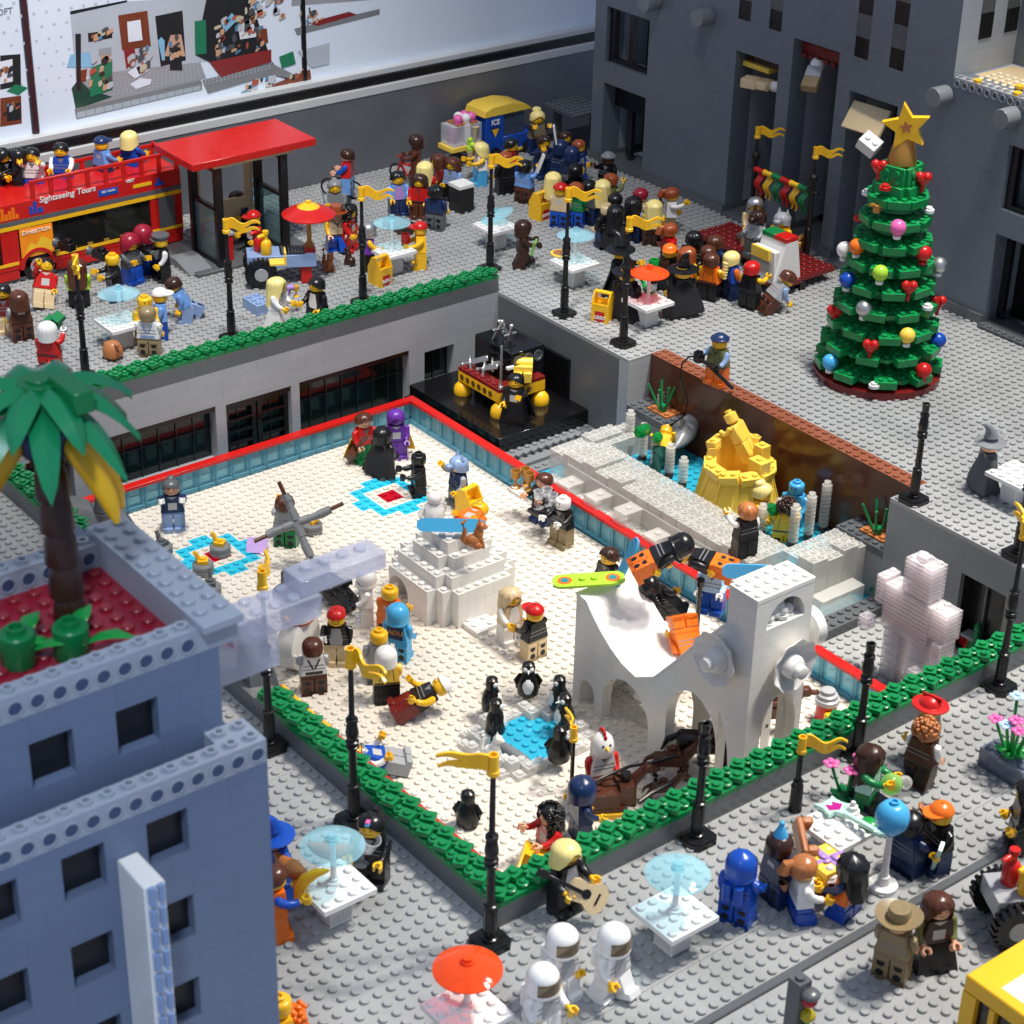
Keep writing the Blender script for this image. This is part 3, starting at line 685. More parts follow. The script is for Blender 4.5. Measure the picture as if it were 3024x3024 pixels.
# ---------------------------------------------------------------- facade
fac = mat('blue_grey_facade_bricks', (.15, .172, .2), .3, seam=5, sk=.74)
fb = thing('office_building', (0, 0, 0), 'tall dark grey brick building with deep black doorways behind the Christmas tree', 'building')
FH = [(-48.5, -40.5, 13.2, 20.2), (-48.5, -40.5, 1.2, 10.5), (-25.3, -18.3, 1.2, 20.2), (-16.3, -9.2, 1.2, 23.8), (-7.2, -.1, 1.2, 20.1), (15.2, 25, 13.2, 20.2), (15.2, 25, .4, 10.5)]
nar = [(-25.4, -23.4), (-20.4, -18.4), (-7.2, -5.1), (-2.1, 0)]
wall(MB(), 'y', 34, 37, -50.7, 6.85, 1.2, 44, FH + [(a, b, 23.9, 44) for a, b in nar]).build('wall', fac, fb)
w2 = wall(MB(), 'y', 34, 37, 6.85, 50, 1.2, 25, FH); w2.build('wall', fac, fb)
fd = MB(); fd.M = None
for a, b in ((-50.7, -48.5), (-40.5, -25.3), (-18.3, -16.3), (-9.2, -7.2), (-.1, 15.2), (25, 50)): fd.box(a, 33.6, 0, b, 41, 1.2)
fd.pieces('plinth', dgw, fb)
sd = MB().box(15.2, 33, 0, 30, 37, .35).box(-48.5, 33.4, 0, -40.5, 38, .6).box(-25.3, 33.4, 0, -18.3, 42, .4).box(-16.3, 32.5, 0, -9.2, 42, .4).box(-7.2, 32.5, 0, -.1, 42, .4).pieces('threshold', 'dgr', fb)
studfield('studs', [(15, 33, 28, 34)], .35, 'dgr', sd)
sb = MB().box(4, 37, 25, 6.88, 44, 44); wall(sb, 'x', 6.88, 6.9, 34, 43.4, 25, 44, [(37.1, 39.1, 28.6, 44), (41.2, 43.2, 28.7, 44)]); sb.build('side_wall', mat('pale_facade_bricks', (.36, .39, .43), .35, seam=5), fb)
sw = MB(); sw.box(6.95, 37.1, 28.6, 7.0, 39.1, 31.3).box(6.95, 41.2, 28.7, 7.0, 43.2, 31.2).box(6.95, 37.1, 33.6, 7.0, 39.1, 36); sw.pieces('side_window', 'blk', fb)
MB().box(6.92, 37.1, 31.3, 6.97, 39.1, 44).box(6.92, 41.2, 31.2, 6.97, 43.2, 44).pieces('side_panel', 'dgr', fb)
wall(MB(), 'y', 43.4, 45, 6.9, 50, 25, 44, [(11, 14, 27, 33)]).build('far_wall', fac, fb); MB().box(11, 44, 27, 14, 44.3, 33).build('far_window', 'blk', fb)
for a, b in nar:
    o = MB().box(a, 34.12, 23.9, b, 34.5, 44).build('window_strip', 'blk', fb); q = MB()
    for z in (26.2, 31.2, 36.2): q.box(a, 34.05, z, b, 34.3, z + 2.5)
    q.pieces('panel', 'dgr', o)
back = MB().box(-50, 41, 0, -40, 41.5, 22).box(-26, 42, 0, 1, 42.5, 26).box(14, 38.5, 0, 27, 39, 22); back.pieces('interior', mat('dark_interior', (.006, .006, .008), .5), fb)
jb = MB()
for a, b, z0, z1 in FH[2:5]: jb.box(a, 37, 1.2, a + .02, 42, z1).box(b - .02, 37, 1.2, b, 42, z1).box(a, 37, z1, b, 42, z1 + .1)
jb.box(-41, 37, 1.2, -40.5, 41, 10.5).box(-48.5, 37, 1.2, -48.48, 41, 21).box(15.2, 37, 1, 15.22, 38.5, 21); jb.pieces('door_jamb', mat('pale_facade_bricks', (0, 0, 0)), fb)  # jambs take the paler bricks: light falling on them put into the colour
for (a, b, z0, z1), nm in zip(FH, ('window', 'door', 'door', 'door', 'door', 'window', 'door')):
    q = MB()
    if nm == 'window':
        q.box(a, 34.6, z0, b, 35.4, z0 + .5).box(a, 34.6, z1 - .4, b, 35.4, z1).box(a, 34.6, z0 + .5, a + .9, 35.4, z1 - .4).box(b - .5, 34.6, z0 + .5, b, 35.4, z1 - .4).box((a + b) / 2 - .3, 34.6, z0 + .5, (a + b) / 2 + .5, 35.4, z1 - .4)
    elif a == -48.5: q.box(a, 36, 7.2, b, 36.6, 9.8).box(-46, 36, z0, -45, 36.6, 7.2).box(-42.5, 36, z0, -41, 36.6, 7.2)
    elif a < 0:
        for k in range(5): q.box(a + .6 + k * 1.25, 41.2, z0, a + 1.5 + k * 1.25, 41.8, z1 - 2 - (k % 2))
    else: q.box(a, 36, .5, a + .8, 36.6, 10.4).box(a + 4, 36, .5, a + 4.6, 36.6, 10.4)
    fr = q.build(nm, mat('dark_frame', (.012, .013, .016), .25), fb)
    if nm == 'door' and (a == -48.5 or a > 0):
        v = MB().box(a, 35.2, z1 - .45, b, 35.9, z1 - .05).build('valance', 'blk', fr); y = MB()
        for k in range(8): y.lathe([(.01, 0), (.3, .45)], (a + .5 + k, 35.1, z1 - .55), 8)
        y.build('yellow_trim', 'yel', v)
ap = MB().box(-16.2, 35.3, 22, -9.3, 37.5, 23.2)
for k in range(6): ap.cyl((-15.6 + k * 1.15, 35.2, 21.6), .35, .5, 10)
ap.build('awning', 'drd', fb)
o = MB().box(-25.1, 35, 18.3, -20.8, 36.6, 18.9, .04).build('door_sign', 'cyl', fb)
MB().box(-25.2, 35.6, 18.9, -18.4, 37.5, 20.1).build('door_sign', 'dbr', fb)
for p in ((-39.5, 22.8), (-30.2, 23.1), (6.2, 23.1), (15.2, 23.2)): MB().lathe([(1.0, 0), (1.05, .1), (1.05, 2.0), (.95, 2.1)], (p[0], 33.95, p[1]), 24, 'y').build('wall_boss', 'mgr', fb).location = (0, -2.05, 0)
te = MB().box(6.9, 34, 24, 50, 43.4, 24.02); te = thing('terrace', (0, 0, 0), 'roof terrace with cream and yellow studs at the top right of the grey building', 'terrace')
def technic(b, bd, y0, y1, x, z, face=1, ax='y'):      # beam with round holes and hollow studs
    for i in range(int(abs(y1 - y0))):
        q = min(y0, y1) + i + .5
        n = 16; ro, ri = .5, .3
        for rr in ((.36, .0), (.30, .06)): pass
        if ax == 'y': bd.lathe([(.31, 0), (.31, .02)], (x, q, z - .62), 16, 'x'); b.lathe([(.31, .0), (.31, .06), (.4, .06), (.4, 0)], (x, q, z - .62), 16, 'x', cap=False); b.lathe([(.3, 0), (.3, .2), (.17, .2), (.17, .05)], (x - .5, q, z), 14, cap=False)
        else: bd.lathe([(.31, 0), (.31, .02)], (q, x, z - .62), 16, 'y'); b.lathe([(.31, .0), (.31, -.06), (.4, -.06), (.4, 0)], (q, x, z - .62), 16, 'y', cap=False); b.lathe([(.3, 0), (.3, .2), (.17, .2), (.17, .05)], (q, x + .5, z), 14, cap=False)
b = MB().box(7, 34.02, 24.02, 50, 35, 25.2); bd = MB(); technic(b, bd, 7, 30, 33.99, 25.2, ax='x'); e = b.build('edge_beam', 'lgr', te); bd.build('hole', 'dgr', e)['kind'] = 'stuff'
MB().box(7, 35, 24.02, 50, 43.4, 24.9).build('floor', 'tan', te)
studfield('studs', [(8, 35, 30, 40)], 24.9, mat('cream_studs', (.75, .68, .5), .3), te)
q = MB(); [q.cyl((x, 34.5 + d, 25.2), .45, .35, 14) for x, d in ((9.7, 0), (14.9, 0), (13.5, 2), (18.5, 3))]; q.pieces('yellow_peg', 'yel', te)
# small white figures and plates hung in the doorways
def blockfig(loc, rot, label, cat, parts):
    t = thing('hanging_figure', loc, label, cat); t.rotation_euler = [R(a) for a in rot]
    for nm, fn, m in parts: part(nm, fn().mesh(nm, [None]), m, t)
blockfig((-21.5, 34.2, 17.2), (0, 90, 20), 'cream toy figure floating sideways under the yellow sign of the left doorway', 'toy figure', [('torso', lambda: MB().box(-.5, -.95, 0, .5, .95, 1.7, .1).box(-.5, -1.4, .3, .3, -.95, 1.6, .1), 'tan'), ('legs', lambda: MB().box(-.5, -.9, -1.9, .6, -.05, 0, .06).box(-.5, .05, -1.9, .6, .9, 0, .06), 'tan'), ('head', lambda: MB().lathe([(.5, 0), (.64, .2), (.6, .9), (.3, 1.0), (.3, 1.2)], (0, 0, 1.7)), 'wht')])
blockfig((-12.8, 34, 20.4), (0, -60, -60), 'white ball headed figure floating in the middle doorway under the red awning', 'toy figure', [('head', lambda: MB().ell((0, 0, 1.6), .85).lathe([(.3, 2.2), (.3, 2.6)]), 'wht'), ('torso', lambda: MB().box(-.5, -.9, -.6, .5, .9, 1.0, .08), 'lgr'), ('legs', lambda: MB().box(-.5, -.9, -2.2, .5, .9, -.6, .08), 'dtn')])
t = tag(MB().box(-2.6, -.1, -1.6, 2.6, .3, 1.6, .04).build('hanging_plate', 'tan'), 'large tan plate slanting out of the right doorway behind the star', 'plate'); t.location = (-4.4, 34, 17.6); t.rotation_euler = (R(-35), 0, R(4))
t = tag(MB().box(-1.1, -.9, -.8, 1.1, .9, .8, .04).studs(-1, -.5, 2, 1, .8).build('hanging_brick', 'wht'), 'small white brick with two studs floating beside the tree star', 'brick'); t.location = (-2.2, 32.5, 15.6); t.rotation_euler = (R(30), R(28), R(20))
# ---------------------------------------------------------------- back display wall and posters
dw = thing('display_wall', (0, 0, 0), 'smooth grey display wall with white ledge behind the plaza', 'wall')
MB().box(-63, -120, -1, -62, 46, 9.9).build('panel', mat('grey_metal_panel', (.16, .168, .19), .38, var=.12, metal=.3), dw)
MB().box(-64.2, -120, 9.9, -61.9, 46, 10.9, .06).build('ledge', mat('white_ledge', (.55, .56, .56), .4), dw)
MB().box(-64.2, -120, 10.9, -62.4, 46, 12.0, .06).build('black_seal', 'blk', dw)
MB().box(-64.2, -120, 12.0, -62.7, 46, 12.7, .06).build('white_frame', MC['white_ledge'], dw)
gl = MB().box(-63.6, -66, 12.7, -63.4, 46, 60)
PX = -64
pbg = mat('poster_print_background', (.74, .82, .92), .12, var=.02)
def pcol(n, c): return mat('poster_print_' + n, c, .15, var=.08)
PD = []
def poster(y0, y1, label):
    t = thing('poster', (0, 0, 0), label, 'poster', 'glossy product posters above the display wall'); MB().box(PX - .3, y0, 12.4, PX, y1, 46).build('sheet', pbg, t); return t
def pp(t, lay, m, *pts, name='printed_shape'):
    b = MB(); n = len(pts); x = PX + .01 * lay; b.add([(x, p[1], p[2]) for p in pts], [tuple(range(n))]); return b.build(name, m, t)
p1 = poster(-90, -36.9, 'leftmost glossy poster showing a brick model beside black frame and green plant')
p2 = poster(-35.9, -1.1, 'big glossy poster of a grey brick room model with red door')
p3 = poster(-.4, 46, 'rightmost glossy poster showing the corner of a brick model')
MB().box(PX - .3, -36.7, 12.4, PX + .25, -36.1, 46).build('poster_gap', mat('dark_red_gap', (.05, .015, .02), .3), dw)
MB().box(PX - .3, -1.0, 12.4, PX + .2, -.5, 46).build('poster_gap', 'blk', dw)
gy = pcol('grey', (.22, .23, .24)); dk = pcol('dark', (.02, .022, .026)); bn = pcol('brown', (.2, .05, .025)); lw = pcol('pale_wall', (.48, .53, .58)); gn = pcol('green', (.02, .2, .1)); md = pcol('mid', (.33, .34, .36)); sk_ = pcol('skin', (.6, .35, .25)); bl = pcol('blue', (.25, .5, .7)); rd = pcol('red', (.25, .03, .03)); bw = pcol('white', (.75, .8, .86)); dg = pcol('deep_green', (.02, .07, .05))
pp(p2, 1, md, (-64,-31.71,16.91), (-64,-25.61,19.44), (-64,-15.16,17.73), (-64,-14.37,15.26), (-64,-29.57,14.58))
pp(p2, 2, lw, (-64,-31,25.36), (-64,-24.03,25.75), (-64,-13.8,24.75), (-64,-14.25,17.25), (-64,-24.66,17.99), (-64,-30.99,18.08))
pp(p2, 3, dk, (-64,-31,25.68), (-64,-23.93,25.89), (-64,-23.95,25.66), (-64,-31,25.29))
pp(p2, 3, bn, (-64,-25.2,24.34), (-64,-21.48,24.34), (-64,-21.34,20.21), (-64,-25.01,20.31)); pp(p2, 4, bw, (-64,-24.13,23.46), (-64,-22.44,23.45), (-64,-22.35,21.1), (-64,-24.14,21.14))
pp(p2, 3, dk, (-64,-20.55,23.56), (-64,-17,23.68), (-64,-16.93,17.86), (-64,-20.25,17.66))
pp(p2, 4, bl, (-64,-20.4,20.71), (-64,-19.92,21.09), (-64,-19.55,20.58), (-64,-19.66,18.3), (-64,-20.02,18.36))
pp(p2, 5, sk_, (-64,-18.73,21.1), (-64,-17.36,20.97), (-64,-16.98,18.36), (-64,-19.72,18.81)); pp(p2, 6, dk, (-64,-19.01,19.68), (-64,-17.55,19.52), (-64,-17.46,16.78), (-64,-19.11,17.06))
pp(p2, 3, dg, (-64,-31.61,17.06), (-64,-30.65,18.02), (-64,-29.39,16.51), (-64,-26.67,15.22), (-64,-31.32,14.57)); pp(p2, 4, gy, (-64,-31.49,14.68), (-64,-15.13,15.22), (-64,-14.97,14.85), (-64,-15.02,14.02), (-64,-31.34,13.43))
pp(p2, 5, gn, (-64,-28.99,19.03), (-64,-26.31,19.56), (-64,-26.61,16.03), (-64,-29.46,15.71)); pp(p2, 6, sk_, (-64,-27.74,20.27), (-64,-26.52,20.15), (-64,-26.51,19.27), (-64,-27.73,19.39)); pp(p2, 7, md, (-64,-27.95,20.95), (-64,-26.37,20.93), (-64,-26.36,20.05), (-64,-27.92,20.22))
pp(p2, 5, bl, (-64,-31.98,19.53), (-64,-31.42,20.87), (-64,-29.01,20.8), (-64,-28.82,19)); pp(p2, 6, bn, (-64,-30.31,18.93), (-64,-29.52,18.96), (-64,-29.82,17.56), (-64,-30.42,17.66)); pp(p2, 7, dk, (-64,-30.61,23.11), (-64,-29.93,23.01), (-64,-30.51,16.71), (-64,-31.03,16.8))
pp(p2, 3, dk, (-64,-29.07,22.95), (-64,-26.03,22.8), (-64,-26.11,21.93), (-64,-29.08,21.92)); pp(p2, 6, rd, (-64,-24.82,20.44), (-64,-23.4,20.3), (-64,-23.43,18.76), (-64,-24.65,18.15)); pp(p2, 7, bw, (-64,-24.59,17.73), (-64,-22.28,18.57), (-64,-21.47,18.44), (-64,-21.81,17.51), (-64,-23.67,16.84)); pp(p2, 8, dk, (-64,-23.4,18.1), (-64,-21.92,18.51), (-64,-21.79,17.83), (-64,-23.1,17.23))
pp(p2, 6, bw, (-64,-24.35,16.3), (-64,-22.96,16.8), (-64,-21.53,16.39), (-64,-21.76,15.85), (-64,-23.59,15.59))
pp(p2, 8, dk, (-64,-13.81,24.59), (-64,-8.34,24.94), (-64,-5.35,15.72), (-64,-1.94,11.34), (-64,-5.44,15.97), (-64,-13.52,16.96), (-64,-15.69,18.32)); pp(p2, 9, gy, (-64,-14.95,15.19), (-64,-5.45,15.63), (-64,1.52,11.44), (-64,2.77,12.28), (-64,2.75,11.32), (-64,-5.51,14.27), (-64,-14.29,13.47))
pp(p2, 10, rd, (-64,-13.88,17.19), (-64,-5.38,17.32), (-64,-5.44,15.8), (-64,-12.39,15.09)); pp(p2, 9, gn, (-64,-15.53,22.24), (-64,-14.05,22.18), (-64,-14.19,18.24), (-64,-15.69,18.32)); pp(p2, 10, bn, (-64,-7.43,20.01), (-64,-5.89,19.94), (-64,-5.77,18.23), (-64,-7.32,18.31)); pp(p2, 10, bw, (-64,-9.87,21.05), (-64,-7.77,21.06), (-64,-7.28,19.15), (-64,-9.59,19.17)); pp(p2, 10, bl, (-64,-11.95,21.2), (-64,-10.56,22.47), (-64,-9.85,21.54), (-64,-11.62,20.32))
pp(p2, 10, bn, (-64,-5.47,12.99), (-64,-0.03,13.98), (-64,0.13,12.73), (-64,-5.31,11.92)); pp(p2, 9, lw, (-64,-1.75,16.51), (-64,2.9,16.8), (-64,2.83,14.2), (-64,0.18,14.12)); pp(p2, 10, gn, (-64,-4.34,16.24), (-64,-2.34,16.6), (-64,-2.01,15), (-64,-4,14.81))
pp(p1, 2, dk, (-64,-39.7,22.13), (-64,-37.33,21.9), (-64,-37.61,18.41), (-64,-40.12,18.37)); pp(p1, 3, bw, (-64,-39.78,21.45), (-64,-38.32,21.52), (-64,-38.55,19.05), (-64,-40.05,18.99)); pp(p1, 2, bn, (-64,-40.22,17.44), (-64,-37.73,17.32), (-64,-37.98,14.16), (-64,-40.58,14.24)); pp(p1, 3, gn, (-64,-39.4,18.09), (-64,-38.26,18.68), (-64,-36.81,18.04), (-64,-38.06,17.38)); pp(p1, 4, dk, (-64,-39.52,16.6), (-64,-37.9,16.55), (-64,-38.05,14.66), (-64,-39.69,14.72))
text('LOFT', 1.0, onx(PX + .03, (-64,-38.7,26.75)[1] - .2, (-64,-38.7,26.75)[2]) @ Matrix.Scale(1.0, 4), pcol('letters', (.2, .22, .26)), p1)
pp(p3, 2, md, (-64,-2.34,22.03), (-64,10.41,21.02), (-64,10.41,21.53), (-64,-2.05,24.32)); pp(p3, 2, gy, (-64,-2.05,19.28), (-64,10.39,19.81), (-64,10.38,19.12), (-64,-1.68,18.38)); pp(p3, 3, rd, (-64,-0.24,19.69), (-64,5.84,20.14), (-64,7.06,19.61), (-64,1.34,19.1))
def grid(t, lay, m, A, B, C_, D, nu, nv, f=.6, name='printed_pattern'):     # printed studs, bricks and little things between four corners
    b = MB(); A, B, C_, D = map(Vector, (A, B, C_, D)); x = PX + .01 * lay
    for i in range(nu):
        for j in range(nv):
            q = []
            for du, dv in ((-f, -f), (f, -f), (f, f), (-f, f)):
                u = (i + .5 + du * .5) / nu; v = (j + .5 + dv * .5) / nv; p = A.lerp(B, u).lerp(D.lerp(C_, u), v); q.append((x, p.y, p.z))
            b.add(q, [(0, 1, 2, 3)])
    b.build(name, m, t)
stc = pcol('stud', (.42, .43, .45)); wl2 = pcol('wall_joint', (.4, .45, .5))
grid(p2, 3, wl2, (-64,-30.37,24.8), (-64,-14.36,24.67), (-64,-14.79,17.67), (-64,-30.62,18.34), 1, 13, .06); grid(p2, 3, stc, (-64,-26.5,17.32), (-64,-15.18,17.4), (-64,-14.94,15.35), (-64,-27.38,15.34), 22, 6, .5); grid(p2, 10, stc, (-64,-14.8,14.49), (-64,-5.48,14.95), (-64,-5.45,15.55), (-64,-14.76,15.16), 18, 2, .5)
grid(p2, 5, wl2, (-64,-31.27,14.24), (-64,-15.17,14.64), (-64,-15.17,14.05), (-64,-31.28,13.5), 14, 1, .92)
rnd = random.Random(21); cs_ = [pcol('bit%d' % k, c) for k, c in enumerate(((.3, .12, .06), (.5, .52, .55), (.08, .09, .1), (.6, .35, .2), (.1, .25, .4), (.45, .1, .06), (.55, .5, .35), (.03, .03, .035)))]
def bits(t, lay, cx, cy, sx, sz, n):
    for k in range(n):
        y = cx + rnd.uniform(-sx, sx); z = cy + rnd.uniform(-sz, sz); w = rnd.uniform(.12, .5); h = rnd.uniform(.1, .45); a = rnd.uniform(-.3, .3)
        pp(t, lay + k % 5, rnd.choice(cs_), *[(0, y + w * c - h * s_ * a, z + h * s_ + w * c * (a + .25)) for c, s_ in ((-1, -.8), (-.2, -1), (1, -.6), (.9, .7), (.1, 1), (-.9, .8))], name='printed_detail')
for q_, sx, sz, n in (((-64,-9.75,19.7), 3.2, 2.2, 60), ((-64,-7.27,12.27), 2.4, 1.6, 34), ((-64,-28.18,18.25), 1.6, 1.8, 16), ((-64,-22.96,19.01), 1.6, 1.2, 16), ((-64,-18.21,19.38), .8, 1.6, 8), ((-64,-27.45,22.62), 1.2, .4, 7), ((-64,-6.17,22.32), 2.6, 1.4, 30), ((-64,-1.88,13.07), 1.2, 1.5, 12)): bits(p2, 11, q_[1], q_[2], sx, sz, n)
bits(p1, 5, (-64,-39.22,19.79)[1], (-64,-39.22,19.79)[2], .9, 1.2, 8); bits(p1, 5, (-64,-39.23,15.84)[1], (-64,-39.23,15.84)[2], 1.2, .8, 6); bits(p3, 4, (-64,0.78,20.21)[1], (-64,0.78,20.21)[2], 1.8, 1.0, 14)
dots = MB(); rnd = random.Random(2)
for y in np.arange(-45, -26, 1.5):
    for z in np.arange(17, 33, 1.5): r_ = .12 + .16 * (z - 17) / 16; dots.add([(PX + .008, y + r_ * math.cos(a) + (.7 if int(z / 1.5) % 2 else 0), z + r_ * math.sin(a)) for a in np.arange(0, 6.2, .7)], [tuple(range(9))])
tag(dots.build('poster_dots', pcol('dots', (.5, .57, .66)), p2), '', '') and [dots and None]
for k_ in ('label', 'category'): del bpy.data.objects['poster_dots'][k_]
# ---------------------------------------------------------------- blue tower with palm
tw = thing('brick_tower', (0, 0, 0), 'tall shadowed blue grey brick tower with red roof in the left foreground', 'building')
tbm = mat('blue_shaded_tower_bricks', (.15, .2, .3), .3, seam=4, sk=.78)  # cool bluish shade on the walls put into the brick colour
WU = [(-98.1, -96.1, 34.7, 37), (-102.1, -100.1, 34.7, 37), (-106.1, -104.1, 34.7, 37)]
WL = [(y, y + 2, z, z + 2.3) for z in (30, 25.2, 20.4, 15.6) for y in (-98.1, -102.1, -106.1)]
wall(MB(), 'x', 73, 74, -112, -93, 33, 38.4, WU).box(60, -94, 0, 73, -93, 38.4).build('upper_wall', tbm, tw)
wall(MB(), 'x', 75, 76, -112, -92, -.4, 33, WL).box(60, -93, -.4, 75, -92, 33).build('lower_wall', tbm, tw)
for nm, hs, x in (('window', WU, 73.4), ('window', WL, 75.4)):
    for h_ in hs: MB().box(x - .3, h_[0] + .005, h_[2] + .005, x, h_[1] - .005, h_[3] - .005).build(nm, mat('window_dark', (.008, .008, .01), .3), tw)
def beams(lst, nm='parapet'):
    b = MB(); bd = MB()
    for x0, x1, y0, y1, z in lst:
        b.box(x0, y0, z - 1.2, x1, y1, z)
        if x1 - x0 <= 1.01: technic(b, bd, y0, y1, x1 + .01, z)
    e = b.build(nm, mat('tower_top_beams', (.36, .4, .46), .3), tw); bd.build('hole', mat('beam_hole', (.05, .08, .16), .4), e)['kind'] = 'stuff'  # paler tone for the tower top, overhead light put into the colour
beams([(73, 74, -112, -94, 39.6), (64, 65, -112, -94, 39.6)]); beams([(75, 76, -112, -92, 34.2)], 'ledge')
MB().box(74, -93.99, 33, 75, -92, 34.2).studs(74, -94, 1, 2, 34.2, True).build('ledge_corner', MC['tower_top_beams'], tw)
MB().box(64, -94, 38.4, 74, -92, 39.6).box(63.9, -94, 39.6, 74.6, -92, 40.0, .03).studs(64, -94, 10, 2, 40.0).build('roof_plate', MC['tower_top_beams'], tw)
MB().box(65, -112, 37.2, 73, -94, 38.4).build('roof_deck', 'dre', tw); studfield('studs', [(65, -110, 73, -94)], 38.4, mat('dark_red_studs', (.3, .02, .03), .25), tw, mar=.2)
MB().box(76, -99.6, 0, 78.4, -98.6, 31.1, .05).build('fin', 'wht', tw)
q = MB()
for k in range(26): q.box(78.4, -99.45, .2 + k * 1.2, 78.62, -99.2, 1.1 + k * 1.2).box(78.4, -99.0, .2 + k * 1.2, 78.62, -98.75, 1.1 + k * 1.2)
q.build('fin_ribs', 'sbl', tw)
an = thing('clear_sign_arm', (71, -92, 37.2), 'frosted clear brick arm reaching out from the tower roof over the rink', 'sign arm')
MB().box(-1.4, 0, -3.0, .4, 3.6, -1.2, .04).studs(-1.5, 0, 2, 3, -1.2).box(-1.4, 1.2, -1.2, .4, 6, 0, .05).studs(-1.5, 1.2, 2, 4, 0).box(-1.4, 5, 0, .2, 9.8, .9, .05).studs(-1.2, 5.4, 1, 4, .9).build('beam', clear('frosted_clear', (.93, .93, .97), .34, (.7, .7, .78), .2, .3), an)
pt = thing('palm_tree', (68.9, -97.4, 38.4), 'palm tree with green leaves and bananas on the tower roof', 'tree')
b = MB()
for k in range(6):
    z = k * 1.55; x = -.25 * k * .55; b.lathe([(.62, 0), (.78, .12), (.72, 1.1), (.6, 1.5), (.55, 1.62)], (x, 0, z), 14)
b.lathe([(.9, 0), (.9, 1.0)], (-.8, 0, 8.6), 8); b.build('trunk', 'dbr', pt)
MB().lathe([(1.0, 0), (1.05, .2), (1.05, .9), (.9, 1.1)], (-.8, 0, 8.3), 14).build('crown_hub', 'nav', pt)
def frond(an_, L, droop, w, z=10.2):
    n = 9; vs = []
    for i in range(n + 1):
        t = i / n; r_ = .3 + L * t; zz = z + .5 * math.sin(t * 2.2) - droop * t * t; ww = w * (math.sin(pi * min(1, t * .9 + .08)) ** .7) * (1 if i < n else .1)
        for s, dz in ((-1, -.12), (0, .22), (1, -.12), (0, -.2)): vs.append((-.8 + r_ * math.cos(an_) - s * ww * math.sin(an_), r_ * math.sin(an_) + s * ww * math.cos(an_), zz + dz))
    fs = [(0, 1, 2, 3), tuple(4 * n + i for i in (3, 2, 1, 0))]
    for i in range(n):
        for j in range(4): fs.append((4 * i + j, 4 * i + (j + 1) % 4, 4 * i + 4 + (j + 1) % 4, 4 * i + 4 + j))
    return MB().add(vs, fs)
rnd = random.Random(11)
for k in range(16):
    a = 2 * pi * k / 16 + rnd.uniform(-.1, .1); L = (4.0 if k % 2 else 3.4) + rnd.uniform(-.4, .5)
    frond(a, L, 1.2 + (1.3 if k % 2 else .2) + rnd.uniform(0, .5), .62, 10.6 if k % 2 else 11.3).build('leaf', mat('palm_leaf', (.012, .26, .1), .22), pt)
MB().cyl((-.8, 0, 10.4), 1.3, .9, 18).build('leaf_hub', 'grn', pt); MB().cyl((-.8, 0, 11.3), .9, .35, 18).stud(-.8, 0, 11.6, .55, 18).box(-.3, .2, 11, 2.0, 1.1, 12, .05).build('leaf_hub', 'grn', pt)
for a in (.7, 1.15, 3.75, 4.3):
    b = MB(); pts = [(-.8 + (.8 + 2.3 * math.sin(t * 1.2)) * math.cos(a), (.8 + 2.3 * math.sin(t * 1.2)) * math.sin(a), 8.9 - 3.6 * t ** 1.4) for t in [i / 7 for i in range(8)]]
    b.tube(pts, [.2, .42, .52, .55, .52, .46, .36, .15], 12); b.build('banana', 'yel', pt)
for p, lab in (((71.08,-98.45,38.4), 'green barrel shaped plant nearest the palm trunk on the tower roof'), ((70.25,-100.52,38.4), 'green barrel shaped plant at the left edge of the tower roof')):
    t = thing('roof_plant', p, lab, 'plant', None); MB().lathe([(.72, 0), (.78, .1), (.78, 1.5), (.7, 1.6), (.42, 1.6), (.42, 1.85), (.3, 1.85), (.28, 1.6)], n=22).build('stem', 'grn', t)
    for a in (.9, 2.3, 4.2):
        M = Matrix.Rotation(a, 4, 'Z'); b = MB(); b.M = M; b.tube([(.6, 0, .7), (1.2, .1, 1.0), (1.9, .2, 1.1), (2.8, .2, .9)], [.12, .34, .4, .05], 8, .3); b.build('leaf', 'fgr', t)
# ---------------------------------------------------------------- double decker bus
bus = thing('double_decker_bus', (0, 0, 0), 'red open top double decker tour bus with yellow stripes', 'bus')
MB().box(-60, -72, 1.6, -54, -24, 2.3, .03).box(-60, -72, 6.6, -54, -24, 9.1, .04).box(-60, -24.4, 2.3, -54, -24, 6.6).box(-60, -28, 2.3, -54, -27.2, 6.6).box(-60, -46.2, 2.3, -54, -44.2, 6.6).box(-60, -27.2, 2.3, -54.1, -24.4, 6.6).build('body', 'red', bus)
MB().box(-59.9, -72, .5, -54.08, -44.4, 1.6).box(-59.9, -40, .5, -54.05, -24.1, 1.6).build('lower_body', 'red', bus)
MB().box(-59.8, -72, .2, -54.2, -24.3, .5).build('chassis', 'dgr', bus)
MB().box(-59.6, -72, 2.3, -54.25, -28, 6.6).build('window_glass', mat('bus_glass', (.012, .012, .01), .08), bus)
q = MB()
for y in range(-70, -28, 2):
    if not (-46 < y < -41): q.box(-54.2, y, 2.35, -54.05, y + .6, 2.75)
q.pieces('seat_tops', mat('dim_yellow', (.3, .2, .03), .4), bus)
MB().box(-54, -72, 6.2, -53.93, -24, 6.65).box(-54, -40, 2.15, -53.93, -24, 2.5).box(-54, -72, 2.15, -53.93, -44.4, 2.5).build('yellow_stripe', 'yel', bus)
MB().box(-54, -72, 6.68, -53.95, -24, 7.2).box(-54, -27, 2.5, -53.93, -25, 6.1).build('grey_stripe', 'dgr', bus)
rl = MB().box(-54.3, -42.3, 10.85, -54, -24, 11.2, .03).box(-60, -72, 10.0, -59.7, -24, 10.35, .03).box(-60, -24.3, 10.3, -54, -24, 10.6, .03)
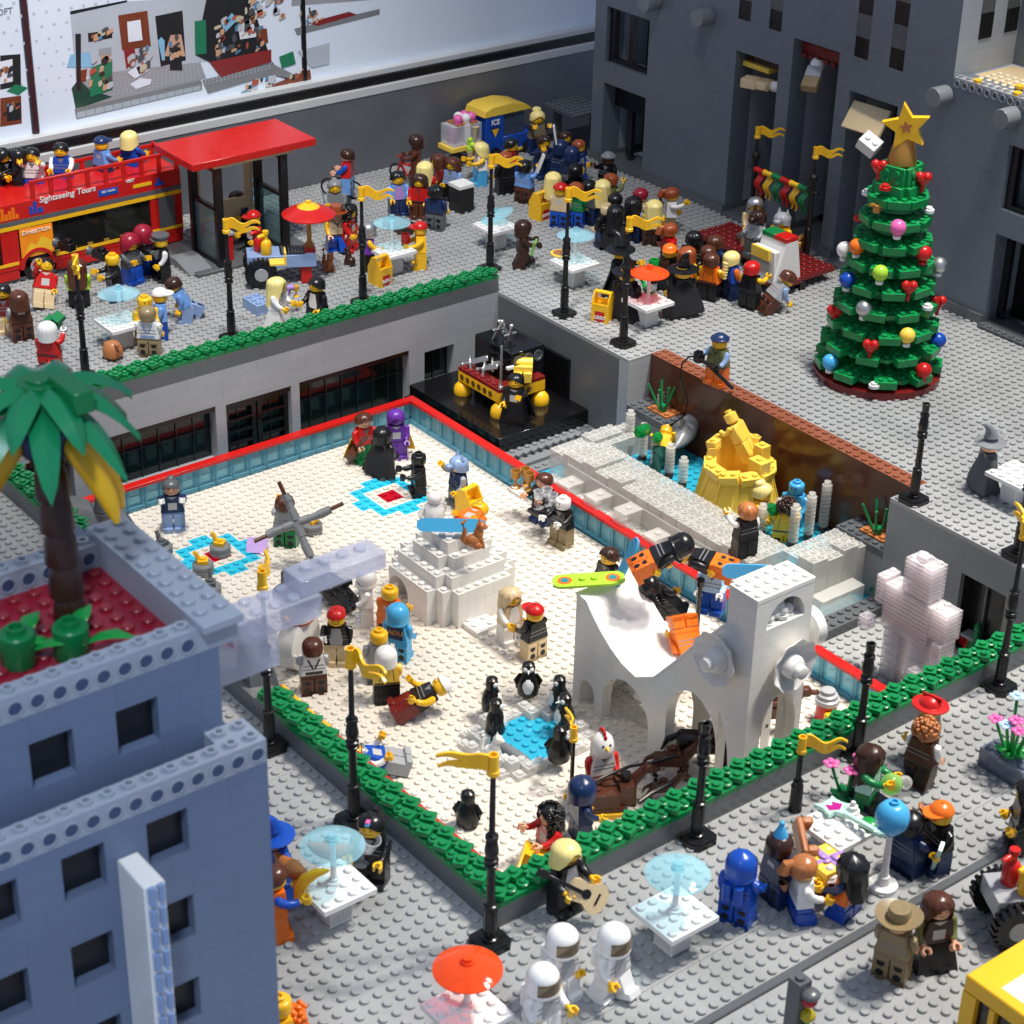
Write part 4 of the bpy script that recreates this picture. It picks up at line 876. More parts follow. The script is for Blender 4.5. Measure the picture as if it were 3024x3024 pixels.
for k in range(9): rl.box(-54.25, -42.2 + k * 2.2, 9.1, -54.05, -41.7 + k * 2.2, 10.85).box(-59.95, -42.2 + k * 2.2, 9.1, -59.75, -41.7 + k * 2.2, 10.0)
rl.build('handrail', 'red', bus)
po = MB().box(-54, -44.05, 2.75, -53.9, -40.15, 6.1, .02).build('advert_panel', mat('advert_orange', (.85, .25, .01), .3, var=.3), bus)
text('EXHIBITION', .62, onx(-53.86, -42.1, 5.6), mat('advert_letters', (.95, .75, .55), .4), po, bold=.012)
b = MB(); b.add([(-53.89, y, z) for y, z in ((-43.8, 3.0), (-42.9, 4.4), (-42.2, 4.0), (-41.5, 4.9), (-40.4, 4.2), (-40.4, 3.0))], [tuple(range(6))]); b.build('advert_shape', mat('advert_yellow', (.9, .55, .03), .4), po)
for p_, s_, st, m_ in (((-54,-37.99,8.89), .95, 'Sightseeing Tours', 'wht'), ((-54,-30.36,8.86), .5, 'VISIT', 'wht')): text(st, s_, onx(-53.97, p_[1], p_[2]), m_, bus, bold=.01, shear=.2)
pl = MB().box(-54, -34.3, 7.8, -53.94, -31.9, 8.55).build('route_sign', 'blu', bus); text('BUS TOURS', .32, onx(-53.92, -33.1, 8.25), 'wht', pl, shear=.2)
MB().box(-54, -30, 7.9, -53.95, -27.7, 8.3).build('yellow_label', 'yel', bus)
sky = MB(); cols = 0
for k in range(9): y = -47.6 + k * .42; h_ = [.5, .9, 1.2, .6, 1.4, .7, 1.0, 1.3, .5][k]; sky.box(-54, y, 7.4, -53.95, y + .36, 7.4 + h_)
sky.build('skyline_print', 'org', bus); MB().box(-54, -42.6, 7.5, -53.95, -42.2, 8.4).box(-54, -42.1, 7.5, -53.95, -41.7, 8.9).box(-54, -41.6, 7.5, -53.95, -41.0, 8.1).box(-54, -27.3, 7.6, -53.95, -26.2, 8.0).box(-54, -27, 8, -53.95, -26.6, 8.5).build('skyline_print', 'blu', bus)
for y in (-42.2, -62):
    w_ = MB().lathe([(1.55, -1.1), (1.7, -.95), (1.7, -.1), (1.5, .0), (.95, 0), (.9, -.15)], (-54.0, y, 1.5), 28, 'x').build('wheel', 'blk', bus)
    MB().lathe([(.92, -.2), (.9, .02), (.7, .02), (.6, -.1), (.25, -.1), (.22, .06)], (-53.97, y, 1.5), 22, 'x').build('hub', 'lgr', w_)
    b = MB(); n = 14
    for i in range(n):
        a0, a1 = pi * i / n, pi * (i + 1) / n
        q = [(r_ * math.cos(a), r_ * math.sin(a)) for a in (a0, a1) for r_ in (1.75, 2.15)]
        b.add([(x, y + c, 1.5 + s_) for x in (-54.6, -53.8) for c, s_ in q], [(0, 1, 3, 2), (4, 6, 7, 5), (1, 5, 7, 3), (0, 2, 6, 4), (0, 4, 5, 1), (2, 3, 7, 6)])
    b.build('wheel_arch', 'red', bus)
# ---------------------------------------------------------------- bus shelter
sh = thing('bus_shelter', (0, 0, 0), 'bus shelter with red roof, black posts and glass beside the bus', 'bus shelter')
MB().box(-52.5, -27.9, 12.3, -44, -12.1, 13.1, .05).build('roof', 'red', sh); MB().box(-52, -25, 11.9, -44.4, -15, 12.3).build('roof_beam', 'tan', sh)
MB().box(-54, -28, 0, -44, -13, .4, .03).build('floor_slab', 'dgr', sh)
f = MB()
for y in (-25, -16.6): f.box(-45, y, .4, -44.4, y + .9, 11.9).box(-50.5, y, .4, -49.9, y + .9, 11.9).box(-49.9, y + .2, .4, -45, y + .7, .9).box(-49.9, y + .2, 6.8, -45, y + .7, 7.2).box(-49.9, y + .2, 11.3, -45, y + .7, 11.9)
f.pieces('frame', 'blk', sh); MB().box(-49.9, -24.6, .9, -45, -24.5, 6.8).box(-49.9, -16.2, .9, -45, -16.1, 6.8).pieces('glass', clear('shelter_glass', (.75, .9, .9), .12, (.3, .45, .45)), sh)
wall(MB(), 'x', -51, -50.6, -24.4, -16.6, .4, 11.9, [(-23.4, -17.6, 5.5, 10.2)]).build('back_wall', 'tan', sh)
MB().box(-50.5, -20.6, 10.4, -50.3, -18.4, 11.2).build('sign', 'nou', sh)
MB().box(-49.6, -23.9, .4, -45.6, -22.4, 3.4, .04).build('counter', 'red', sh); MB().box(-49.7, -24, 3.4, -45.5, -22.2, 3.7, .03).build('counter_top', 'lgr', sh)
t = tag(MB().add([(-1.6, -3, 0), (3, -3, 0), (3, 0, 0), (-1.6, 0, 0), (-1.6, -3, 1.1), (-.2, -3, 1.1), (-.2, 0, 1.1), (-1.6, 0, 1.1), (3, -3, .3), (3, 0, .3)], [(3, 2, 1, 0), (4, 5, 6, 7), (5, 8, 9, 6), (0, 1, 8, 5, 4), (3, 7, 6, 9, 2), (0, 4, 7, 3), (1, 2, 9, 8)]).build('ramp', 'mgr'), 'low grey ramp in front of the bus shelter entrance', 'ramp'); t.location = (-47.6, -25.6, 0)
# ---------------------------------------------------------------- ice truck and ice cream cart
tr = thing('ice_cream_truck', (-59.4, 22.8, 0), 'blue ice truck with orange roof parked against the grey display wall', 'truck')
MB().box(-2, -1.2, .8, 3, 2.4, 7.2, .06).box(-2, 2.4, .8, 3, 9.2, 3.4, .1).box(-2, 2.4, 3.4, 2.6, 4.5, 3.5).build('body', 'blu', tr)
MB().prism([(-1.6, 7.2), (8.0, 7.2), (7.0, 8.0), (4, 8.7), (0, 8.6), (-1.3, 8.1)], -2.1, 3.1, 'x').build('roof', 'cyl', tr)
MB().box(-2, 2.4, .6, 3.1, 9.6, 1.1, .04).build('bumper', 'cyl', tr); MB().box(-1.6, 2.5, 3.4, 2.7, 6.8, 7.0).build('cab_glass', clear('cab_glass', (.6, .7, .75), .4, (.1, .14, .2)), tr)
text('ICE', 1.15, onx(3.03, .7, 6.1), 'wht', tr, bold=.03); MB().add([(3.02, .0, 5.0), (3.02, .7, 3.6), (3.02, 1.4, 5.0)], [(0, 1, 2)]).build('cone_logo', 'yel', tr); MB().add([(3.015, -.3, 5.4), (3.015, 1.7, 5.4), (3.015, 1.3, 4.2), (3.015, .1, 4.2)], [(0, 1, 2, 3)]).build('logo', mat('dark_logo', (.01, .03, .12)), tr)
for y in (.6, 7.2): MB().lathe([(.9, 0), (1.0, .1), (1.0, .6), (.5, .65)], (3, y, 1.0), 20, 'x').build('wheel', 'blk', tr)
tr.scale = (.8,) * 3
ic = thing('ice_cream_cart', (-58.2,18.78,0), 'orange and clear ice cream cart topped with pink and white scoops', 'cart')
MB().box(-1.5, -2.6, 2.2, 1.6, 2.6, 2.8, .04).build('tray', 'cyl', ic); MB().box(-1.4, -2.2, 2.8, 1.4, 2.2, 5.4, .02).box(-1.2, -2, 2.85, 1.2, 2, 5.3).build('case', 'tcl', ic)
MB().box(-1.3, -.4, 2.8, 1.42, .4, 5.5).box(-1.3, -2.1, 2.8, 1.3, 2.1, 3.1).build('divider', 'wht', ic); MB().cyl((0, -1.3, 3.1), .8, 1.7, 16).build('drum', mat('pink_drum', (.6, .25, .5), .1), ic)
for k, (x, y, m_) in enumerate(((.5, -.9, 'pnk'), (.7, .2, 'wht'), (.5, 1.2, 'pnk'), (-.4, -.2, 'wht'), (-.5, .8, 'pnk'))): MB().ell((x, y, 6.1), .62).lathe([(.5, 5.5), (.55, 5.8)], (x, y, 0), 14).build('scoop', m_, ic)
MB().box(-1.2, -1.4, 5.4, 1.2, 1.8, 5.6).build('scoop_tray', 'nou', ic); MB().lathe([(.1, 3.0), (.5, 4.9), (.55, 5.0)], (1.3, 1.2, 0), 14).build('cone', 'tan', ic)
for y in (-1.8, 1.8): MB().lathe([(1.1, 0), (1.1, .3)], (1.2, y, 1.15), 22, 'x').build('wheel', 'blk', ic)
t = tag(MB().box(-3, -3, 4.6, 3.5, 3, 5.0).box(-1.8, -2, 0, -1, -1.2, 4.6).box(1.8, 1.2, 0, 2.6, 2, 4.6).studs(-3, -3, 6, 6, 5.0).build('display_stand', 'dgr'), 'small dark stand with studded top beside the far corner of the grey building', 'stand'); t.location = (-56.5, 36, 0)
# ---------------------------------------------------------------- carts with condiments
def cart(pos, rz, label, umb=None, full=True):
    t = thing('hot_dog_cart', pos, label, 'cart', None, rz)
    MB().box(-4, -1.5, 2.1, 3.5, 1.5, 3.5, .04).build('body', 'sbl' if full else 'lgr', t)
    if full: MB().box(1.8, -1.2, .1, 3.0, 1.2, 2.1, .04).build('leg', 'red', t)
    for y in (-1.9, 1.9):
        b = MB().lathe([(.8, -.45), (1.5, -.4), (1.6, 0), (1.5, .4), (.8, .45)], (-2.6, y, 1.7), 30, 'y')
        for i in range(22): a = 2 * pi * i / 22; b.M = Matrix.Translation((-2.6, y, 1.7)) @ Matrix.Rotation(a, 4, 'Y'); b.box(1.45, -.42, -.12, 1.78, .42, .12); b.M = None
        w_ = b.build('wheel', 'blk', t); MB().cyl((-2.6, y - .5, 1.7), .75, 1.0, 16, 'y').build('hub', 'lgr', w_)
    MB().box(-.4, -1.2, 3.5, 2.3, 1.2, 3.6).build('grill', 'blk', t); g = MB(); [g.box(-.2 + k * .35, -1.1, 3.6, -.05 + k * .35, 1.1, 3.7) for k in range(7)]; g.build('grill_bars', 'dgr', t)
    if umb:
        MB().box(2.3, -.9, 3.5, 3.5, .9, 3.9, .03).build('parasol_base', 'red', t); MB().lathe([(.45, 3.9), (.4, 4.4), (.26, 4.5), (.24, 8.0)], (2.9, 0, 0), 16).build('parasol_pole', 'gld', t)
        dish(MB(), (2.9, 0, 7.7), 2.95, 1.0, .1).build('parasol_canopy', 'red', t); dish(MB(), (2.9, 0, 8.25), 1.55, .75, .2).cyl((2.9, 0, 8.9), .32, .3, 14).build('parasol_cap', 'yel', t)
    for x, y, m_, lab in ((-2.6, .4, 'red', 'red'), (-1.9, -.7, 'yel', 'yellow')):
        q = MB().lathe([(.55, 0), (.6, .1), (.6, 1.3), (.45, 1.6), (.25, 1.7), (.25, 2.3), (.35, 2.35), (.35, 2.7)], n=18).tube([(0, 0, 2.2), (.5, .4, 2.2), (.8, .6, 2.1)], [.24, .24, .2], 10).build('sauce_bottle', m_)
        M = Matrix.Rotation(R(rz), 4, 'Z') @ Vector((x, y, 3.5)); q.location = (pos[0] + M.x, pos[1] + M.y, pos[2] + M.z); tag(q, lab + ' pump bottle on the ' + label, 'bottle'); q.rotation_euler = (0, 0, R(rz + 170))
    return t
c1 = cart((-38.11,-20.51,0), 62, 'grey food cart under the red and yellow parasol', True)
q = tag(MB().box(-.9, -.8, 0, .9, .8, .25, .02).box(.7, -.8, .25, .9, .8, 1.5, .02).build('yellow_chair_seat', 'cyl'), 'yellow seat shaped piece lying on the grey food cart', 'seat'); q.location = (-35.22,-23.01,3.6); q.rotation_euler = (0, 0, R(62))
c2 = cart((81.81,-38.25,-0), 60, 'grey food cart with knobbly black wheels at the right edge', None, False)
# yellow van corner bottom right
yv = thing('yellow_van', (0, 0, 0), 'yellow van with white roof wedge in the bottom right corner', 'van')
MB().box(86, -51.8, 1.2, 98, -44, 2.2, .04).box(86, -51.8, 5.0, 98, -44, 6.2, .1).box(86, -51.8, 2.2, 87, -44, 5).box(97, -51.8, 2.2, 98, -44, 5).box(87, -44.3, 2.2, 97, -44, 5).box(88, -51.8, 2.2, 88.4, -51.3, 5).box(93, -51.8, 2.2, 93.6, -51.3, 5).build('body', 'yel', yv)
MB().box(87, -51.4, 2.2, 97, -51.2, 5).build('window', mat('bus_glass', (0, 0, 0)), yv)
MB().add([(88, -51, 6.2), (94, -51, 6.2), (94, -45, 6.2), (88, -45, 6.2), (89.5, -48, 7.4), (94, -48, 7.4)], [(0, 1, 5, 4), (3, 4, 5, 2), (0, 4, 3), (1, 2, 5)]).build('roof_wedge', 'wht', yv)
for x in (88.5, 95): MB().lathe([(1.3, -.3), (1.4, -.2), (1.4, .3), (1.2, .35)], (x, -51.9, 1.4), 22, 'y').build('wheel', 'blk', yv)
tl = thing('traffic_light', (81.22,-60.69,7.2)[:2] + (0,), 'dark traffic light with red, yellow and green lenses in the bottom foreground', 'traffic light')
MB().box(-.5, -.5, 0, .5, .5, 7.2, .04).stud(0, 0, 7.2).build('post', 'dgr', tl)
for k, (m_, n_) in enumerate((('tre', 'red'), ('tlm', 'yellow'), ('tgn', 'green'))):
    z_ = 6.1 - k * 1.15; c = MB().ell((.75, .15, z_ + .35), .6, .6, .3).build('hood', 'dgr', tl) if k == 0 else None
    MB().ell((.75, .15, z_ - .1), .48, .48, .42, 16, 8).build(n_ + '_lens', {'red': mat('lens_red', (.4, .01, .02), .1), 'yellow': mat('lens_yellow', (.6, .5, .02), .1, trans=.4), 'green': mat('lens_green', (.01, .25, .08), .1, trans=.3)}[n_], tl)
# ---------------------------------------------------------------- Christmas tree
xt = thing('christmas_tree', (17, 15.5, 0), 'tall stepped green Christmas tree with baubles and a gold star', 'Christmas tree')
def ringseg(r0, r1, z0, z1, a0, a1, n):
    b = MB(); vs = []; fs = []
    for i in range(n + 1):
        a = lerp(a0, a1, i / n)
        for r_, z in ((r0, z0), (r1, z0), (r1, z1), (r0, z1)): vs.append((r_ * math.cos(a), r_ * math.sin(a), z))
    for i in range(n):
        for j in range(4): fs.append((4 * i + j, 4 * i + (j + 1) % 4, 4 * i + 4 + (j + 1) % 4, 4 * i + 4 + j))
    fs += [(0, 1, 2, 3), (4 * n, 4 * n + 3, 4 * n + 2, 4 * n + 1)]; return b.add(vs, fs)
ringseg(5.0, 6.4, .05, .8, 0, 2 * pi - .001, 56).build('stand', 'drd', xt); MB().lathe([(1.2, 0), (1.2, 22)], n=12).build('trunk', 'dbr', xt)
XT = []
for k in range(9):
    z0 = 1.3 + k * 2.15; L = 6.35 - k * .43; b = MB()
    NB = 9 if k < 6 else 8
    for i in range(NB):
        a = 2 * pi * i / NB + (pi / NB if k % 2 else 0); b.M = Matrix.Translation((0, 0, z0 + .35)) @ Matrix.Rotation(a, 4, 'Z') @ Matrix.Rotation(R(4), 4, 'Y')
        w_ = 1.1; b.box(.5, -w_, 0, L, w_, .78, .02)
        b.box(.5, -2.0, 0, L - 1.1, -w_, .42, .02).box(.5, w_, 0, L - 1.1, 2.0, .42, .02).box(.5, -2.9, -.02, L - 2.3, -2.0, .38, .02).box(.5, 2.0, -.02, L - 2.3, 2.9, .38, .02)
        for x in np.arange(L - .55, 1.5, -1): b.stud(x - .0, .48, .78).stud(x, -.48, .78)
        if L > 3.4:
            for s in (-1, 1): b.stud(L - 1.7, s * 1.5, .42).stud(L - 2.7, s * 1.5, .42).stud(L - 2.9, s * 2.45, .38)
        XT.append((a, L, z0))
    b.M = None; b.lathe([(1.3, -1.0), (3.6 - k * .22, -.7), (3.4 - k * .22, .3), (1.3, 1.1)], (0, 0, z0), 10)
    b.M = None; o = b.build('branch_tier', mat('tree_green', (.006, .25, .065), .24), xt)
b = MB()
for i in range(4):
    b.M = Matrix.Rotation(i * pi / 2 + .2, 4, 'Z')
    b.box(0, -1.35, 19.6, 1.7, 1.35, 22.4, .03).box(0, -1.5, 19.4, 2.1, 1.5, 20.6, .03)
    for y in (-.6, .6):
        for z in (20.9, 21.8): b.lathe([(.3, 0), (.3, .2)], (1.7, y, z), 12, 'x')
b.M = None; o = b.build('treetop', MC['tree_green'], xt)
MB().lathe([(1.3, 22.0), (1.45, 22.5), (1.1, 24), (.7, 25.8), (.6, 26)], n=20).build('star_holder', 'gld', xt)
b = MB(); st_ = [( (2.35 if i % 2 == 0 else 1.1) * math.sin(i * pi / 5), (2.35 if i % 2 == 0 else 1.1) * math.cos(i * pi / 5)) for i in range(10)]
b.M = Matrix.Translation((.2, -.5, 26.2)) @ Matrix.Rotation(R(-48), 4, 'Z') @ Matrix.Rotation(R(12), 4, 'Y') @ Matrix.Rotation(R(-12), 4, 'X')
b.M = Matrix.Translation((.4, -.4, 26.2)) @ Matrix.Rotation(R(35), 4, 'Z') @ Matrix.Rotation(R(-12), 4, 'Y')
b.prism([(x, y) for x, y in st_], -.4, .4, 'y'); b.build('star', 'yel', xt)
b = MB(); b.M = Matrix.Translation((.4, -.4, 26.2)) @ Matrix.Rotation(R(35), 4, 'Z') @ Matrix.Rotation(R(-12), 4, 'Y'); b.prism([(x * .3, y * .3) for x, y in st_], -.44, -.36, 'y'); b.build('star_print', 'nou', xt)
BL = [('pnk', (19.32,13.35,17), 'pink'), ('org', (15.63,12.01,14.15), 'orange'), ('wht', (13.38,12.78,12.92), 'white'), ('red', (20.73,15.94,14.22), 'red'), ('lim', (19.01,11.95,12.53), 'lime'), ('blu', (15.42,11.36,10.75), 'blue'), ('sil', (18.36,10.9,8.82), 'silver'), ('sil', (20.54,18.72,12.3), 'silver'), ('cyl', (21.9,13.62,6.53), 'orange yellow'), ('blu', (21.66,18.75,4.59), 'blue'), ('azu', (16,9.51,2.56), 'sky blue'), ('red', (23.05,15.41,2.72), 'red')]
where = ['high on the front of the tree', 'on the left upper branches', 'at the far left of the upper branches', 'on the right upper branches', 'at mid height near the centre', 'at mid height on the left', 'on the lower left centre', 'at the right edge', 'on the lower right centre', 'at the lower right edge', 'at the lower left edge', 'at the bottom right']
for (m_, p_, cn), wh in zip(BL, where):
    t = thing('bauble', p_, 'shiny %s bauble %s' % (cn, wh), 'bauble', 'ornaments on the Christmas tree')
    MB().ell((0, 0, 0), .8, n=24, k=16).build('ball', m_, t); MB().cyl((0, 0, -1.15), .4, .35, 14).build('peg', 'wht' if m_ != 'red' else 'red', t)
HB = [((15.86,13.62,21.91), 'top left'), ((19.24,16.27,21.13), 'top right'), ((21.07,14,11.08), 'middle front'), ((14.69,10.85,7.01), 'lower left edge'), ((20.79,19.07,8.18), 'right edge'), ((19.87,10.77,5.21), 'lower front')]
for p_, wh in HB:
    t = thing('heart_ornament', p_, 'red heart ornament at the %s of the Christmas tree' % wh, 'ornament', 'ornaments on the Christmas tree')
    MB().ell((0, -.36, .35), .5, .45, .5).ell((0, .36, .35), .5, .45, .5).lathe([(.1, -.75), (.78, .2), (.4, .55)], n=14, sx=.55).lathe([(.2, -1.2), (.2, -.6)], n=10).build('heart', 'red', t); t.rotation_euler = (0, 0, R(-50))
for p_, m_, lab in (((17.39,13.06,20.49), 'red', 'red round stud ornament on the upper tree'), ((14.69,13.69,19.05), 'wht', 'white round stud ornament at the upper left of the tree'), ((19.32,17.57,17.83), 'wht', 'white round stud ornament at the upper right of the tree'), ((14.2,13.5,16.29), 'red', 'red flower ornament at the left edge of the upper tree'), ((21.77,16.28,8.82), 'wht', 'white round stud ornament low on the right of the tree'), ((20.99,10.68,1.55), 'wht', 'white plate ornament at the foot of the tree')):
    t = tag(MB().cyl((0, 0, -.2), .55, .35, 18).cyl((0, 0, .15), .36, .22, 16).build('stud_ornament', m_), lab, 'ornament', 'ornaments on the Christmas tree'); t.location = p_
t = tag(MB().prism([(x * .36, y * .36) for x, y in st_], .1, .35).cyl((0, 0, -.5), .4, .6, 14).build('gold_star_ornament', 'gld'), 'small gold star ornament on the upper left of the tree', 'ornament', 'ornaments on the Christmas tree'); t.location = (17.06,12.62,18.5)
# ---------------------------------------------------------------- igloo
ig = thing('igloo', (12, -34.3, -11), 'stepped white brick igloo with an arched entrance in the middle of the rink', 'igloo')
b = MB(); sd_ = MB(); iw = mat('white_bricks', (.8, .785, .74), .22, seam=4, var=.02, sk=.8)
HT = {}
for i in range(-5, 5):
    for j in range(-5, 5):
        x, y = i + .5, j + .5; ex = max(abs(x), abs(y)); co_ = abs(x) + abs(y)
        dd = math.hypot(x, y)
        if dd > 5.35: continue
        HT[i, j] = 3.6 + 1.2 * min(3, int(max(0, (5.5 - dd) / 1.05)))
for (i, j), h in HT.items():
    if j in (-5, -4) and i in (-3, -2, -1): 
        b.box(i, j, 3.0, i + 1, j + 1, h, .015)
    elif j == -3 and i in (-3, -2, -1): b.box(i, j, 0, i + 1, j + 1, h, .015)
    else: b.box(i, j, 0, i + 1, j + 1, h, .015)
    b.stud(i + .5, j + .5, h)
b.prism([(-3, 3.01)] + [(-1.5 + 1.5 * math.cos(R(180 - a)), 1.4 + 1.6 * math.sin(R(a))) for a in range(0, 91, 15)] + [(-1.5, 3.01)], -4.98, -3, 'y')
b.prism([(0, 3.01), (-1.5, 3.01)] + [(-1.5 + 1.5 * math.cos(R(a)), 1.4 + 1.6 * math.sin(R(a))) for a in range(90, -1, -15)], -4.98, -3, 'y')
b.build('dome', iw, ig)
MB().box(4.4, -2.5, 0, 7.2, -1.2, .5, .02).box(5.0, -1.2, 0, 7, .2, .5, .02).studs(4.5, -2.4, 2, 1, .5).studs(5, -1, 2, 1, .5).build('step', iw, ig)
# ---------------------------------------------------------------- white halfpipe and arch tower
ar = thing('snow_ramp', (0, 0, -11), 'tall white snow ramp with arches and a square tower at the front of the rink', 'ramp')
def arch(b, x0, x1, y0, y1, zt, zb=0, n=12):      # fills the corners above a round arch opening (plane y)
    cx = (x0 + x1) / 2; r_ = (x1 - x0) / 2; hz = zt - zb
    for s in (-1, 1):
        pts = [(cx + s * r_, zt)] + [(cx + s * r_ * math.cos(R(a)), zb + hz * .985 * math.sin(R(a))) for a in range(0, 91, 90 // n)] + [(cx, zt)]
        b.prism(pts, y0, y1, 'y')
cur = [(31.6, 10.6), (32.9, 10.4), (33.6, 9.6), (34.8, 8.5), (36.2, 7.5), (37.6, 6.8), (39.4, 6.4), (41.5, 7.6), (43.5, 10.0), (45.5, 12.6), (47.3, 14.6), (49, 16.6)]
def under(x):
    for (a, c), (d, e) in zip(cur, cur[1:]):
        if a <= x <= d: return lerp(c, e, (x - a) / (d - a))
    return cur[-1][1]
b = MB()
# side wall pieces: opening list (x0,x1,spring z,top z)
ops = [(32.5, 34.4, 1.4, 2.8), (35.4, 41.2, 2.0, 5.4), (43.2, 48.98, 4.6, 8.6)]
xs = sorted({31.6, 49} | {v for o in ops for v in o[:2]} | {c[0] for c in cur})
for a, c in zip(xs, xs[1:]):
    m_ = (a + c) / 2; op = [o for o in ops if o[0] < m_ < o[1]]; z0 = op[0][3] if op else 0
    for y0, y1 in ((-36, -35), (-31, -30)): b.prism([(a, z0), (c, z0), (c, max(z0 + .05, under(c) - .18)), (a, max(z0 + .05, under(a) - .18))], y0, y1, 'y')
for o in ops:
    for y0, y1 in ((-35.995, -35), (-31, -30)): arch(b, o[0], o[1], y0, y1, o[3] + .002, o[2])
b.box(31.6, -34.98, 0, 32.5, -31.02, 9.9)
b.build('side_wall', iw, ar)
b = MB()
for (a, c), (d, e) in zip(cur, cur[1:]): b.prism([(a, c - .16), (d, e - .16), (d, e + .1), (a, c + .1)], -36.06, -29.94, 'y')
b.build('slide', mat('slide_white', (.85, .84, .82), .12, var=.01), ar)
b = MB()
twall = [(50 - .0, 0)]
wall(b, 'x', 51, 52, -36, -30, 0, 19.58, [(-34.4, -30.6, 0, 10.4), (-34.8, -30.8, 17, 19.2)])
b.box(49, -36, 8.6, 51, -35, 19.58).box(49, -31, 8.6, 51, -30, 19.58).box(50.4, -36, 0, 51, -35, 8.6).box(50.4, -31, 0, 51, -30, 8.6).prism([(48.98, 8.59), (49.6, 7.4), (50.2, 5.6), (50.41, 4), (50.41, 8.59)], -35.99, -35, 'y').box(48.2, -34.98, 10.8, 49, -31.02, 19.58).box(49, -34.98, 16.4, 51, -31.02, 16.98)
for y0, y1, zb, zt in ((-34.4, -30.6, 7, 10.4), (-34.8, -30.8, 17, 19.2)):
    cy = (y0 + y1) / 2; r_ = (y1 - y0) / 2
    for s in (-1, 1): b.prism([(cy + s * r_, zt)] + [(cy + s * r_ * math.cos(R(a)), zb + (zt - zb) * .99 * math.sin(R(a))) for a in range(0, 91, 10)] + [(cy, zt)], 51.005, 51.995, 'x')
b.box(48.98, -36.02, 19.6, 52.02, -29.98, 20, .02).studs(49, -36, 3, 6, 20); b.build('tower', iw, ar)
q = MB()
for x, y, z in ((51.4, -34.0, 17.5), (51.2, -33.3, 18.0), (51.4, -32.6, 17.7), (51.1, -32.8, 18.6), (51.0, -33.7, 18.2), (51.2, -31.8, 17.5)): q.ell((x, y, z), .42, n=14, k=8).cyl((x, y, z - .6), .5, .3, 12)
q.build('ornament_stack', 'wht', ar)
def shellorn(c, ax):
    b = MB(); n = 40; vs = []; fs = []
    pr = [(.3, .5), (.9, .35), (1.6, .55), (2.1, 1.0), (2.2, 1.05), (2.1, .85), (1.6, .35), (.9, .12), (.3, .1)]
    for r_, d in pr:
        for i in range(n):
            a = 2 * pi * i / n; rr = r_ * (1 + .05 * math.cos(a * 9)) * (1 if r_ > 1 else 1); u, v = rr * math.cos(a), rr * math.sin(a)
            vs.append((c[0] + u, c[1] - d, c[2] + v) if ax == 'y' else (c[0] + d, c[1] + u, c[2] + v))
    for k in range(len(pr)):
        for i in range(n): j = (i + 1) % n; k2 = (k + 1) % len(pr); fs.append((k * n + i, k * n + j, k2 * n + j, k2 * n + i))
    b.add(vs, fs); s = -1 if ax == 'y' else 1
    cc = (c[0], c[1], c[2] - .2) if ax == 'y' else (c[0], c[1], c[2] - .2)
    b.lathe([(1.0, 0), (1.0, s * .9), (.8, s * 1.3), (.55, s * 1.35), (.55, s * 1.9), (.45, s * 1.95)], cc, 22, ax)
    b.build('shell_ornament', 'wht', ar)
shellorn((48.9, -36.0, 13.6), 'y'); shellorn((52.0, -32.3, 13.4), 'x')
b = MB(); b.lathe([(.5, 0), (.5, -1.1), (1.5, -1.2), (1.7, -1.9)], (50.4, -29.9, 14.2), 22, 'y'); b.v = [(x, -59.8 - y, z) for x, y, z in b.v]; b.build('shell_ornament', 'wht', ar)
MB().lathe([(.45, 0), (.45, 1.6), (.9, 1.6), (.9, 2.6)], (38, -34.4, 3.4), 18, 'x').build('cannon_pipe', 'wht', ar)
# ---------------------------------------------------------------- fountain: clear brick wall, pool, posts, golden group
wf = thing('clear_brick_cascade', (0, 0, 0), 'frosty wall of clear bricks forming a waterfall round the fountain pool', 'fountain wall')
rnd = random.Random(4); b = MB(); ic_ = T['ice']; s_ = MB()
def stack(x0, y0, x1, y1, zt, jit=.0):
    for x in range(int(x0), int(x1), 2):
        for y in range(int(y0), int(y1), 2):
            w_, d_ = min(2, x1 - x), min(2, y1 - y); zz = zt + rnd.choice((0, 0, 0, .4 if jit else 0))
            b.box(x + .02, y + .02, -10.7, x + w_ - .02, y + d_ - .02, zz, .04)
            for i in range(int(w_)):
                for j in range(int(d_)): b.lathe([(.3, 0), (.3, .2), (.2, .2), (.2, .05)], (x + i + .5, y + j + .5, zz), 10, cap=False)
stack(4, -14, 30, -9, -6, 1); stack(1, -14, 4, -4, -6.4, 1); stack(30, -10, 34, -3, -5.9, 1)
b.build('block_wall', ic_, wf); b = MB()
stack(2, -16, 34, -14, -8.8, 1)
for k in range(7): x = 5 + k * 4.3; b.box(x, -16.4, -10.6, x + 1.9, -14.05, -7.6 + (k % 3) * .4, .05).stud(x + 1, -15.2, -7.6 + (k % 3) * .4)
b.box(4, -14.2, -8.8, 30, -14.02, -6.8, .02).box(34, -10, -10.6, 35.6, -4.5, -8.8, .05); b.build('splash_step', ic_, wf)
MB().box(1, -13.8, -11, 33.8, -3.2, -10.72).build('core', mat('pale_core', (.7, .7, .68), .4), wf)
pw = MB().box(-3, -16.9, -11, 36, -3.02, -10.85); pw = struct(pw.build('pool_water', T['wat'])); struct(studfield('pool_water_studs', [(-3, -17, 36, -14), (34, -14, 36, -4), (-3, -14, 1, -4)], -10.85, 'wat', pw))
pw = struct(MB().box(3.9, -9.05, -9.4, 30.1, -.01, -8.6).build('fountain_water', T['wat'])); struct(studfield('fountain_water_studs', [(4, -9, 30, 0)], -8.6, 'wat', pw))
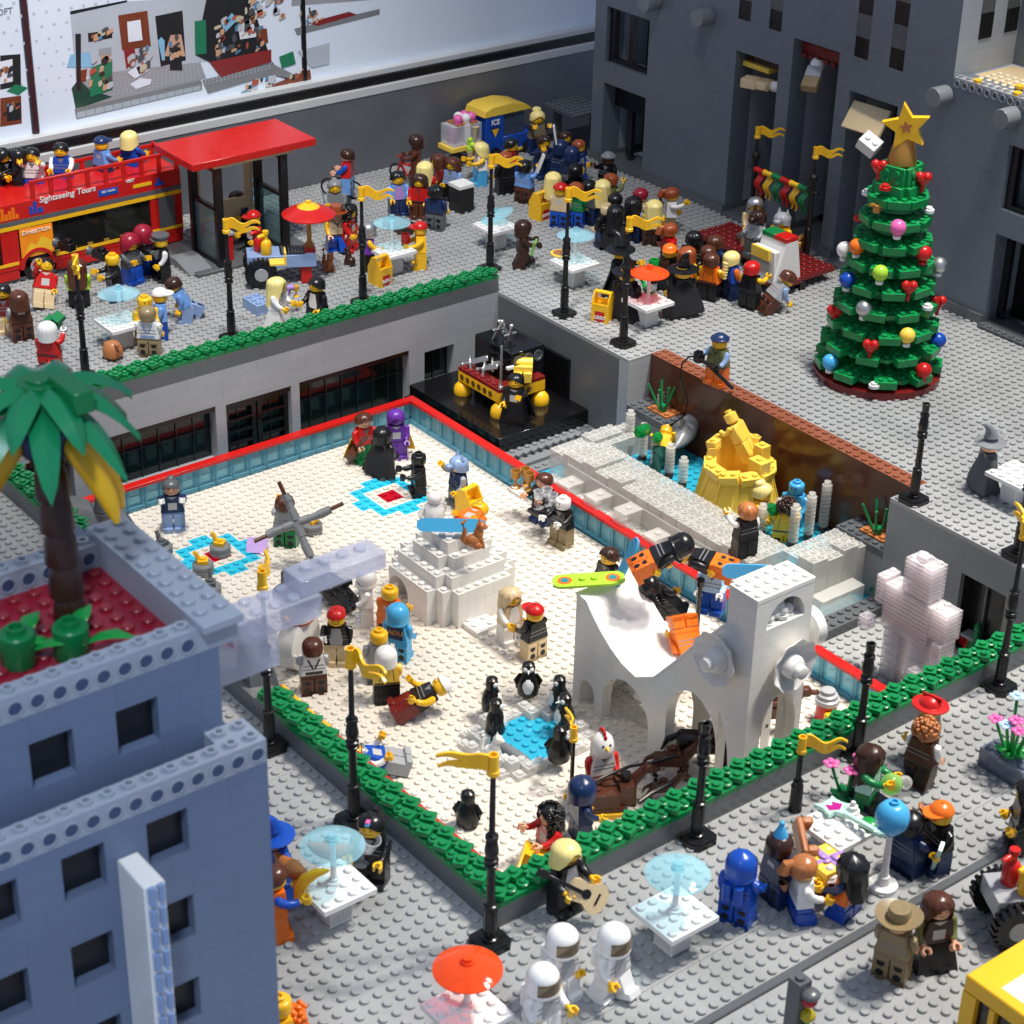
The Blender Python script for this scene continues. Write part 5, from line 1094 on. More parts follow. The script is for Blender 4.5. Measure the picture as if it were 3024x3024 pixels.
MB().box(3.9, -9.05, -11, 30.1, -.02, -9.42).build('fountain_bed', 'nou', None)['kind'] = 'structure'
def post(p, n, lab):
    n += 2
    t = thing('clear_post', (p[0], p[1], -8.6), lab, 'fountain post', 'clear ribbed posts round the golden fountain')
    def f(): 
        b = MB(); [b.lathe([(.36, .02), (.5, .1), (.5, .3), (.36, .38)], (0, 0, .6 + k * .42), 14) for k in range(n)]; return b.lathe([(.32, 0), (.34, .25), (.2, .28)], (0, 0, .6 + n * .42), 12).mesh('rings', [None])
    part('rings', cache(('post', n), f), 'icb', t)
    def g(): return MB().cyl((0, 0, 0), .45, .6, 14).mesh('foot', [None])
    part('foot', cache('pf', g), 'brn', t)
pl_ = [((2.86,-4.96,-8.6), 7, 'leftmost tall clear ribbed post on the front edge of the fountain'), ((5.31,-5.28,-8.6), 6, 'second clear post from the left on the fountain front edge'), ((7.44,-5.45,-8.6), 5, 'third clear post along the fountain front edge'), ((9.63,-5.5,-8.6), 5, 'fourth clear post along the fountain front edge'), ((11.96,-5.8,-8.6), 4, 'short clear post just left of the golden fountain'),
 ((-0.3,0.02,-8.6), 4, 'clear post at the left rear corner of the fountain'), ((2.08,-0.02,-8.6), 8, 'tallest clear post on the left rear of the fountain'), ((1.1,3.12,-8.6), 6, 'clear post behind the grey shark'), ((1.92,4.28,-8.6), 7, 'tall clear post between the shark and the brown wall'), ((3.68,4.48,-8.6), 5, 'clear post just behind the golden figure'),
 ((19.24,-5.96,-8.6), 3, 'short clear post just right of the golden fountain base'), ((24.81,-5.24,-8.6), 6, 'clear post behind the red haired figure'), ((26.98,-5.36,-8.6), 7, 'front corner clear post of the fountain on the right'), ((26.77,-3.09,-8.6), 8, 'tall clear post second from the front right corner'), ((26.53,-0.83,-8.6), 9, 'tallest clear post on the right side of the fountain'), ((26.48,1.15,-8.6), 9, 'tall clear post next to the right stone planter'), ((26.13,3.64,-8.6), 7, 'clear post at the rear right corner of the fountain'),
 ((21.02,2.59,-8.6), 5, 'clear post behind the blue bathing figure'), ((22.01,3.67,-8.6), 5, 'clear post behind the green bottle and jellyfish dome'), ((18.46,3.08,-8.6), 4, 'clear post far behind the dark green vines'), ((23.51,-6.13,-8.6), 4, 'clear post in front of the red haired figure')]
for p_, n_, l_ in pl_: post(p_, n_, l_)
gs = thing('golden_fountain', (18.5, -4.6, -8.6), 'yellow brick rock basin with a golden figure leaning out of its top', 'fountain sculpture')
yb = mat('fountain_yellow', (.9, .6, .08), .2, var=.03)
b = MB(); rnd = random.Random(9)
for i in range(11):
    a = 2 * pi * i / 11; b.M = Matrix.Rotation(a, 4, 'Z'); h = 4.6 + (1.6 if 2 < i < 7 else 0) + rnd.uniform(-.3, .3)
    b.add([(x, y, z) for x, y, z in [(2.4, -1.35, 0), (4.2, -1.5, 0), (4.2, 1.5, 0), (2.4, 1.35, 0), (2.2, -1.1, h), (3.0, -1.2, h - .3), (3.0, 1.2, h - .3), (2.2, 1.1, h)]], [(3, 2, 1, 0), (4, 5, 6, 7), (0, 1, 5, 4), (1, 2, 6, 5), (2, 3, 7, 6), (3, 0, 4, 7)])
b.M = None; b.build('rock_base', yb, gs); b = MB()
for i in range(10):
    a = 2 * pi * i / 10 + .2; up = 1.6 if 2 < i < 6 else 0
    b.M = Matrix.Rotation(a, 4, 'Z') @ Matrix.Translation((2.7, 0, 4.4 + up)) @ Matrix.Rotation(R(rnd.uniform(-16, 16)), 4, 'X') @ Matrix.Rotation(R(14), 4, 'Y')
    b.box(-.6, -.95, 0, .6, .95, .9, .03).studs(-.5, -1, 1, 2, .9)
b.M = None; b.build('rim_bricks', yb, gs)
MB().cyl((0, 0, .2), 2.6, 2.4, 20).build('basin', yb, gs)
fg = Matrix.Translation((-.6, 1.6, 5.6)) @ Matrix.Rotation(R(200), 4, 'Z') @ Matrix.Rotation(R(34), 4, 'Y')
for nm, fn in (('figure_torso', lambda b: b.box(-.55, -1, 1.2, .55, 1, 3.1, .12)), ('figure_legs', lambda b: b.box(-.6, -.95, -.9, .6, -.05, 1.2, .06).box(-.6, .05, -.9, .6, .95, 1.2, .06)), ('figure_head', lambda b: b.lathe([(.4, 3.2), (.66, 3.4), (.64, 4.2), (.34, 4.3), (.34, 4.55)], n=20)), ('figure_arm', lambda b: b.tube([(0, 1.1, 3), (.5, 1.3, 2.6), (1.1, 1.1, 3.0)], .26, 10).tube([(0, -1.1, 3), (.5, -1.3, 2.5), (1.2, -1.0, 2.6)], .26, 10))):
    b = MB(); b.M = fg; fn(b); b.build(nm, yb, gs)
MB().box(.4, 1.2, 3, 1.6, 2.4, 7.0, .03).stud(1, 1.8, 7).box(1.4, -.4, 4.5, 3.2, .9, 6.4, .04).stud(2.3, .2, 6.4).build('rock_peak', yb, gs)
def planter(x0, x1, z, lab, brn_x):
    t = thing('stone_planter', (0, 0, 0), lab, 'planter', 'stone planters against the brown wall')
    MB().box(x0, -3, -11, x1, -.02, z - .8).build('body', mgw, t); b = MB().box(x0, -3.02, z - .8, x1, -.02, z, .02)
    for i in range(int(x1 - x0)):
        for j in range(3):
            if not (j > 0 and brn_x <= i < brn_x + 3): b.stud(x0 + i + .5, -3 + j + .5, z)
    b.build('rim', 'dgr', t); MB().box(x0 + brn_x, -2, z, x0 + brn_x + 3, -.04, z + .2).studs(x0 + brn_x, -2, 3, 2, z + .2).build('soil', 'nou', t)
    r_ = thing('reeds', (x0 + brn_x + 1.5, -1.2, z + .2), 'green stiff reeds growing in the ' + lab.split(' on ')[0], 'plant', 'green reeds'); b = MB().cyl((0, 0, 0), .5, .6, 12); b.build('base', 'grn', r_)
    for a, tl_ in ((0, .1), (1.3, .45), (2.6, .3), (3.9, .5), (5.2, .35)): b = MB(); b.tube([(0, 0, .4), (.6 * math.cos(a), .6 * math.sin(a), .7), (math.cos(a) * (.6 + tl_ * 2), math.sin(a) * (.6 + tl_ * 2), 2.9)], .13, 8); b.build('stem', 'grn', r_)
planter(0, 6, -5, 'left stone planter on the fountain side under the wall end', 2); planter(30, 36, -5.6, 'right stone planter on the fountain side beside the grey wall', 2)
t = thing('reeds', (34.72,-1.39,-10.8), 'round green reed clump lying at the end of the blue pool strip', 'plant', 'green reeds'); MB().lathe([(.5, 0), (.75, .2), (.75, .5), (.4, .7)], n=16).build('base', 'grn', t)
for a in range(5): b = MB(); b.tube([(0, 0, .4), (.9 * math.cos(a * 1.25), .9 * math.sin(a * 1.25), .9), (2.1 * math.cos(a * 1.25), 2.1 * math.sin(a * 1.25), .8)], .13, 8); b.build('stem', 'grn', t)
# shark, mermaid, bottles, vines
t = thing('grey_shark', (7.38,-1.65,-6.4), 'grey toy shark head rising among the clear posts', 'shark'); t.rotation_euler = (0, R(-10), R(120))
MB().lathe([(.1, -3), (1.0, -1.5), (1.35, 0), (1.2, 1.5), (.7, 2.6), (.15, 3.2)], (0, 0, .9), 20, 'x', sy=.8).build('body', 'mgr', t); MB().prism([(-.9, 1.6), (.6, 1.6), (-.7, 3.2)], -.12, .12, 'y').build('fin', 'mgr', t); MB().box(.4, -.9, .9, 2.4, .9, 1.2, .1).build('jaw', 'dgr', t)
t = thing('mermaid', (7.97,-5.24,-6.2), 'toy mermaid with yellow body and dark green scaled tail lying in the fountain', 'mermaid'); t.rotation_euler = (0, R(-62), R(-55))
MB().box(-.5, -.95, 0, .5, .95, 1.7, .08).build('torso', 'yel', t); MB().lathe([(.35, 1.7), (.63, 1.95), (.63, 2.6), (.3, 2.75), (.3, 2.95)], n=18).build('head', 'yel', t); b = MB().tube([(0, 0, 0), (.1, 0, -1.4), (0, 0, -2.8), (-.4, 0, -3.8), (-.2, 0, -4.4)], [1.0, .95, .7, .5, .9], 14, .6); b.build('tail', mat('scaled_green', (.01, .06, .045), .3, var=.3), t)
part('arm', armmesh(1), 'yel', t, (0, .8, 1.3), (0, R(-70), 0)); part('arm', armmesh(-1), 'yel', t, (0, -.8, 1.3), (0, R(-40), 0))
for p_, rt, sc, l_ in (((6.13,-6.28,-4.6), (80, 0, 20), 1, 'clear green bottle held up by the mermaid'), ((7.47,-5.45,-5), (60, 0, 70), .8, 'small clear green bottle beside the mermaid head'), ((23.42,0.98,-7.4), (0, 0, 0), 1.2, 'clear green bottle standing among the posts on the right'), ((19.1,1.41,-7.2), (80, 0, 50), 1.1, 'clear green barrel by the dark vines'), ((24.5,-5.77,-5.6), (30, 0, 0), .8, 'clear green goblet held by the blond bather')):
    b = MB().lathe([(.6, -.9), (.66, -.8), (.66, .5), (.4, .75), (.4, 1.0)], n=16); q = tag(b.build('green_bottle', 'tgn'), l_, 'bottle', 'clear green bottles in the fountain'); q.location = p_; q.rotation_euler = [R(a) for a in rt]; q.scale = (sc,) * 3
t = tag(MB().ell((0, 0, 0), .9, .9, .9).ell((-.5, .6, .2), .6).build('vine_clump', mat('dark_vine', (.008, .03, .015), .4)), 'dark green vine clump behind the golden basin', 'plant'); t.location = (18.49,0.56,-7.2)
t = tag(MB().lathe([(1.2, 0), (1.15, .5), (.8, 1.1), (.02, 1.35)], n=20).build('clear_dome', 'icb'), 'clear jellyfish like dome between the posts on the right', 'dome'); t.location = (22.33,2.84,-7.6)
# clear block statue
cs = thing('clear_block_statue', (46, -11, -11), 'frosted clear block statue of a standing figure beside the rink', 'statue')
im = clear('statue_clear_blocks', (.95, .93, .94), .2, (.85, .82, .82), .12, .25)
def blk(nm, *bs):
    b = MB()
    for x0, y0, z0, x1, y1, z1 in bs:
        z = z0
        while z < z1 - .01: b.box(x0 + .01, y0 + .01, z, x1 - .01, y1 - .01, min(z + .4, z1) - .015, .03); z += .4
        b.studs(x0, y0, int(x1 - x0), int(y1 - y0), z1 - .01)
    b.build(nm, im, cs)
blk('leg', (-1.5, -1, 0, .3, 1, 5)); blk('leg', (1.2, -1, 0, 3, 1, 5)); blk('torso', (-2, -1, 5, 3.2, 1, 9.2)); blk('shoulder', (-3, -1, 7, -2, 1, 9.6), (3.2, -1, 6.4, 5, 1, 9.2)); blk('head', (-.2, -1, 9.4, 2.8, 1, 12.6), (.6, -.6, 12.6, 1.6, .4, 13.1)); blk('arm', (4, -1.4, 3.8, 5, .6, 6.4)); blk('block_foot', (2.8, -2.6, 0, 4.4, -1, 3.6)); blk('hand', (-4, -1.6, 4, -2.9, -.4, 5.2))
t = thing('red_cone_toy', (46.34,-2.06,-11), 'small red and grey toy piece by the doorway of the grey wall', 'toy'); MB().lathe([(.7, 0), (.5, .6), (.3, 1.4)], n=16).box(-1.4, -.4, 0, -.4, .4, .9, .1).build('body', 'red', t); MB().box(-.7, -.7, 1.2, .7, .7, 1.5, .04).build('lid', 'lgr', t)
t = tag(MB().lathe([(.8, 0), (.7, .8), (.3, 1.8), (.35, 2.6), (.05, 3.0)], n=14).build('green_bush', 'grn'), 'small dark green plant standing inside the black doorway', 'plant'); t.location = (47, -2.2, -11)
# ---------------------------------------------------------------- stage equipment
dj = thing('music_desk', (0, 0, 0), 'yellow concert desk with dark red top and round feet on the black stage', 'desk')
MB().box(-17.2, -12, -6.4, -10, -10.4, -5.2, .03).box(-11.6, -10.4, -6.4, -10, -5.8, -5.2, .03).build('body', 'yel', dj); MB().box(-17.2, -12, -5.2, -10, -10.4, -4.8, .02).box(-11.6, -10.4, -5.2, -10, -5.8, -4.8, .02).studs(-17, -12, 7, 1, -4.8).studs(-11.2, -9.6, 1, 3, -4.8).build('top', 'drd', dj)
h_ = MB(); [h_.lathe([(.34, 0), (.3, .03)], (-16.5 + k, -12.03, -5.8), 16, 'y') for k in range(6)]; [h_.lathe([(.34, 0), (.3, .03)], (-9.99, -11.2 + k * 1.6, -5.8), 16, 'x') for k in range(3)]; h_.build('hole', mat('brown_hole', (.12, .07, .01), .5), dj)
for x, y in ((-17, -11.5), (-10.4, -11.6), (-10.3, -6.2)): MB().lathe([(.95, 0), (1.0, .3), (.9, .9), (.5, 1.35), (.05, 1.5)], (x, y, -8), 20).build('foot', 'yel', dj)
tq = thing('speaker_tower', (-14.4, -7.3, -8), 'glossy black speaker tower behind the yellow desk', 'speaker'); MB().box(-3.2, -2.2, 0, 3.2, 2.2, 6.2, .04).build('cabinet', bkw, tq)
b = MB()
for k in range(3): b.lathe([(.6, 0), (.62, .12), (.45, .12), (.4, .04)], (3.2, -1.35 + k * 1.35, 5.2), 18, 'x')
b.build('driver', 'dgr', tq)
def sword(p_, rot, lab):
    q = MB().box(-.12, -.3, 0, .12, .3, 2.3, .05).box(-.15, -.8, -.1, .15, .8, .12, .04).cyl((0, 0, -.9), .2, .9, 10).ell((0, 0, -1.0), .27, n=10, k=6).build('microphone', 'sil'); tag(q, lab, 'microphone', 'silver microphones'); q.location = p_; q.rotation_euler = [R(a) for a in rot]
for p_, rot, lab in (((-15,-8.33,-0.6), (170, 20, 0), 'silver microphone standing upright at the back left of the speaker tower top'), ((-15.48,-7.29,-0.9), (200, -25, 40), 'silver microphone leaning over another on the speaker tower top'), ((-13.98,-7.54,-1), (180, 10, 0), 'silver microphone at the front of the speaker tower top'), ((-16.24,-11.1,-4.2), (60, 30, 100), 'silver sword shaped microphone lying at the left end of the desk'), ((-14.17,-10.86,-4.2), (60, 30, 80), 'silver sword shaped microphone lying in the middle of the desk'), ((-14.04,-9.81,-4), (60, 30, 95), 'silver sword shaped microphone nearest the black tower')): sword(p_, rot, lab)
t = tag(MB().box(-1, -1, 0, 1, 1, .8, .04).lathe([(.5, -1), (.5, 1)], (0, 0, .9), 14, 'y').box(.6, -.95, -.9, 1.4, -.1, .2, .04).box(.6, .1, -.9, 1.4, .95, .2, .04).build('yellow_block', 'cyl'), 'yellow leg shaped block lying on the concert desk', 'block'); t.location = (-11.02,-8.04,-3.9); t.rotation_euler = (0, 0, R(-40))
t = tag(MB().box(-1.6, -.2, 0, 1.6, .2, .3, .02).build('white_tile', 'wht'), 'thin white tile behind the yellow block on the desk', 'tile'); t.location = (-11.01,-8.56,-3.4); t.rotation_euler = (0, 0, R(85))
# rocks at the back left corner of the rink
def rockpiece(nm, p_, lab, sc=1, m_='dgr'):
    t = thing(nm, p_, lab, 'rock', 'grey rocks beside the rink'); b = MB(); b.add([(-2, -1.6, 0), (2, -1.6, 0), (2, 1.6, 0), (-2, 1.6, 0), (-1.9, -.6, 5.5 * sc), (.3, -1.2, 3.6 * sc), (1.3, .6, 3.0 * sc), (-1.5, 1.1, 4.6 * sc)], [(3, 2, 1, 0), (4, 5, 6, 7), (0, 1, 5, 4), (1, 2, 6, 5), (2, 3, 7, 6), (3, 0, 4, 7)]); b.build('rock_body', m_, t); return t
t = rockpiece('rock', (-9.68,-59.85,-6), 'jagged grey rock at the far left corner of the rink behind the tower', 1.0); t.location[2] = -8
t = thing('grey_cone', (-13.49,-56.31,-8), 'grey stacked cone pieces beside the jagged corner rock', 'cone'); MB().lathe([(1.2, -1), (.95, 1.6), (.7, 1.7), (.9, 1.75), (.5, 4.0), (.4, 4.05), (.3, 3.8)], n=20).build('cone_body', 'dgr', t)
t = rockpiece('rock', (-12.33,-55.27,-8), 'low grey rock beside the stacked cone at the rink corner', .5); t.location[2] = -9
t = rockpiece('rock', (28.9,-64.29,1), 'tall dark grey rock wall behind the lamp post next to the tower', 1.1); t.location = (29.6, -65.2, -3); t.scale = (.9, 1.0, 1.6)
t = rockpiece('rock', (28.9,-64.29,1), 'low broken grey rock squeezed between tower and lamp post', .7); t.location = (26, -65.5, -3); t.scale = (1.1, 1.1, 1.3)
t = thing('yellow_hose', (0, 0, 0), 'thin yellow hose lying along the red rail beside the left hedge', 'hose'); MB().tube([(21.74,-58.68,-6), (23.59,-58.09,-7), (24.79,-57.67,-7.6), (26.71,-57.31,-7.9)], .22, 8).build('hose_tube', 'yel', t)
# ---------------------------------------------------------------- curling stones
def curl(p_, m_, lab, rz=0):
    t = thing('curling_stone', (p_[0], p_[1], -10.97), lab, 'curling stone', 'curling stones on the ice', rz)
    def a_(): return MB().lathe([(.8, 0), (1.0, .1), (1.0, .5), (.93, .56), (1.0, .62), (1.0, .95), (.85, 1.1)], n=26).mesh('stone', [None])
    def c_(): return MB().box(-.5, -.5, 1.1, .5, .5, 1.5, .03).stud(0, 0, 1.5).tube([(-.4, 0, 1.4), (-.5, 0, 1.9), (-.75, 0, 2.3)], [.25, .22, .2], 8).mesh('handle', [None])
    part('stone', cache('cst', a_), 'mgr', t); part('handle', cache('csh', c_), m_, t)
curl((-6.93,-47.75,-10.5), 'yel', 'grey curling stone with yellow handle at the back of the target', 40); curl((-4.91,-50.79,-10.5), 'yel', 'grey curling stone with yellow handle at the front of the target', 60); curl((-10.13,-52.19,-10.5), 'dgr', 'curling stone with dark handle left of the target', 10); curl((-1.09,-52.23,-10.5), 'dgr', 'curling stone with dark handle in front of the target by the roof edge', -30); curl((-5.39,-38.36,-10.5), 'yel', 'curling stone with yellow handle behind the grey propeller', 200)
# big snowman with top hat
sn = thing('snowman', (10.96,-50.18,-11), 'huge round white snowman with black top hat and yellow nose', 'snowman'); sn.location = (13.6, -52, -11)
MB().lathe([(2.3, -.9), (2.6, -.7), (2.6, .7), (2.3, .9)], (0, 0, 2.7), 36, 'y').build('body', 'wht', sn); MB().lathe([(1.2, 4.8), (1.5, 5.1), (1.5, 7.0), (1.3, 7.2)], n=26).build('head', 'wht', sn); MB().lathe([(2.1, 7.2), (2.1, 7.5), (1.35, 7.5), (1.3, 9.4), (1.25, 9.45)], n=26).build('top_hat', 'blk', sn)
MB().lathe([(.5, 1.3), (.32, 2.4), (.25, 2.4)], (0, 0, 6.0), 16, 'x').build('nose', 'yel', sn); MB().lathe([(1.45, 0), (1.5, .3)], (0, 0, 4.9), 24).build('scarf', 'red', sn); sn.rotation_euler = (0, 0, R(-60))
# grey four armed propeller held over a figure
pr_ = thing('grey_propeller', (-0.58,-43.04,-6.2), 'grey cross shaped propeller of jointed arms with brown rod tips', 'propeller'); pr_.rotation_euler = (R(60), R(10), R(50))
MB().lathe([(.5, -.3), (.5, .3)], n=18).build('hub', 'mgr', pr_)
for k, L_ in enumerate((3.4, 2.9, 3.0, 3.4)):
    a = k * pi / 2 + .55; M = Matrix.Rotation(a, 4, 'Z'); b = MB(); b.M = M; b.tube([(.3, 0, 0), (1.3, 0, 0), (1.35, 0, 0), (2.2, 0, 0), (2.25, 0, 0), (L_, .1, .1)], [.42, .42, .34, .38, .45, .4], 12); bl_ = b.build('blade', 'mgr', pr_); b = MB(); b.M = M; b.tube([(L_ - .2, .1, .1), (L_ + 1.3, .2, .2)], .2, 8); b.build('rod', 'brn', bl_)
# ---------------------------------------------------------------- fishing hole with penguins
ph = thing('ice_hole', (34.2, -43, -11), 'bright blue ice fishing hole with a raised clear rim near the white ramp', 'pool'); b = MB(); s_ = MB(); rm = MB(); rnd = random.Random(6)
for i in range(-4, 4):
    for j in range(-5, 5):
        x, y = i + .5, j + .5; d = math.hypot(x / 3.2, y / 4.2)
        if d < .95: b.box(i, j, .0, i + 1, j + 1, .14).stud(x, y, .14)
        elif d < 1.45: hh = rnd.choice((.4, .8, .8, 1.2)) if d < 1.25 else .4; rm.box(i + .01, j + .01, 0, i + .99, j + .99, hh, .03).stud(x, y, hh)
        else: rm.stud(x, y, .02)
b.build('water', clear('pool_blue', (.3, .85, .97), .6, (.04, .52, .75)), ph); rm.build('rim', clear('rim_clear', (.95, .95, .95), .36, (.86, .86, .84)), ph)
def penguin(p_, f, lab, z=-10.2, orange=False, look=True):
    t = thing('penguin', (p_[0], p_[1], z), lab, 'penguin', 'toy penguins at the ice hole'); t.rotation_euler = (0, 0, R(-38.6 + f)); t.scale = (1.12,) * 3
    def bd(): 
        b = MB(); b.lathe([(.55, 0), (.8, .25), (.85, .9), (.72, 1.6), (.5, 2.0), (.48, 2.2), (.54, 2.5), (.46, 2.85), (.2, 3.02), (.05, 3.05)], n=20, sx=.9)
        for s in (-1, 1): b.tube([(0, s * .6, 1.9), (-.05, s * .92, 1.3), (0, s * .85, .7)], [.15, .2, .08], 8)
        return b.mesh('body', [None])
    def be(): return MB().ell((.3, 0, 1.0), .52, .56, .9, 16, 10).ell((.27, .2, 2.52), .24, .22, .24).ell((.27, -.2, 2.52), .24, .22, .24).mesh('belly', [None])
    def bk(): return MB().lathe([(.13, .42), (.02, .85)], (0, 0, 2.45), 8, 'x').mesh('beak', [None])
    part('body', cache('pbd', bd), 'blk', t)
    if not orange: part('belly', cache('pbe', be), 'lbl' if False else 'wht', t)
    part('beak', cache('pbk', bk), 'org' if orange else 'wht', t)
penguin((29.82,-39.46,-10.2), 0, 'black and white penguin at the back of the ice hole facing the camera'); penguin((29.8,-43.34,-10.2), 70, 'penguin at the back left of the ice hole facing right'); penguin((32.57,-45.02,-10.2), 90, 'penguin on the left rim of the ice hole beside the white cat'); penguin((32.98,-38.65,-10.2), -70, 'penguin at the back right of the ice hole facing left'); penguin((35.3,-39.94,-10.2), -60, 'penguin on the right rim of the ice hole nearest the ramp'); penguin((38.66,-43.27,-10.2), 170, 'penguin at the right front of the ice hole seen from behind'); penguin((40.18,-53.58,-11), 165, 'lone black penguin with orange beak standing apart near the left hedge', -11, True)
def beast(nm, p_, yaw, m_, lab, cat, z0, sc=1, sit=True, tail=True):
    t = thing(nm, (p_[0], p_[1], z0), lab, cat); t.rotation_euler = (0, 0, R(yaw)); t.scale = (sc,) * 3
    b = MB(); b.ell((-.1, 0, .75), .85, .7, .75).ell((.35, 0, 1.5), .5, .5, .8).ell((.6, 0, 2.35), .52, .48, .45).ell((1.0, 0, 2.2), .3, .25, .2)
    for s in (-1, 1): b.lathe([(.2, 0), (.02, .45)], (.45, s * .3, 2.6), 8).tube([(.5, s * .3, 1.2), (.75, s * .32, .5), (.8, s * .32, .05)], [.22, .18, .2], 8).ell((.2, s * .55, .4), .5, .25, .4)
    b.build('body', m_, t)
    if tail: MB().tube([(-.8, 0, .4), (-1.2, 0, 1.0), (-1.0, 0, 2.0), (-1.3, 0, 2.8), (-.9, 0, 3.1)], [.25, .3, .22, .2, .12], 10).build('tail', m_, t)
    return t
beast('cat', (35.09,-47.31,-10), 40, 'wht', 'white cat with curled tail at the front left of the ice hole', 'cat', -10.2, .8)
t = tag(MB().lathe([(.3, -1.8), (.5, -1), (.5, 1.2), (.4, 1.6)], n=16, ax='x').lathe([(.34, 1.6), (.3, 1.62)], n=12, ax='x').build('grey_log', 'mgr'), 'grey rounded log floating at the front of the ice hole', 'log'); t.location = (35.34,-45.26,-10.6); t.rotation_euler = (0, 0, R(5))
beast('squirrel', (16.23,-34.96,-3.6), 60, 'nou', 'red brown long tailed animal sitting on the igloo roof', 'animal', -3.6, .9)
beast('squirrel', (-37.6,-15.02,0), 0, 'nou', 'red brown squirrel sitting on the plaza near the food cart', 'squirrel', 0, .8)
t = thing('owl', (7.71,-33.28,-5.4), 'white faceted owl perched on the far side of the igloo', 'owl'); MB().lathe([(.8, 0), (1.1, .6), (1.0, 1.5), (.6, 2.0)], n=8).build('body', 'wht', t); MB().ell((.1, 0, 2.5), .75, .75, .65, 10, 6).build('head', 'wht', t); MB().tube([(-.2, 1.0, 1.7), (-.4, 1.3, .9), (-.3, 1.2, .2)], [.2, .5, .1], 8, .5).tube([(-.2, -1.0, 1.7), (-.4, -1.3, .9), (-.3, -1.2, .2)], [.2, .5, .1], 8, .5).build('wing', 'wht', t)
def ski(p_, rot, L, m_, lab, stud=False, w=.62):
    q = thing('snowboard', p_, lab, 'ski'); q.rotation_euler = [R(a) for a in rot]
    b = MB(); pts = [(-L / 2, -w * .5), (-L / 2 + .4, -w * .95), (-L / 2 + 1, -w), (L / 2 - 1, -w), (L / 2 - .4, -w * .95), (L / 2, -w * .5), (L / 2, w * .5), (L / 2 - .4, w * .95), (L / 2 - 1, w), (-L / 2 + 1, w), (-L / 2 + .4, w * .95), (-L / 2, w * .5)]
    b.prism(pts, 0, .2)
    if stud: b.stud(-.5, 0, .2).stud(.5, 0, .2)
    b.build('board', m_, q); return q
ski((13.27,-35.37,-2.6), (60, 0, 52), 6.2, 'azu', 'sky blue ski lying across the top of the igloo')
q = ski((31.7,-34.84,0.4), (0, -4, 55), 6.0, 'lim', 'lime green snowboard with orange logos on the left lip of the white ramp', True, 1.0)
for x in (-2, 2): MB().lathe([(.62, .2), (.6, .225)], (x, 0, 0), 20).build('orange_logo', 'org', q); MB().lathe([(.36, .225), (.34, .25)], (x, 0, 0), 16).build('teal_logo', mat('teal_print', (.02, .25, .28), .3), q)
ski((32.61,-31.61,1.2), (0, -68, 66), 5.2, 'azu', 'sky blue snowboard standing upright on the ramp under the flying boarder')
ski((41.43,-26.09,3), (80, 0, 50), 4.4, 'azu', 'sky blue board behind the bending orange figure next to the tower')
# dog sled
def dog(p_, yaw, m_, lab, sc=1, z0=-11):
    t = thing('sled_dog', (p_[0], p_[1], z0), lab, 'dog', 'dogs and animals in the sled team'); t.rotation_euler = (0, 0, R(yaw)); t.scale = (sc,) * 3
    def f():
        b = MB(); b.box(-1.7, -.5, 1.3, 1.2, .5, 2.5, .2).tube([(.9, 0, 2.2), (1.5, 0, 2.9), (1.9, 0, 3.3)], [.5, .42, .4], 10).box(1.6, -.36, 2.95, 2.5, .36, 3.65, .14).box(2.4, -.2, 3.0, 3.1, .2, 3.35, .1)
        for s in (-1, 1): b.lathe([(.16, 0), (.02, .5)], (1.75, s * .24, 3.55), 6).tube([(.95, s * .3, 1.5), (1.0, s * .32, .8), (1.05, s * .32, .05)], [.26, .18, .2], 8).tube([(-1.3, s * .3, 1.7), (-1.55, s * .34, 1.0), (-1.35, s * .34, .5), (-1.4, s * .34, .05)], [.34, .26, .16, .2], 8)
        return b.mesh('body', [None])
    part('body', cache('dog', f), m_, t); part('tail', cache('dogt', lambda: MB().tube([(-1.6, 0, 2.3), (-2.2, 0, 2.0), (-2.5, 0, 1.3)], [.2, .18, .06], 8).mesh('tail', [None])), m_, t)
    def h(): return MB().box(-.6, -.52, 2.5, .5, .52, 2.85, .05).cyl((-.1, 0, 2.85), .3, .3, 10).mesh('harness', [None])
    part('harness', cache('dogh', h), 'brn', t)
dog((45.17,-42.25,-11), 62, 'brn', 'brown sled dog with alert head just ahead of the sled', 1); dog((45.06,-36.62,-11), 55, 'brn', 'brown sled dog half hidden by the lamp post below the white ramp', 1); dog((46.82,-39.19,-11), 60, 'brn', 'small brown sled dog low beside the hedge', .7); dog((45.24,-25.63,-11), 60, 'brn', 'brown sled dog seen through the arch of the white tower', 1.2)
for p_, sc, l_ in (((45.93,-33.75,-11), 1.5, 'big black horse standing in the dark arch under the white ramp'),): dog(p_, 50, 'blk', l_, sc)
t = thing('reins', (0, 0, 0), 'black braided reins running from the sled through the dogs', 'reins'); MB().tube([(44.71,-44.71,-8), (44.66,-43.15,-8), (45.22,-41.45,-7.6), (46.14,-39.84,-7.4), (47.01,-38.11,-7)], .13, 8).build('rein', 'blk', t); MB().tube([(47.78,-42.71,-9), (47.68,-41.29,-8.8), (47.93,-39.4,-8.5)], .2, 8).build('rein', 'blk', t)
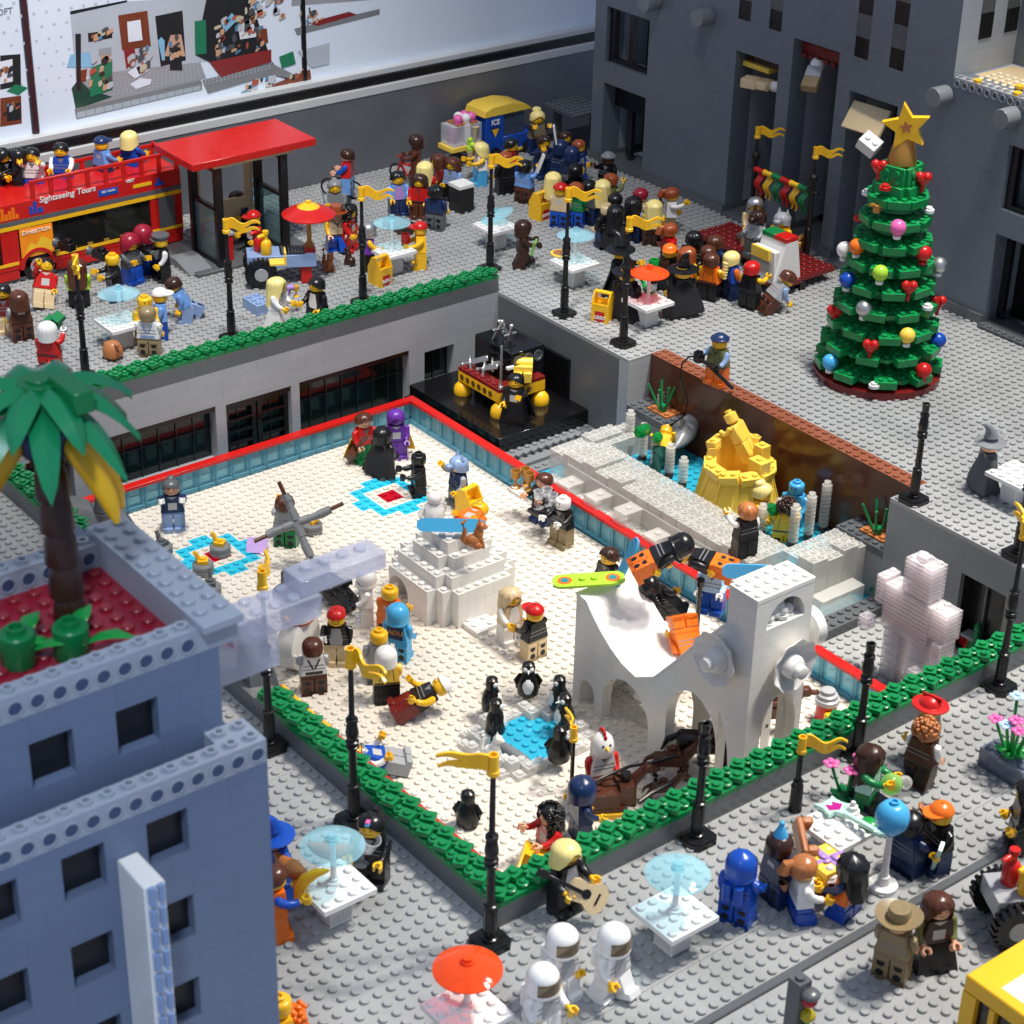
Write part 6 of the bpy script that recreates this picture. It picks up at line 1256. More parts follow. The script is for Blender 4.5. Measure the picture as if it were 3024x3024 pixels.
sl = thing('sled', (44.66,-43.74,-11), 'brown wooden sled carrying the driver in a dark blue helmet', 'sled'); sl.rotation_euler = (0, 0, R(60)); MB().box(-2.6, -1.4, .5, 1.6, 1.4, .9, .03).box(-2.4, -1.4, .9, 1.2, 1.4, 2.2, .04).box(1.2, -1.0, .9, 2.4, 1.0, 2.6, .04).studs(-2, -1, 2, 2, 2.2).build('box', 'brn', sl); MB().cyl((1.8, 0, 2.6), .42, .7, 14).build('knob', 'blk', sl); MB().box(-2.8, -1.6, 0, 3, -1.3, .5, .05).box(-2.8, 1.3, 0, 3, 1.6, .5, .05).build('runner', 'yel', sl)
t = thing('hydrant', (46.64,-20.75,-11), 'red and grey fire hydrant behind the front hedge right of the tower', 'hydrant'); MB().lathe([(.9, 0), (.9, 1.9)], n=18).build('body', 'red', t); MB().lathe([(1.05, 1.9), (1.05, 2.3), (.85, 2.4), (.85, 2.7), (.6, 2.8), (.6, 3.1), (.3, 3.15)], n=20).build('cap', 'lgr', t); MB().box(.6, -1.0, .6, 1.4, .2, 1.5, .08).build('valve', 'yel', t)
# rink pole with flag
t = thing('flag_pole', (41.57,-44.29,-11), 'thin black pole with yellow flag standing on the ice by the sled', 'pole'); MB().cyl((0, 0, 0), .17, 5.2, 10).build('rod', 'blk', t); part('flag', flagmesh(), 'yel', t, (0, 0, 5.6), (0, 0, R(150)))
# bins
legobin((0.89,-24.05,-11), 'yellow litter bin on the ice behind the igloo', 12, -11); legobin((-37.12,14.9,0), 'yellow litter bin near the parasol tables in front of the crowd', 12); legobin((-31.27,-12.34,0), 'yellow litter bin beside the lamp post near the white table', 12); legobin((-9.52,1.45,0), 'yellow litter bin half hidden by the black caped witch', -60); legobin((47.39,-52.83,-10.2), 'tipped over yellow litter bin in the front corner of the rink', 12, -9.6, (78, 20, 40))
t = thing('black_box', (-44.38,8.56,0), 'black box bin with a white lid on the plaza', 'box'); t.scale = (1.15, 1.15, 1.2); MB().box(-.95, -.95, 0, .95, .95, 2.6, .03).build('body', 'blk', t); MB().box(-.98, -.98, 2.6, .98, .98, 3.0, .03).build('lid', 'wht', t)
t = tag(MB().box(-1.5, -1, 0, 1.5, 1, 1.2, .03).studs(-1.5, -1, 3, 2, 1.2).build('grey_brick', 'sbl'), 'loose grey blue brick on the plaza left of the bride', 'brick'); t.location = (-32.81,-27.16,0); t.rotation_euler = (0, 0, R(0))
t = tag(MB().lathe([(.5, 0), (1.0, .5), (1.05, 1.1), (.75, 1.7), (.5, 1.9)], n=20).tube([(.9, 0, .7), (1.5, 0, 1.2), (1.2, 0, 1.9), (.6, 0, 1.8)], .16, 8).lathe([(.4, 0), (.18, .9)], (-1.3, 0, 1.1), 10, 'x').build('clay_jug', mat('clay', (.45, .17, .06), .35)), 'light brown clay jug lying on the plaza by the white table', 'jug'); t.location = (-30.53,-45.61,0)
# carpet with two masked figures, ice cream stall
cp = thing('red_carpet_stage', (0, 0, 0), 'dark red studded low stage in front of the middle doorway', 'stage'); MB().box(-20, 24.2, 1.1, -3, 30, 1.6).box(-7, 20.6, 1.1, -2.6, 24.18, 1.6).build('platform', 'drd', cp); studfield('studs', [(-20, 24, -3, 30)], 1.6, 'drd', cp)
b = MB(); [b.box(x, y, 0, x + .9, y + .9, 1.1, .03) for x, y in ((-19.5, 24.5), (-13, 24.5), (-7, 24.5), (-6.8, 20.8), (-3.8, 20.8), (-3.8, 24.5), (-10, 28))]; b.pieces('leg', 'blk', cp)
ks = thing('drink_kiosk', (-1.83,24.43,0)[:2] + (1.6,), 'white drinks dispenser block with green, red and yellow tiles on the low stage', 'kiosk'); ks.location = (-5.0, 22.6, 1.6); ks.scale = (1.25,) * 3
MB().add([(-1.5, -1.6, 0), (1.5, -1.6, 0), (1.5, 1.6, 0), (-1.5, 1.6, 0), (-1.5, -.5, 3.6), (1.5, -.5, 3.6), (1.5, .9, 3.6), (-1.5, .9, 3.6)], [(3, 2, 1, 0), (4, 5, 6, 7), (0, 1, 5, 4), (1, 2, 6, 5), (2, 3, 7, 6), (3, 0, 4, 7)]).box(-1.5, -1.62, 0, 1.3, -1.0, 2.9, .04).build('body', 'wht', ks)
MB().box(-1.5, -.6, 3.6, 0, .9, 4.0, .02).build('green_tile', 'grn', ks); MB().box(0, -.6, 3.6, 1.5, .9, 4.0, .02).build('red_tile', 'red', ks); MB().box(-1.4, -1.9, 2.0, .8, -1.6, 3.0, .02).build('yellow_tile', 'cyl', ks); MB().box(-1.4, -1.75, .9, .9, -1.63, 1.9).build('recess', mat('recess_grey', (.4, .39, .35), .4), ks)
# flag line between two poles in front of the doorways
for p_, zt, l_ in (((-17, 30.2), 13.3, 'thin black flag pole at the left end of the coloured bunting'), ((-7.8, 30.2), 13.5, 'thin black flag pole at the right end of the coloured bunting')):
    t = thing('flag_pole', (p_[0], p_[1], 1.2), l_, 'pole', 'poles of the coloured bunting'); MB().cyl((0, 0, 0), .42, 3.5, 12).cyl((0, 0, 3.5), .3, 5.5, 12).lathe([(.3, 9), (.5, 9.1), (.5, 9.6), (.2, 9.8), (.17, zt - 1.6)], n=12).build('rod', 'blk', t)
    part('flag', flagmesh(), 'yel', t, (0, 0, zt - 1.2), (0, 0, R(48)))
bt = thing('bunting', (0, 0, 0), 'row of red, yellow and green hanging pennants between two black poles', 'bunting'); MB().tube([(-18, 30.2, 9.0), (-6.8, 30.2, 9.0)], .2, 8).build('bar', 'blk', bt)
for k, m_ in enumerate(('red', 'yel', 'grn', 'red', 'yel', 'grn')): o = part('pennant', flagmesh(), m_, bt, (-16.2 + k * 1.42, 30.2, 9.0), (0, R(90), 0)); o.rotation_euler = (0, R(90), 0)
# ---------------------------------------------------------------- toy figures, front plaza
G1 = 'toy figures on the front plaza'; G2 = 'toy figures on the rink'; G3 = 'toy figures in the crowd before the office building'; G4 = 'toy figures on the back plaza'; G5 = 'passengers on the tour bus'
Z = 4.2
fig((68.36,-67.69,4.75), 42, 'white astronaut with dark visor standing behind the two other astronauts', 'wht', 'wht', 'space', 'wht', pack='wht', shirt='lgr', grp=G1, al=20, ar=20)
fig((70.13,-65.09,4.75), 50, 'white astronaut on the right of the three, walking towards the table', 'wht', 'wht', 'space', 'wht', pack='wht', shirt='lgr', grp=G1, al=5, ar=30, stride=22)
fig((70.33,-70.79,4.75), 45, 'white astronaut nearest the bottom edge beside the orange parasol', 'wht', 'wht', 'space', 'wht', pack='wht', shirt='lgr', grp=G1, al=60, ar=20)
g_ = fig((62.1,-62.26,4.75), 42, 'long haired blond guitarist in black with ribcage print by the front hedge', 'blk', 'blk', 'bob', 'bld', shirt='lgr', grp=G1, face=2, al=75, ar=55)
t = thing('guitar', (63.91,-62.01,2.4), 'tan acoustic guitar held by the blond guitarist', 'guitar'); t.rotation_euler = (R(90), R(35), R(3)); zl = Vector((.9, -.25, .36)).normalized(); yl = Vector((0, -.75, .66)); yl = (yl - zl * yl.dot(zl)).normalized(); xl = yl.cross(zl); t.rotation_euler = Matrix((xl, yl, zl)).transposed().to_euler()
q = [(.95 * math.cos(a) * (1 - .28 * (abs(math.sin(a)) ** 8)) * (.82 if math.cos(a) < 0 else 1) , 1.35 * math.sin(a)) for a in [R(k * 15) for k in range(24)]]
MB().prism([(w, y) for w, y in ((.0, -1.5), (.6, -1.42), (1.0, -1.0), (1.05, -.6), (.85, -.2), (.66, .1), (.72, .45), (.76, .8), (.6, 1.15), (.2, 1.28))] + [(-w, y) for w, y in ((.2, 1.28), (.6, 1.15), (.76, .8), (.72, .45), (.66, .1), (.85, -.2), (1.05, -.6), (1.0, -1.0), (.6, -1.42))], -.25, .25).build('guitar_body', 'tan', t); MB().box(-.13, .3, .25, .13, 3.4, .4, .03).box(-.25, 3.2, .2, .25, 4.0, .42, .03).cyl((0, .1, .25), .34, .03, 16).box(-.4, -.85, .25, .4, -.7, .3).build('guitar_neck', 'blk', t)
fig((69.64,-54.05,4.75), 150, 'all blue astronaut seen from behind with blue air tanks', 'blu', 'blu', 'space', 'blu', skin='blu', pack='blu', grp=G1, face=None, ar=50, al=10)
fig((69.62,-50.6,4.75), 120, 'figure with big smooth brown hair and light blue party hat', 'nav', 'nav', 'party', 'dbr', grp=G1, ar=40)
t = tag(MB().box(-.2, -1.3, -.8, .3, 1.3, .8, .15).box(.2, .7, -.6, 1.0, 1.3, .7, .15).box(.2, -1.3, -.6, 1.0, -.7, .7, .15).build('orange_claw', 'nou'), 'orange brown forked piece beside the party hat figure', 'toy'); t.location = (68.72,-47.7,3.2); t.rotation_euler = (R(30), 0, R(60))
fig((71.67,-50.36,3.65), 100, 'child with long orange ponytail in white shirt and blue legs', 'wht', 'blu', 'pony', 'nou', kid=True, grp=G1, al=60, ar=60)
fig((73.37,-47.78,3.65), -130, 'child with long black hair in blue and orange jacket', 'org', 'blu', 'long', 'blk', arm='nav', kid=True, grp=G1, al=60, ar=60)
t = thing('present_box', (70.95,-47.29,3), 'orange present box with white dots and purple ribbon', 'present'); t.location[2] = 1.6; t.location = (70.85,-47.14,2.6)[:2] + (1.5,); t.rotation_euler = (0, 0, R(-4)); MB().box(-1.3, -1.3, 0, 1.3, 1.3, 1.2, .05).build('box', 'cyl', t); MB().box(-1.32, -.16, .01, 1.32, .16, 1.23).box(-.16, -1.32, .01, .16, 1.32, 1.225).ell((.3, .3, 1.3), .34, .2, .12).ell((-.3, -.3, 1.3), .34, .2, .12).ell((.3, -.3, 1.3), .2, .34, .12).build('ribbon', 'lav', t)
b = MB(); [b.cyl((x, y, 1.19), .13, .03, 10, b=0) for x, y in ((.7, .7), (-.7, .7), (.7, -.7), (-.7, -.7), (1.05, .4), (-1.05, -.4), (.4, 1.05), (-.4, -1.05))]; b.build('dots', 'wht', t)
MB().box(-1, -1, -1.5, 1, 1, 0, .03).build('stand', 'drd', t)
t = thing('cupcake', (71.68,-47.82,1.9), 'white swirl cream cupcake between the two children', 'cupcake'); b = MB(); [b.lathe([(.62 - .13 * k, 0), (.7 - .14 * k, .12), (.58 - .13 * k, .26)], (0, 0, k * .24), 16) for k in range(4)]; b.build('cream', 'wht', t); MB().lathe([(.4, -1.2), (.6, 0)], n=14).build('cup', 'drd', t)
fig((72.67,-41.34,3.65), 130, 'child with short black hair in dark blue beside the blue balloon', 'nav', 'nav', 'smooth', 'blk', kid=True, grp=G1, al=40, ar=60)
fig((73.62,-39.58,4.75), -62, 'figure in orange cap and black jacket holding a phone up', 'blk', 'nav', 'cap', 'org', grp=G1, al=30, ar=120)
t = tag(MB().box(-.15, -.4, -1.3, .15, .4, 1.3, .04).build('mint_box', 'mnt'), 'mint green box held between the orange cap figure and the child', 'box'); t.location = (74.39,-40.32,1.9); t.rotation_euler = (R(20), R(10), R(30))
t = tag(MB().box(-.12, -.35, -.5, .12, .35, .5, .04).build('phone', 'nou'), 'brown phone held up by the figure in the orange cap', 'phone'); t.location = (72.79,-40.43,4.75); t.rotation_euler = (0, R(-40), R(40))
bl2 = thing('balloon_stand', (72.98,-43.82,0), 'sky blue round balloon on a white pole with round white base', 'balloon'); MB().lathe([(.98, 0), (1.0, .1), (1.0, .35), (.9, .4)], n=32).build('base', 'wht', bl2); MB().lathe([(.45, .4), (.4, 1.0), (.3, 1.1), (.24, 1.8), (.2, 4.6)], n=16).build('pole', 'wht', bl2); MB().lathe([(.4, 4.5), (.45, 4.8), (.7, 4.85), (1.05, 5.3), (1.14, 5.85), (1.05, 6.4), (.7, 6.85), (.42, 6.95), (.3, 6.95), (.3, 7.15), (.2, 7.16), (.19, 7.0)], n=30).box(-.2, -1.16, 5.3, .2, -1.0, 5.45).build('balloon', 'azu', bl2)
fig((65.93,-37.95,3.2), 62, 'figure with long dark brown hair in green sitting behind the flowers', 'mnt', 'grn', 'verylong', 'dbr', grp=G1, z0=-.6, arm='grn', ar=90, al=70)
fig((64.78,-30.76,4.75), -130, 'figure in red fire helmet and yellow vest beyond the ginger haired figure', 'dtn', 'blk', 'fire', 'red', grp=G1, arm='yel')
fig((66.52,-33.16,4.75), 140, 'figure with curly ginger hair, brown vest and white sleeves walking away', 'brn', 'dbr', 'curly', 'nou', arm='wht', skin='skn', grp=G1, stride=20, ar=30)
fig((75.59,-33.13,4.75), -90, 'black dressed figure cut off by the right edge of the photo', 'blk', 'blk', 'long', 'blk', grp=G1)
fig((79.25,-49.88,4), 150, 'khaki dressed figure with wide tan hat seen from behind', 'dtn', 'dtn', 'cowboy', 'dtn', skin='skn', grp=G1, back=None)
fig((79.86,-46.88,4.75), 15, 'figure with long reddish brown hair and dark dress next to the tan hat', 'dbr', 'blk', 'long', 'brn', skin='skn', grp=G1, dress=True, arm='olv')
fig((62.42,-83.17,2.2), 120, 'figure with orange hair cut off by the bottom edge', 'org', 'org', 'curly', 'org', z0=-2, grp=G1); fig((62.7,-84.25,4), 120, 'yellow headed figure at the bottom edge beside the tower', 'yel', 'yel', None, z0=-.2, grp=G1, skin='yel')
fig((53.03,-78.54,4.75), 110, 'orange dressed figure with blue sleeve holding a banana beside the tower', 'org', 'org', 'short', 'brn', arm='blu', grp=G1, al=70, ar=80)
t = tag(MB().tube([(0, 0, 0), (.1, 0, .9), (.5, 0, 1.7), (1.2, 0, 2.3), (2.0, 0, 2.6)], [.3, .42, .42, .32, .1], 12).build('banana', 'yel'), 'yellow banana held over the cafe table beside the tower', 'banana'); t.location = (53.48,-77.07,2.4); t.rotation_euler = (0, 0, R(45))
for p_, rz_, l_ in (((51.43,-73.25,3.2), 50, 'brown croissant standing on the far side of the cafe table by the tower'), ((51.67,-76.45,3.4), 10, 'brown croissant held beside the tower')):
    b = MB(); b.tube([(-1.5, 0, .5), (-1.1, 0, .2), (-.6, 0, .05), (0, 0, 0), (.6, 0, .05), (1.1, 0, .2), (1.5, 0, .5)], [.15, .35, .55, .68, .55, .35, .15], 12); q = tag(b.build('croissant', 'nou'), l_, 'croissant', 'croissants'); q.location = p_; q.rotation_euler = (0, 0, R(rz_))
fig((49.62,-76.49,4.6), 150, 'blue robed figure mostly hidden behind the tower', 'blu', 'blu', 'wizard', 'blu', grp=G1, dress=True)
w_ = fig((52.32,-70.7,4.75), -15, 'black dressed figure with pink and blue streaked black hair holding a goblet', 'blk', 'blk', 'pony', 'blk', grp=G1, al=60, ar=70)
MB().box(.35, -.1, 1.22, .7, .14, 1.32, .02).build('pink_streak', 'pnk', w_).location = (0, 0, 3.44); MB().box(.45, -.1, 1.1, .78, .14, 1.2, .02).build('blue_streak', 'azu', w_).location = (0, 0, 3.44)
def goblet(p_, m_, lab, sc=1, rot=(0, 0, 0)):
    def f(): return MB().lathe([(.55, 0), (.55, .08), (.2, .25), (.13, .8), (.2, .95), (.45, 1.15), (.55, 2.0), (.47, 2.0), (.36, 1.25), (.05, 1.15)], n=20, cap=False).mesh('goblet', [None])
    q = part('goblet', cache('gob', f), m_, None); tag(q, lab, 'goblet', 'goblets'); q.location = p_; q.scale = (sc,) * 3; q.rotation_euler = [R(a) for a in rot]
goblet((52.2,-71.6,2.1), 'tcl', 'large clear goblet held by the black dressed figure', 1.25, (0, 25, 20))
# tables
table((68.94,-58.96,2.8), 'white cafe table in front of the blue astronaut'); table((53.94,-74.71,2.8), 'white cafe table between tower and black dressed figure'); table((68.08,-74.65,2.8), 'white cafe table cut by the bottom edge', 'tor')
table((68.9,-44.12,2.8), 'white cafe table carrying the mint guitar', None); table((-32.78,-43.38,2.8), 'white cafe table at the far left plaza'); table((-33.27,-9.32,2.8), 'white cafe table beside the yellow bin'); table((-32.48,4.7,2.8), 'white cafe table at the corner of the back hedge', None)
table((-18.71,5.06,2.8), 'white cafe table with a pizza on the right plaza'); table((-5.86,4.51,2.8), 'white cafe table among the black caped witches', 'tor'); table((42.92,5.57,2.8), 'white cafe table at the right edge by the grey wizard', None)
t = tag(dish(MB(), (0, 0, 0), 2.08, .5).cyl((0, 0, .35), .4, .5, 14).build('dish_canopy', 'tbl'), 'clear pale blue dish lying tipped on the corner cafe table', 'parasol'); t.location = (-33.53,5.49,3.5); t.rotation_euler = (R(18), R(-14), 0)
t = thing('pizza', (-21.06,4.87,2.9), 'round orange pizza on the right plaza cafe table', 'pizza'); MB().cyl((0, 0, 0), 1.1, .2, 24).build('crust', 'cyl', t); MB().cyl((0, 0, .2), .8, .06, 20).build('topping', 'nou', t)
t = thing('mint_guitar', (68.69,-43.44,3.1), 'mint green electric guitar with pink print lying on the cafe table', 'guitar'); t.rotation_euler = (0, R(-8), R(-2)); MB().prism([(-1.9, .5), (-2.1, .9), (-1.3, .75), (-.5, 1.0), (-.5, .4), (.1, .2), (.1, -.2), (-.5, -.4), (-.4, -1.0), (-1.3, -.7), (-2.1, -.8), (-1.8, -.3)], 0, .3).box(.1, -.17, .05, 3.0, .17, .35, .03).box(2.9, -.3, .05, 3.7, .3, .33, .04).build('body', 'mnt', t); MB().prism([(-1.5, .3), (-.8, .6), (-.4, 0), (-.8, -.6), (-1.5, -.3), (-1.1, 0)], .3, .33).build('print', mat('magenta_print', (.5, .01, .25), .3), t)
t = tag(MB().lathe([(.5, 0), (.5, .2), (.35, .25), (.35, .55), (.2, .6), (.15, .9)], n=16).build('white_bottle', 'wht'), 'small white bottle standing on the mint guitar table', 'bottle'); t.location = (68.66,-42.63,3)
t = tag(MB().ell((0, 0, 0), .7, .6, .35).build('green_leaf', 'fgr'), 'green leaf piece on the edge of the mint guitar table', 'leaf'); t.location = (70.31,-42.69,3.1)
# flowers
def flower(b, c, r_=.6):
    for i in range(5): a = i * 2 * pi / 5; b.ell((c[0] + r_ * .62 * math.cos(a), c[1] + r_ * .62 * math.sin(a), c[2]), r_ * .42, r_ * .42, .12, 10, 6)
    b.cyl((c[0], c[1], c[2] - .1), .18, .3, 10); return b
def flowers(p_, lab, pot, lst):
    t = thing('flower_planter' if pot else 'flower_bunch', p_, lab, 'flowers')
    if pot: MB().box(-2, -1, 0, 2, 1, 1.6, .04).studs(-2, -1, 4, 2, 1.6).build('planter_box', T['icb'] if 0 else clear('grey_clear_box', (.5, .55, .65), .6, (.2, .23, .3)), t)
    z = 1.6 if pot else 0; q = MB()
    for x, y, h, m_ in lst: q.tube([(x * .2, y * .2, z), (x * .7, y * .7, z + h * .6), (x, y, z + h)], .12, 8)
    for k in range(5): a = k * 1.26; q.ell((.7 * math.cos(a), .7 * math.sin(a), z + .4), .6, .35, .16, 10, 6)
    q.build('stems', 'fgr' if pot else 'grn', t)
    for x, y, h, m_ in lst: flower(MB(), (x, y, z + h + .1)).build('blossom', m_, t)
flowers((69.6,-27.08,0.8)[:2] + (0,), 'grey planter box with pink and pale blue flowers near the right edge', True, [(-1.3, -.6, 2.6, 'pnk'), (-.9, .9, 4.2, 'lbl'), (.2, -.3, 3.2, 'pnk'), (-.2, -.8, 2.8, 'lbl'), (1.0, -.9, 3.0, 'pnk'), (1.2, .8, 4.2, 'pnk'), (1.5, .1, 3.4, 'lbl')])
flowers((64.81,-38.77,0), 'three pink flowers beside the sitting brown haired figure', False, [(-1.2, -.6, 2.6, 'pnk'), (.2, .8, 3.4, 'pnk'), (.5, -.4, 2.9, 'pnk')])
t = tag(MB().box(-1.2, -1, 0, 1.6, 1, .7, .1).lathe([(.65, .7), (.6, 1.0), (.4, 1.1)], n=16).build('black_machine', 'blk'), 'small black machine between the flowers and the mint guitar table', 'machine'); t.location = (65.89,-37.89,0)
t = tag(MB().ell((0, 0, 0), .78, n=20).build('green_ball', 'tlm'), 'clear lime green ball held by the sitting figure', 'ball'); t.location = (67.55,-37.46,2.4)
t = tag(MB().ell((0, 0, 0), .5, n=16).box(-.5, -.2, -.2, -.2, .2, .2).build('clear_ball', 'icb'), 'small clear ball next to the lime green ball', 'ball'); t.location = (68,-36.54,2.4)
# lamps
for p_, l_, fl, top_ in (((-28, -50, 0), 'lamp post at the left end of the back hedge', -25, 12.4), ((-27.8, -33.4, 0), 'second lamp post from the left along the back hedge', 48, 12.5), ((-27.8, -17, 0), 'lamp post behind the back hedge beside the yellow bin', 48, 12.5), ((-27.5, 0, 0), 'lamp post at the right end of the back hedge', 45, 12.8),
  ((-12.9, -1.1, 0), 'lamp post on the dark wall above the stage, left one', 46, 13.6), ((-3.4, -.9, 0), 'lamp post on the dark wall nearest the brown wall', 55, 13.3), ((35.6, -68.2, 0), 'lamp post next to the tower and the dark rocks', 140, 14.2), ((46.5, -68.2, 0), 'lamp post in the middle of the left hedge', 5, 13.6), ((61.9, -68.2, 0), 'lamp post at the front corner of the hedges', -135, 14.1),
  ((62, -19, 0), 'lamp post at the right end of the front hedge', 140, 14.0), ((61.9, -50.4, 0), 'flagless lamp post on the front hedge behind the table', None, 0), ((61.6, -34.3, 0), 'flagless lamp post on the front hedge by the hydrant', None, 0), ((49.6, -1.9, 0), 'flagless lamp post on the right pit wall near the white table', None, 0), ((37.6, -1.7, 0), 'flagless lamp post at the right end of the brown wall', None, 0)):
    lamp(p_, l_, flag=fl, top=top_)
t = thing('flag_pole', (63.52,-42.56,0), 'short black flag pole beside the mint guitar table', 'pole'); MB().cyl((0, 0, 0), .5, 2.2, 14, r2=.42).cyl((0, 0, 2.2), .36, .4, 12).cyl((0, 0, 2.6), .2, 2.8, 10).build('rod', 'blk', t); part('flag', flagmesh(), 'yel', t, (0, 0, 5.6), (0, 0, R(48)))
# ---------------------------------------------------------------- rink figures (heads 4.2 above the ice)
def rf(p_, f, lab, *a, **k): return fig(p_, f, lab, *a, z0=-11, grp=G2, **k)
rf((-13.81,-48.87,-6.25), 10, 'bald figure with dark jacket and blue legs raising both hands by the far rail', 'nav', 'sbl', 'bun', 'dgr', skin='skn', al=110, ar=110, hand='wht')
rf((-14.89,-25.78,-6.25), 35, 'brown haired figure in red vest and yellow cape by the far rail', 'red', 'grn', 'tousled', 'brn', skin='skn', cape='yel', al=70)
rf((-11.15,-26.05,-6.25), 150, 'black caped figure seen from behind beside the curling target', 'blk', 'blk', 'hood', 'blk', skin='blk', cape='blk', face=None, al=90)
rf((-13.6,-22.66,-6.25), 10, 'purple hooded figure with yellow cape at the corner of the rink', 'pur', 'pur', 'hood', 'pur', skin='pur', cape='yel', face=None)
fig(None, -75, 'black figure kneeling on the edge of the far curling target', 'blk', 'blk', None, skin='blk', at=(-5.8,-25.36,-11), lean=0, z0=-11, grp=G2, kid=True, ar=80, al=80, face=None)
rf((-1.45,-23.61,-6.25), -62, 'figure with grey animal mask, dark vest and grey sleeves near the right rail', 'nav', 'dgr', 'wolf', 'sbl', arm='lgr', al=30, ar=130)
rf((6.1,-18.8,-6.25), -45, 'brown haired waiter in black with gold goblets by the right rail', 'blk', 'nav', 'short', 'brn', skin='skn', al=80, ar=80)
rf((10.59,-20.08,-6.25), -45, 'white headed waiter in black top carrying a tray of clear goblets', 'blk', 'dtn', None, skin='wht', al=80, ar=80)
rf((20.98,-23.13,-6.25), -50, 'dark brown haired figure behind the ramp lip by the rail', 'blk', 'blk', 'tousled', 'dbr')
t = tag(MB().box(-1, -1, 0, 1, 1, .4, .03).studs(-1, -1, 2, 2, .4).build('white_tray', 'wht'), 'white square tray carrying three gold goblets', 'tray'); t.location = (4.04,-19.95,-8.2)
t = tag(MB().box(-1, -1.2, 0, 1, 1.2, .4, .03).studs(-1, -1, 2, 2, .4).build('black_tray', 'blk'), 'black tray carrying three clear goblets', 'tray'); t.location = (7.94,-20.32,-8.6)
goblet((3.47,-20.27,-7.8), 'gld', 'gold goblet at the left of the white tray', .95); goblet((3.67,-19.24,-7.8), 'gld', 'gold goblet at the back of the white tray', .95); goblet((4.71,-19.53,-7.8), 'gld', 'gold goblet at the right of the white tray', .95)
goblet((7.56,-20.64,-8.2), 'tcl', 'clear goblet at the left of the black tray', .95); goblet((7.6,-19.63,-8.2), 'tcl', 'clear goblet at the back of the black tray', .95); goblet((8.8,-19.89,-8.2), 'tcl', 'clear goblet at the right of the black tray', .95)
rf((21.25,-34.7,-6.25), 35, 'long blond haired figure in tan vest facing the red cap figure', 'tan', 'wht', 'long', 'tan', arm='wht', shirt='wht', al=40, ar=60)
rf((24.59,-34.67,-6.25), -140, 'figure in red cap and black jacket facing the blond figure', 'blk', 'tan', 'cap', 'red', al=60, ar=70)
rf((15.09,-49.02,-6.25), 0, 'figure in red cap and black jacket beside the snowman', 'blk', 'tan', 'capb', 'red', shirt='lgr', hand='wht', ar=90, al=20)
rf((17.8,-53.23,-6.25), -165, 'figure with smooth brown hair and white top at the foot of the snowman', 'wht', 'brn', 'smooth', 'brn', arm='lgr', back='blk', hand='wht', al=60)
fig(None, 60, 'black ridged figure bending forward behind the white helmeted figure', 'blk', 'blk', 'bighelmet', 'blk', skin='blk', at=(8.66,-43.19,-11), lean=-52, z0=-11, grp=G2, face=None)
rf((11.21,-43.31,-6.25), -80, 'all white armoured figure in white helmet on the rink', 'wht', 'wht', 'helmet', 'wht', skin='blk', face=None, ar=50, al=50)
rf((14.43,-42.94,-6.25), 150, 'orange suited figure with printed yellow head beside the igloo', 'org', 'org', None, face=None, ar=60)
a_ = rf((17.78,-44.46,-6.25), 160, 'bright blue helmeted figure with gold letters on its back', 'azu', 'azu', 'space', 'azu', skin='azu', face=None)
M = Matrix(((0, 0, -1, -.53), (-1, 0, 0, 0), (0, 1, 0, 2.7), (0, 0, 0, 1))); MB().box(-.53, -.6, 2.1, -.5, .6, 3.2).build('back_print', 'nav', a_); text('ADU', .55, M, 'gld', a_, bold=.02, shear=.2)
rf((19.7,-47.73,-6.25), -170, 'yellow headed figure in light grey with no hair', 'lgr', 'dgr', None, face=None)
rf((22.61,-49.03,-6.25), -170, 'figure with white hood and orange vest near the middle lamp post', 'cyl', 'blk', 'hood', 'wht', face=None)
fig(None, -75, 'figure with white cap and dark red legs lying back on the ice', 'blk', 'drd', 'capb', 'wht', at=(25.13,-50.04,-10.4), lean=-62, z0=-11, grp=G2, arm='yel', ar=60)
fig(None, 100, 'knight with grey helmet and blue tabard lying on the ice by the hedge', 'blu', 'lgr', 'helmet', 'mgr', at=(31.59,-53.1,-10.4), lean=-72, z0=-11, grp=G2, arm='wht', al=60)
rf((43.05,-42.55,-6.25), 22, 'figure in white chicken suit with red comb and beak', 'wht', 'blk', 'chicken', 'wht', skin='wht', arm='red', face=None, hand='yel', al=40, ar=20)
rf((46.65,-47.6,-6.6), 110, 'sled driver in round dark blue helmet behind the front hedge', 'nav', 'nav', 'bighelmet', 'nav', ar=50)
rf((47.56,-51.43,-6.25), -60, 'figure in red with black wavy hair behind the tipped bin', 'red', 'drd', 'longcurly', 'blk', skin='skn', al=70, ar=90)
t = tag(MB().tube([(0, 0, 0), (0, 0, 3.2)], .2, 8).box(-.45, -1, -.5, .45, 1, .5, .04).build('brown_hammer', 'brn'), 'brown long handled hammer held by the yellow caped figure', 'hammer'); t.location = (-15.06,-27,-9.6); t.rotation_euler = (R(20), R(35), R(40))
rf((-4.71,-41.76,-6.6), 170, 'brown haired figure in green legs holding the grey propeller', 'lgr', 'grn', 'tousled', 'brn', face=None, al=120)
t = tag(MB().box(-1, -.8, 0, 1, .8, .12, .02).build('purple_tile', 'lav'), 'purple tile leaning under the grey propeller', 'tile'); t.location = (-5.47,-44.58,-10.4); t.rotation_euler = (R(40), 0, R(50))
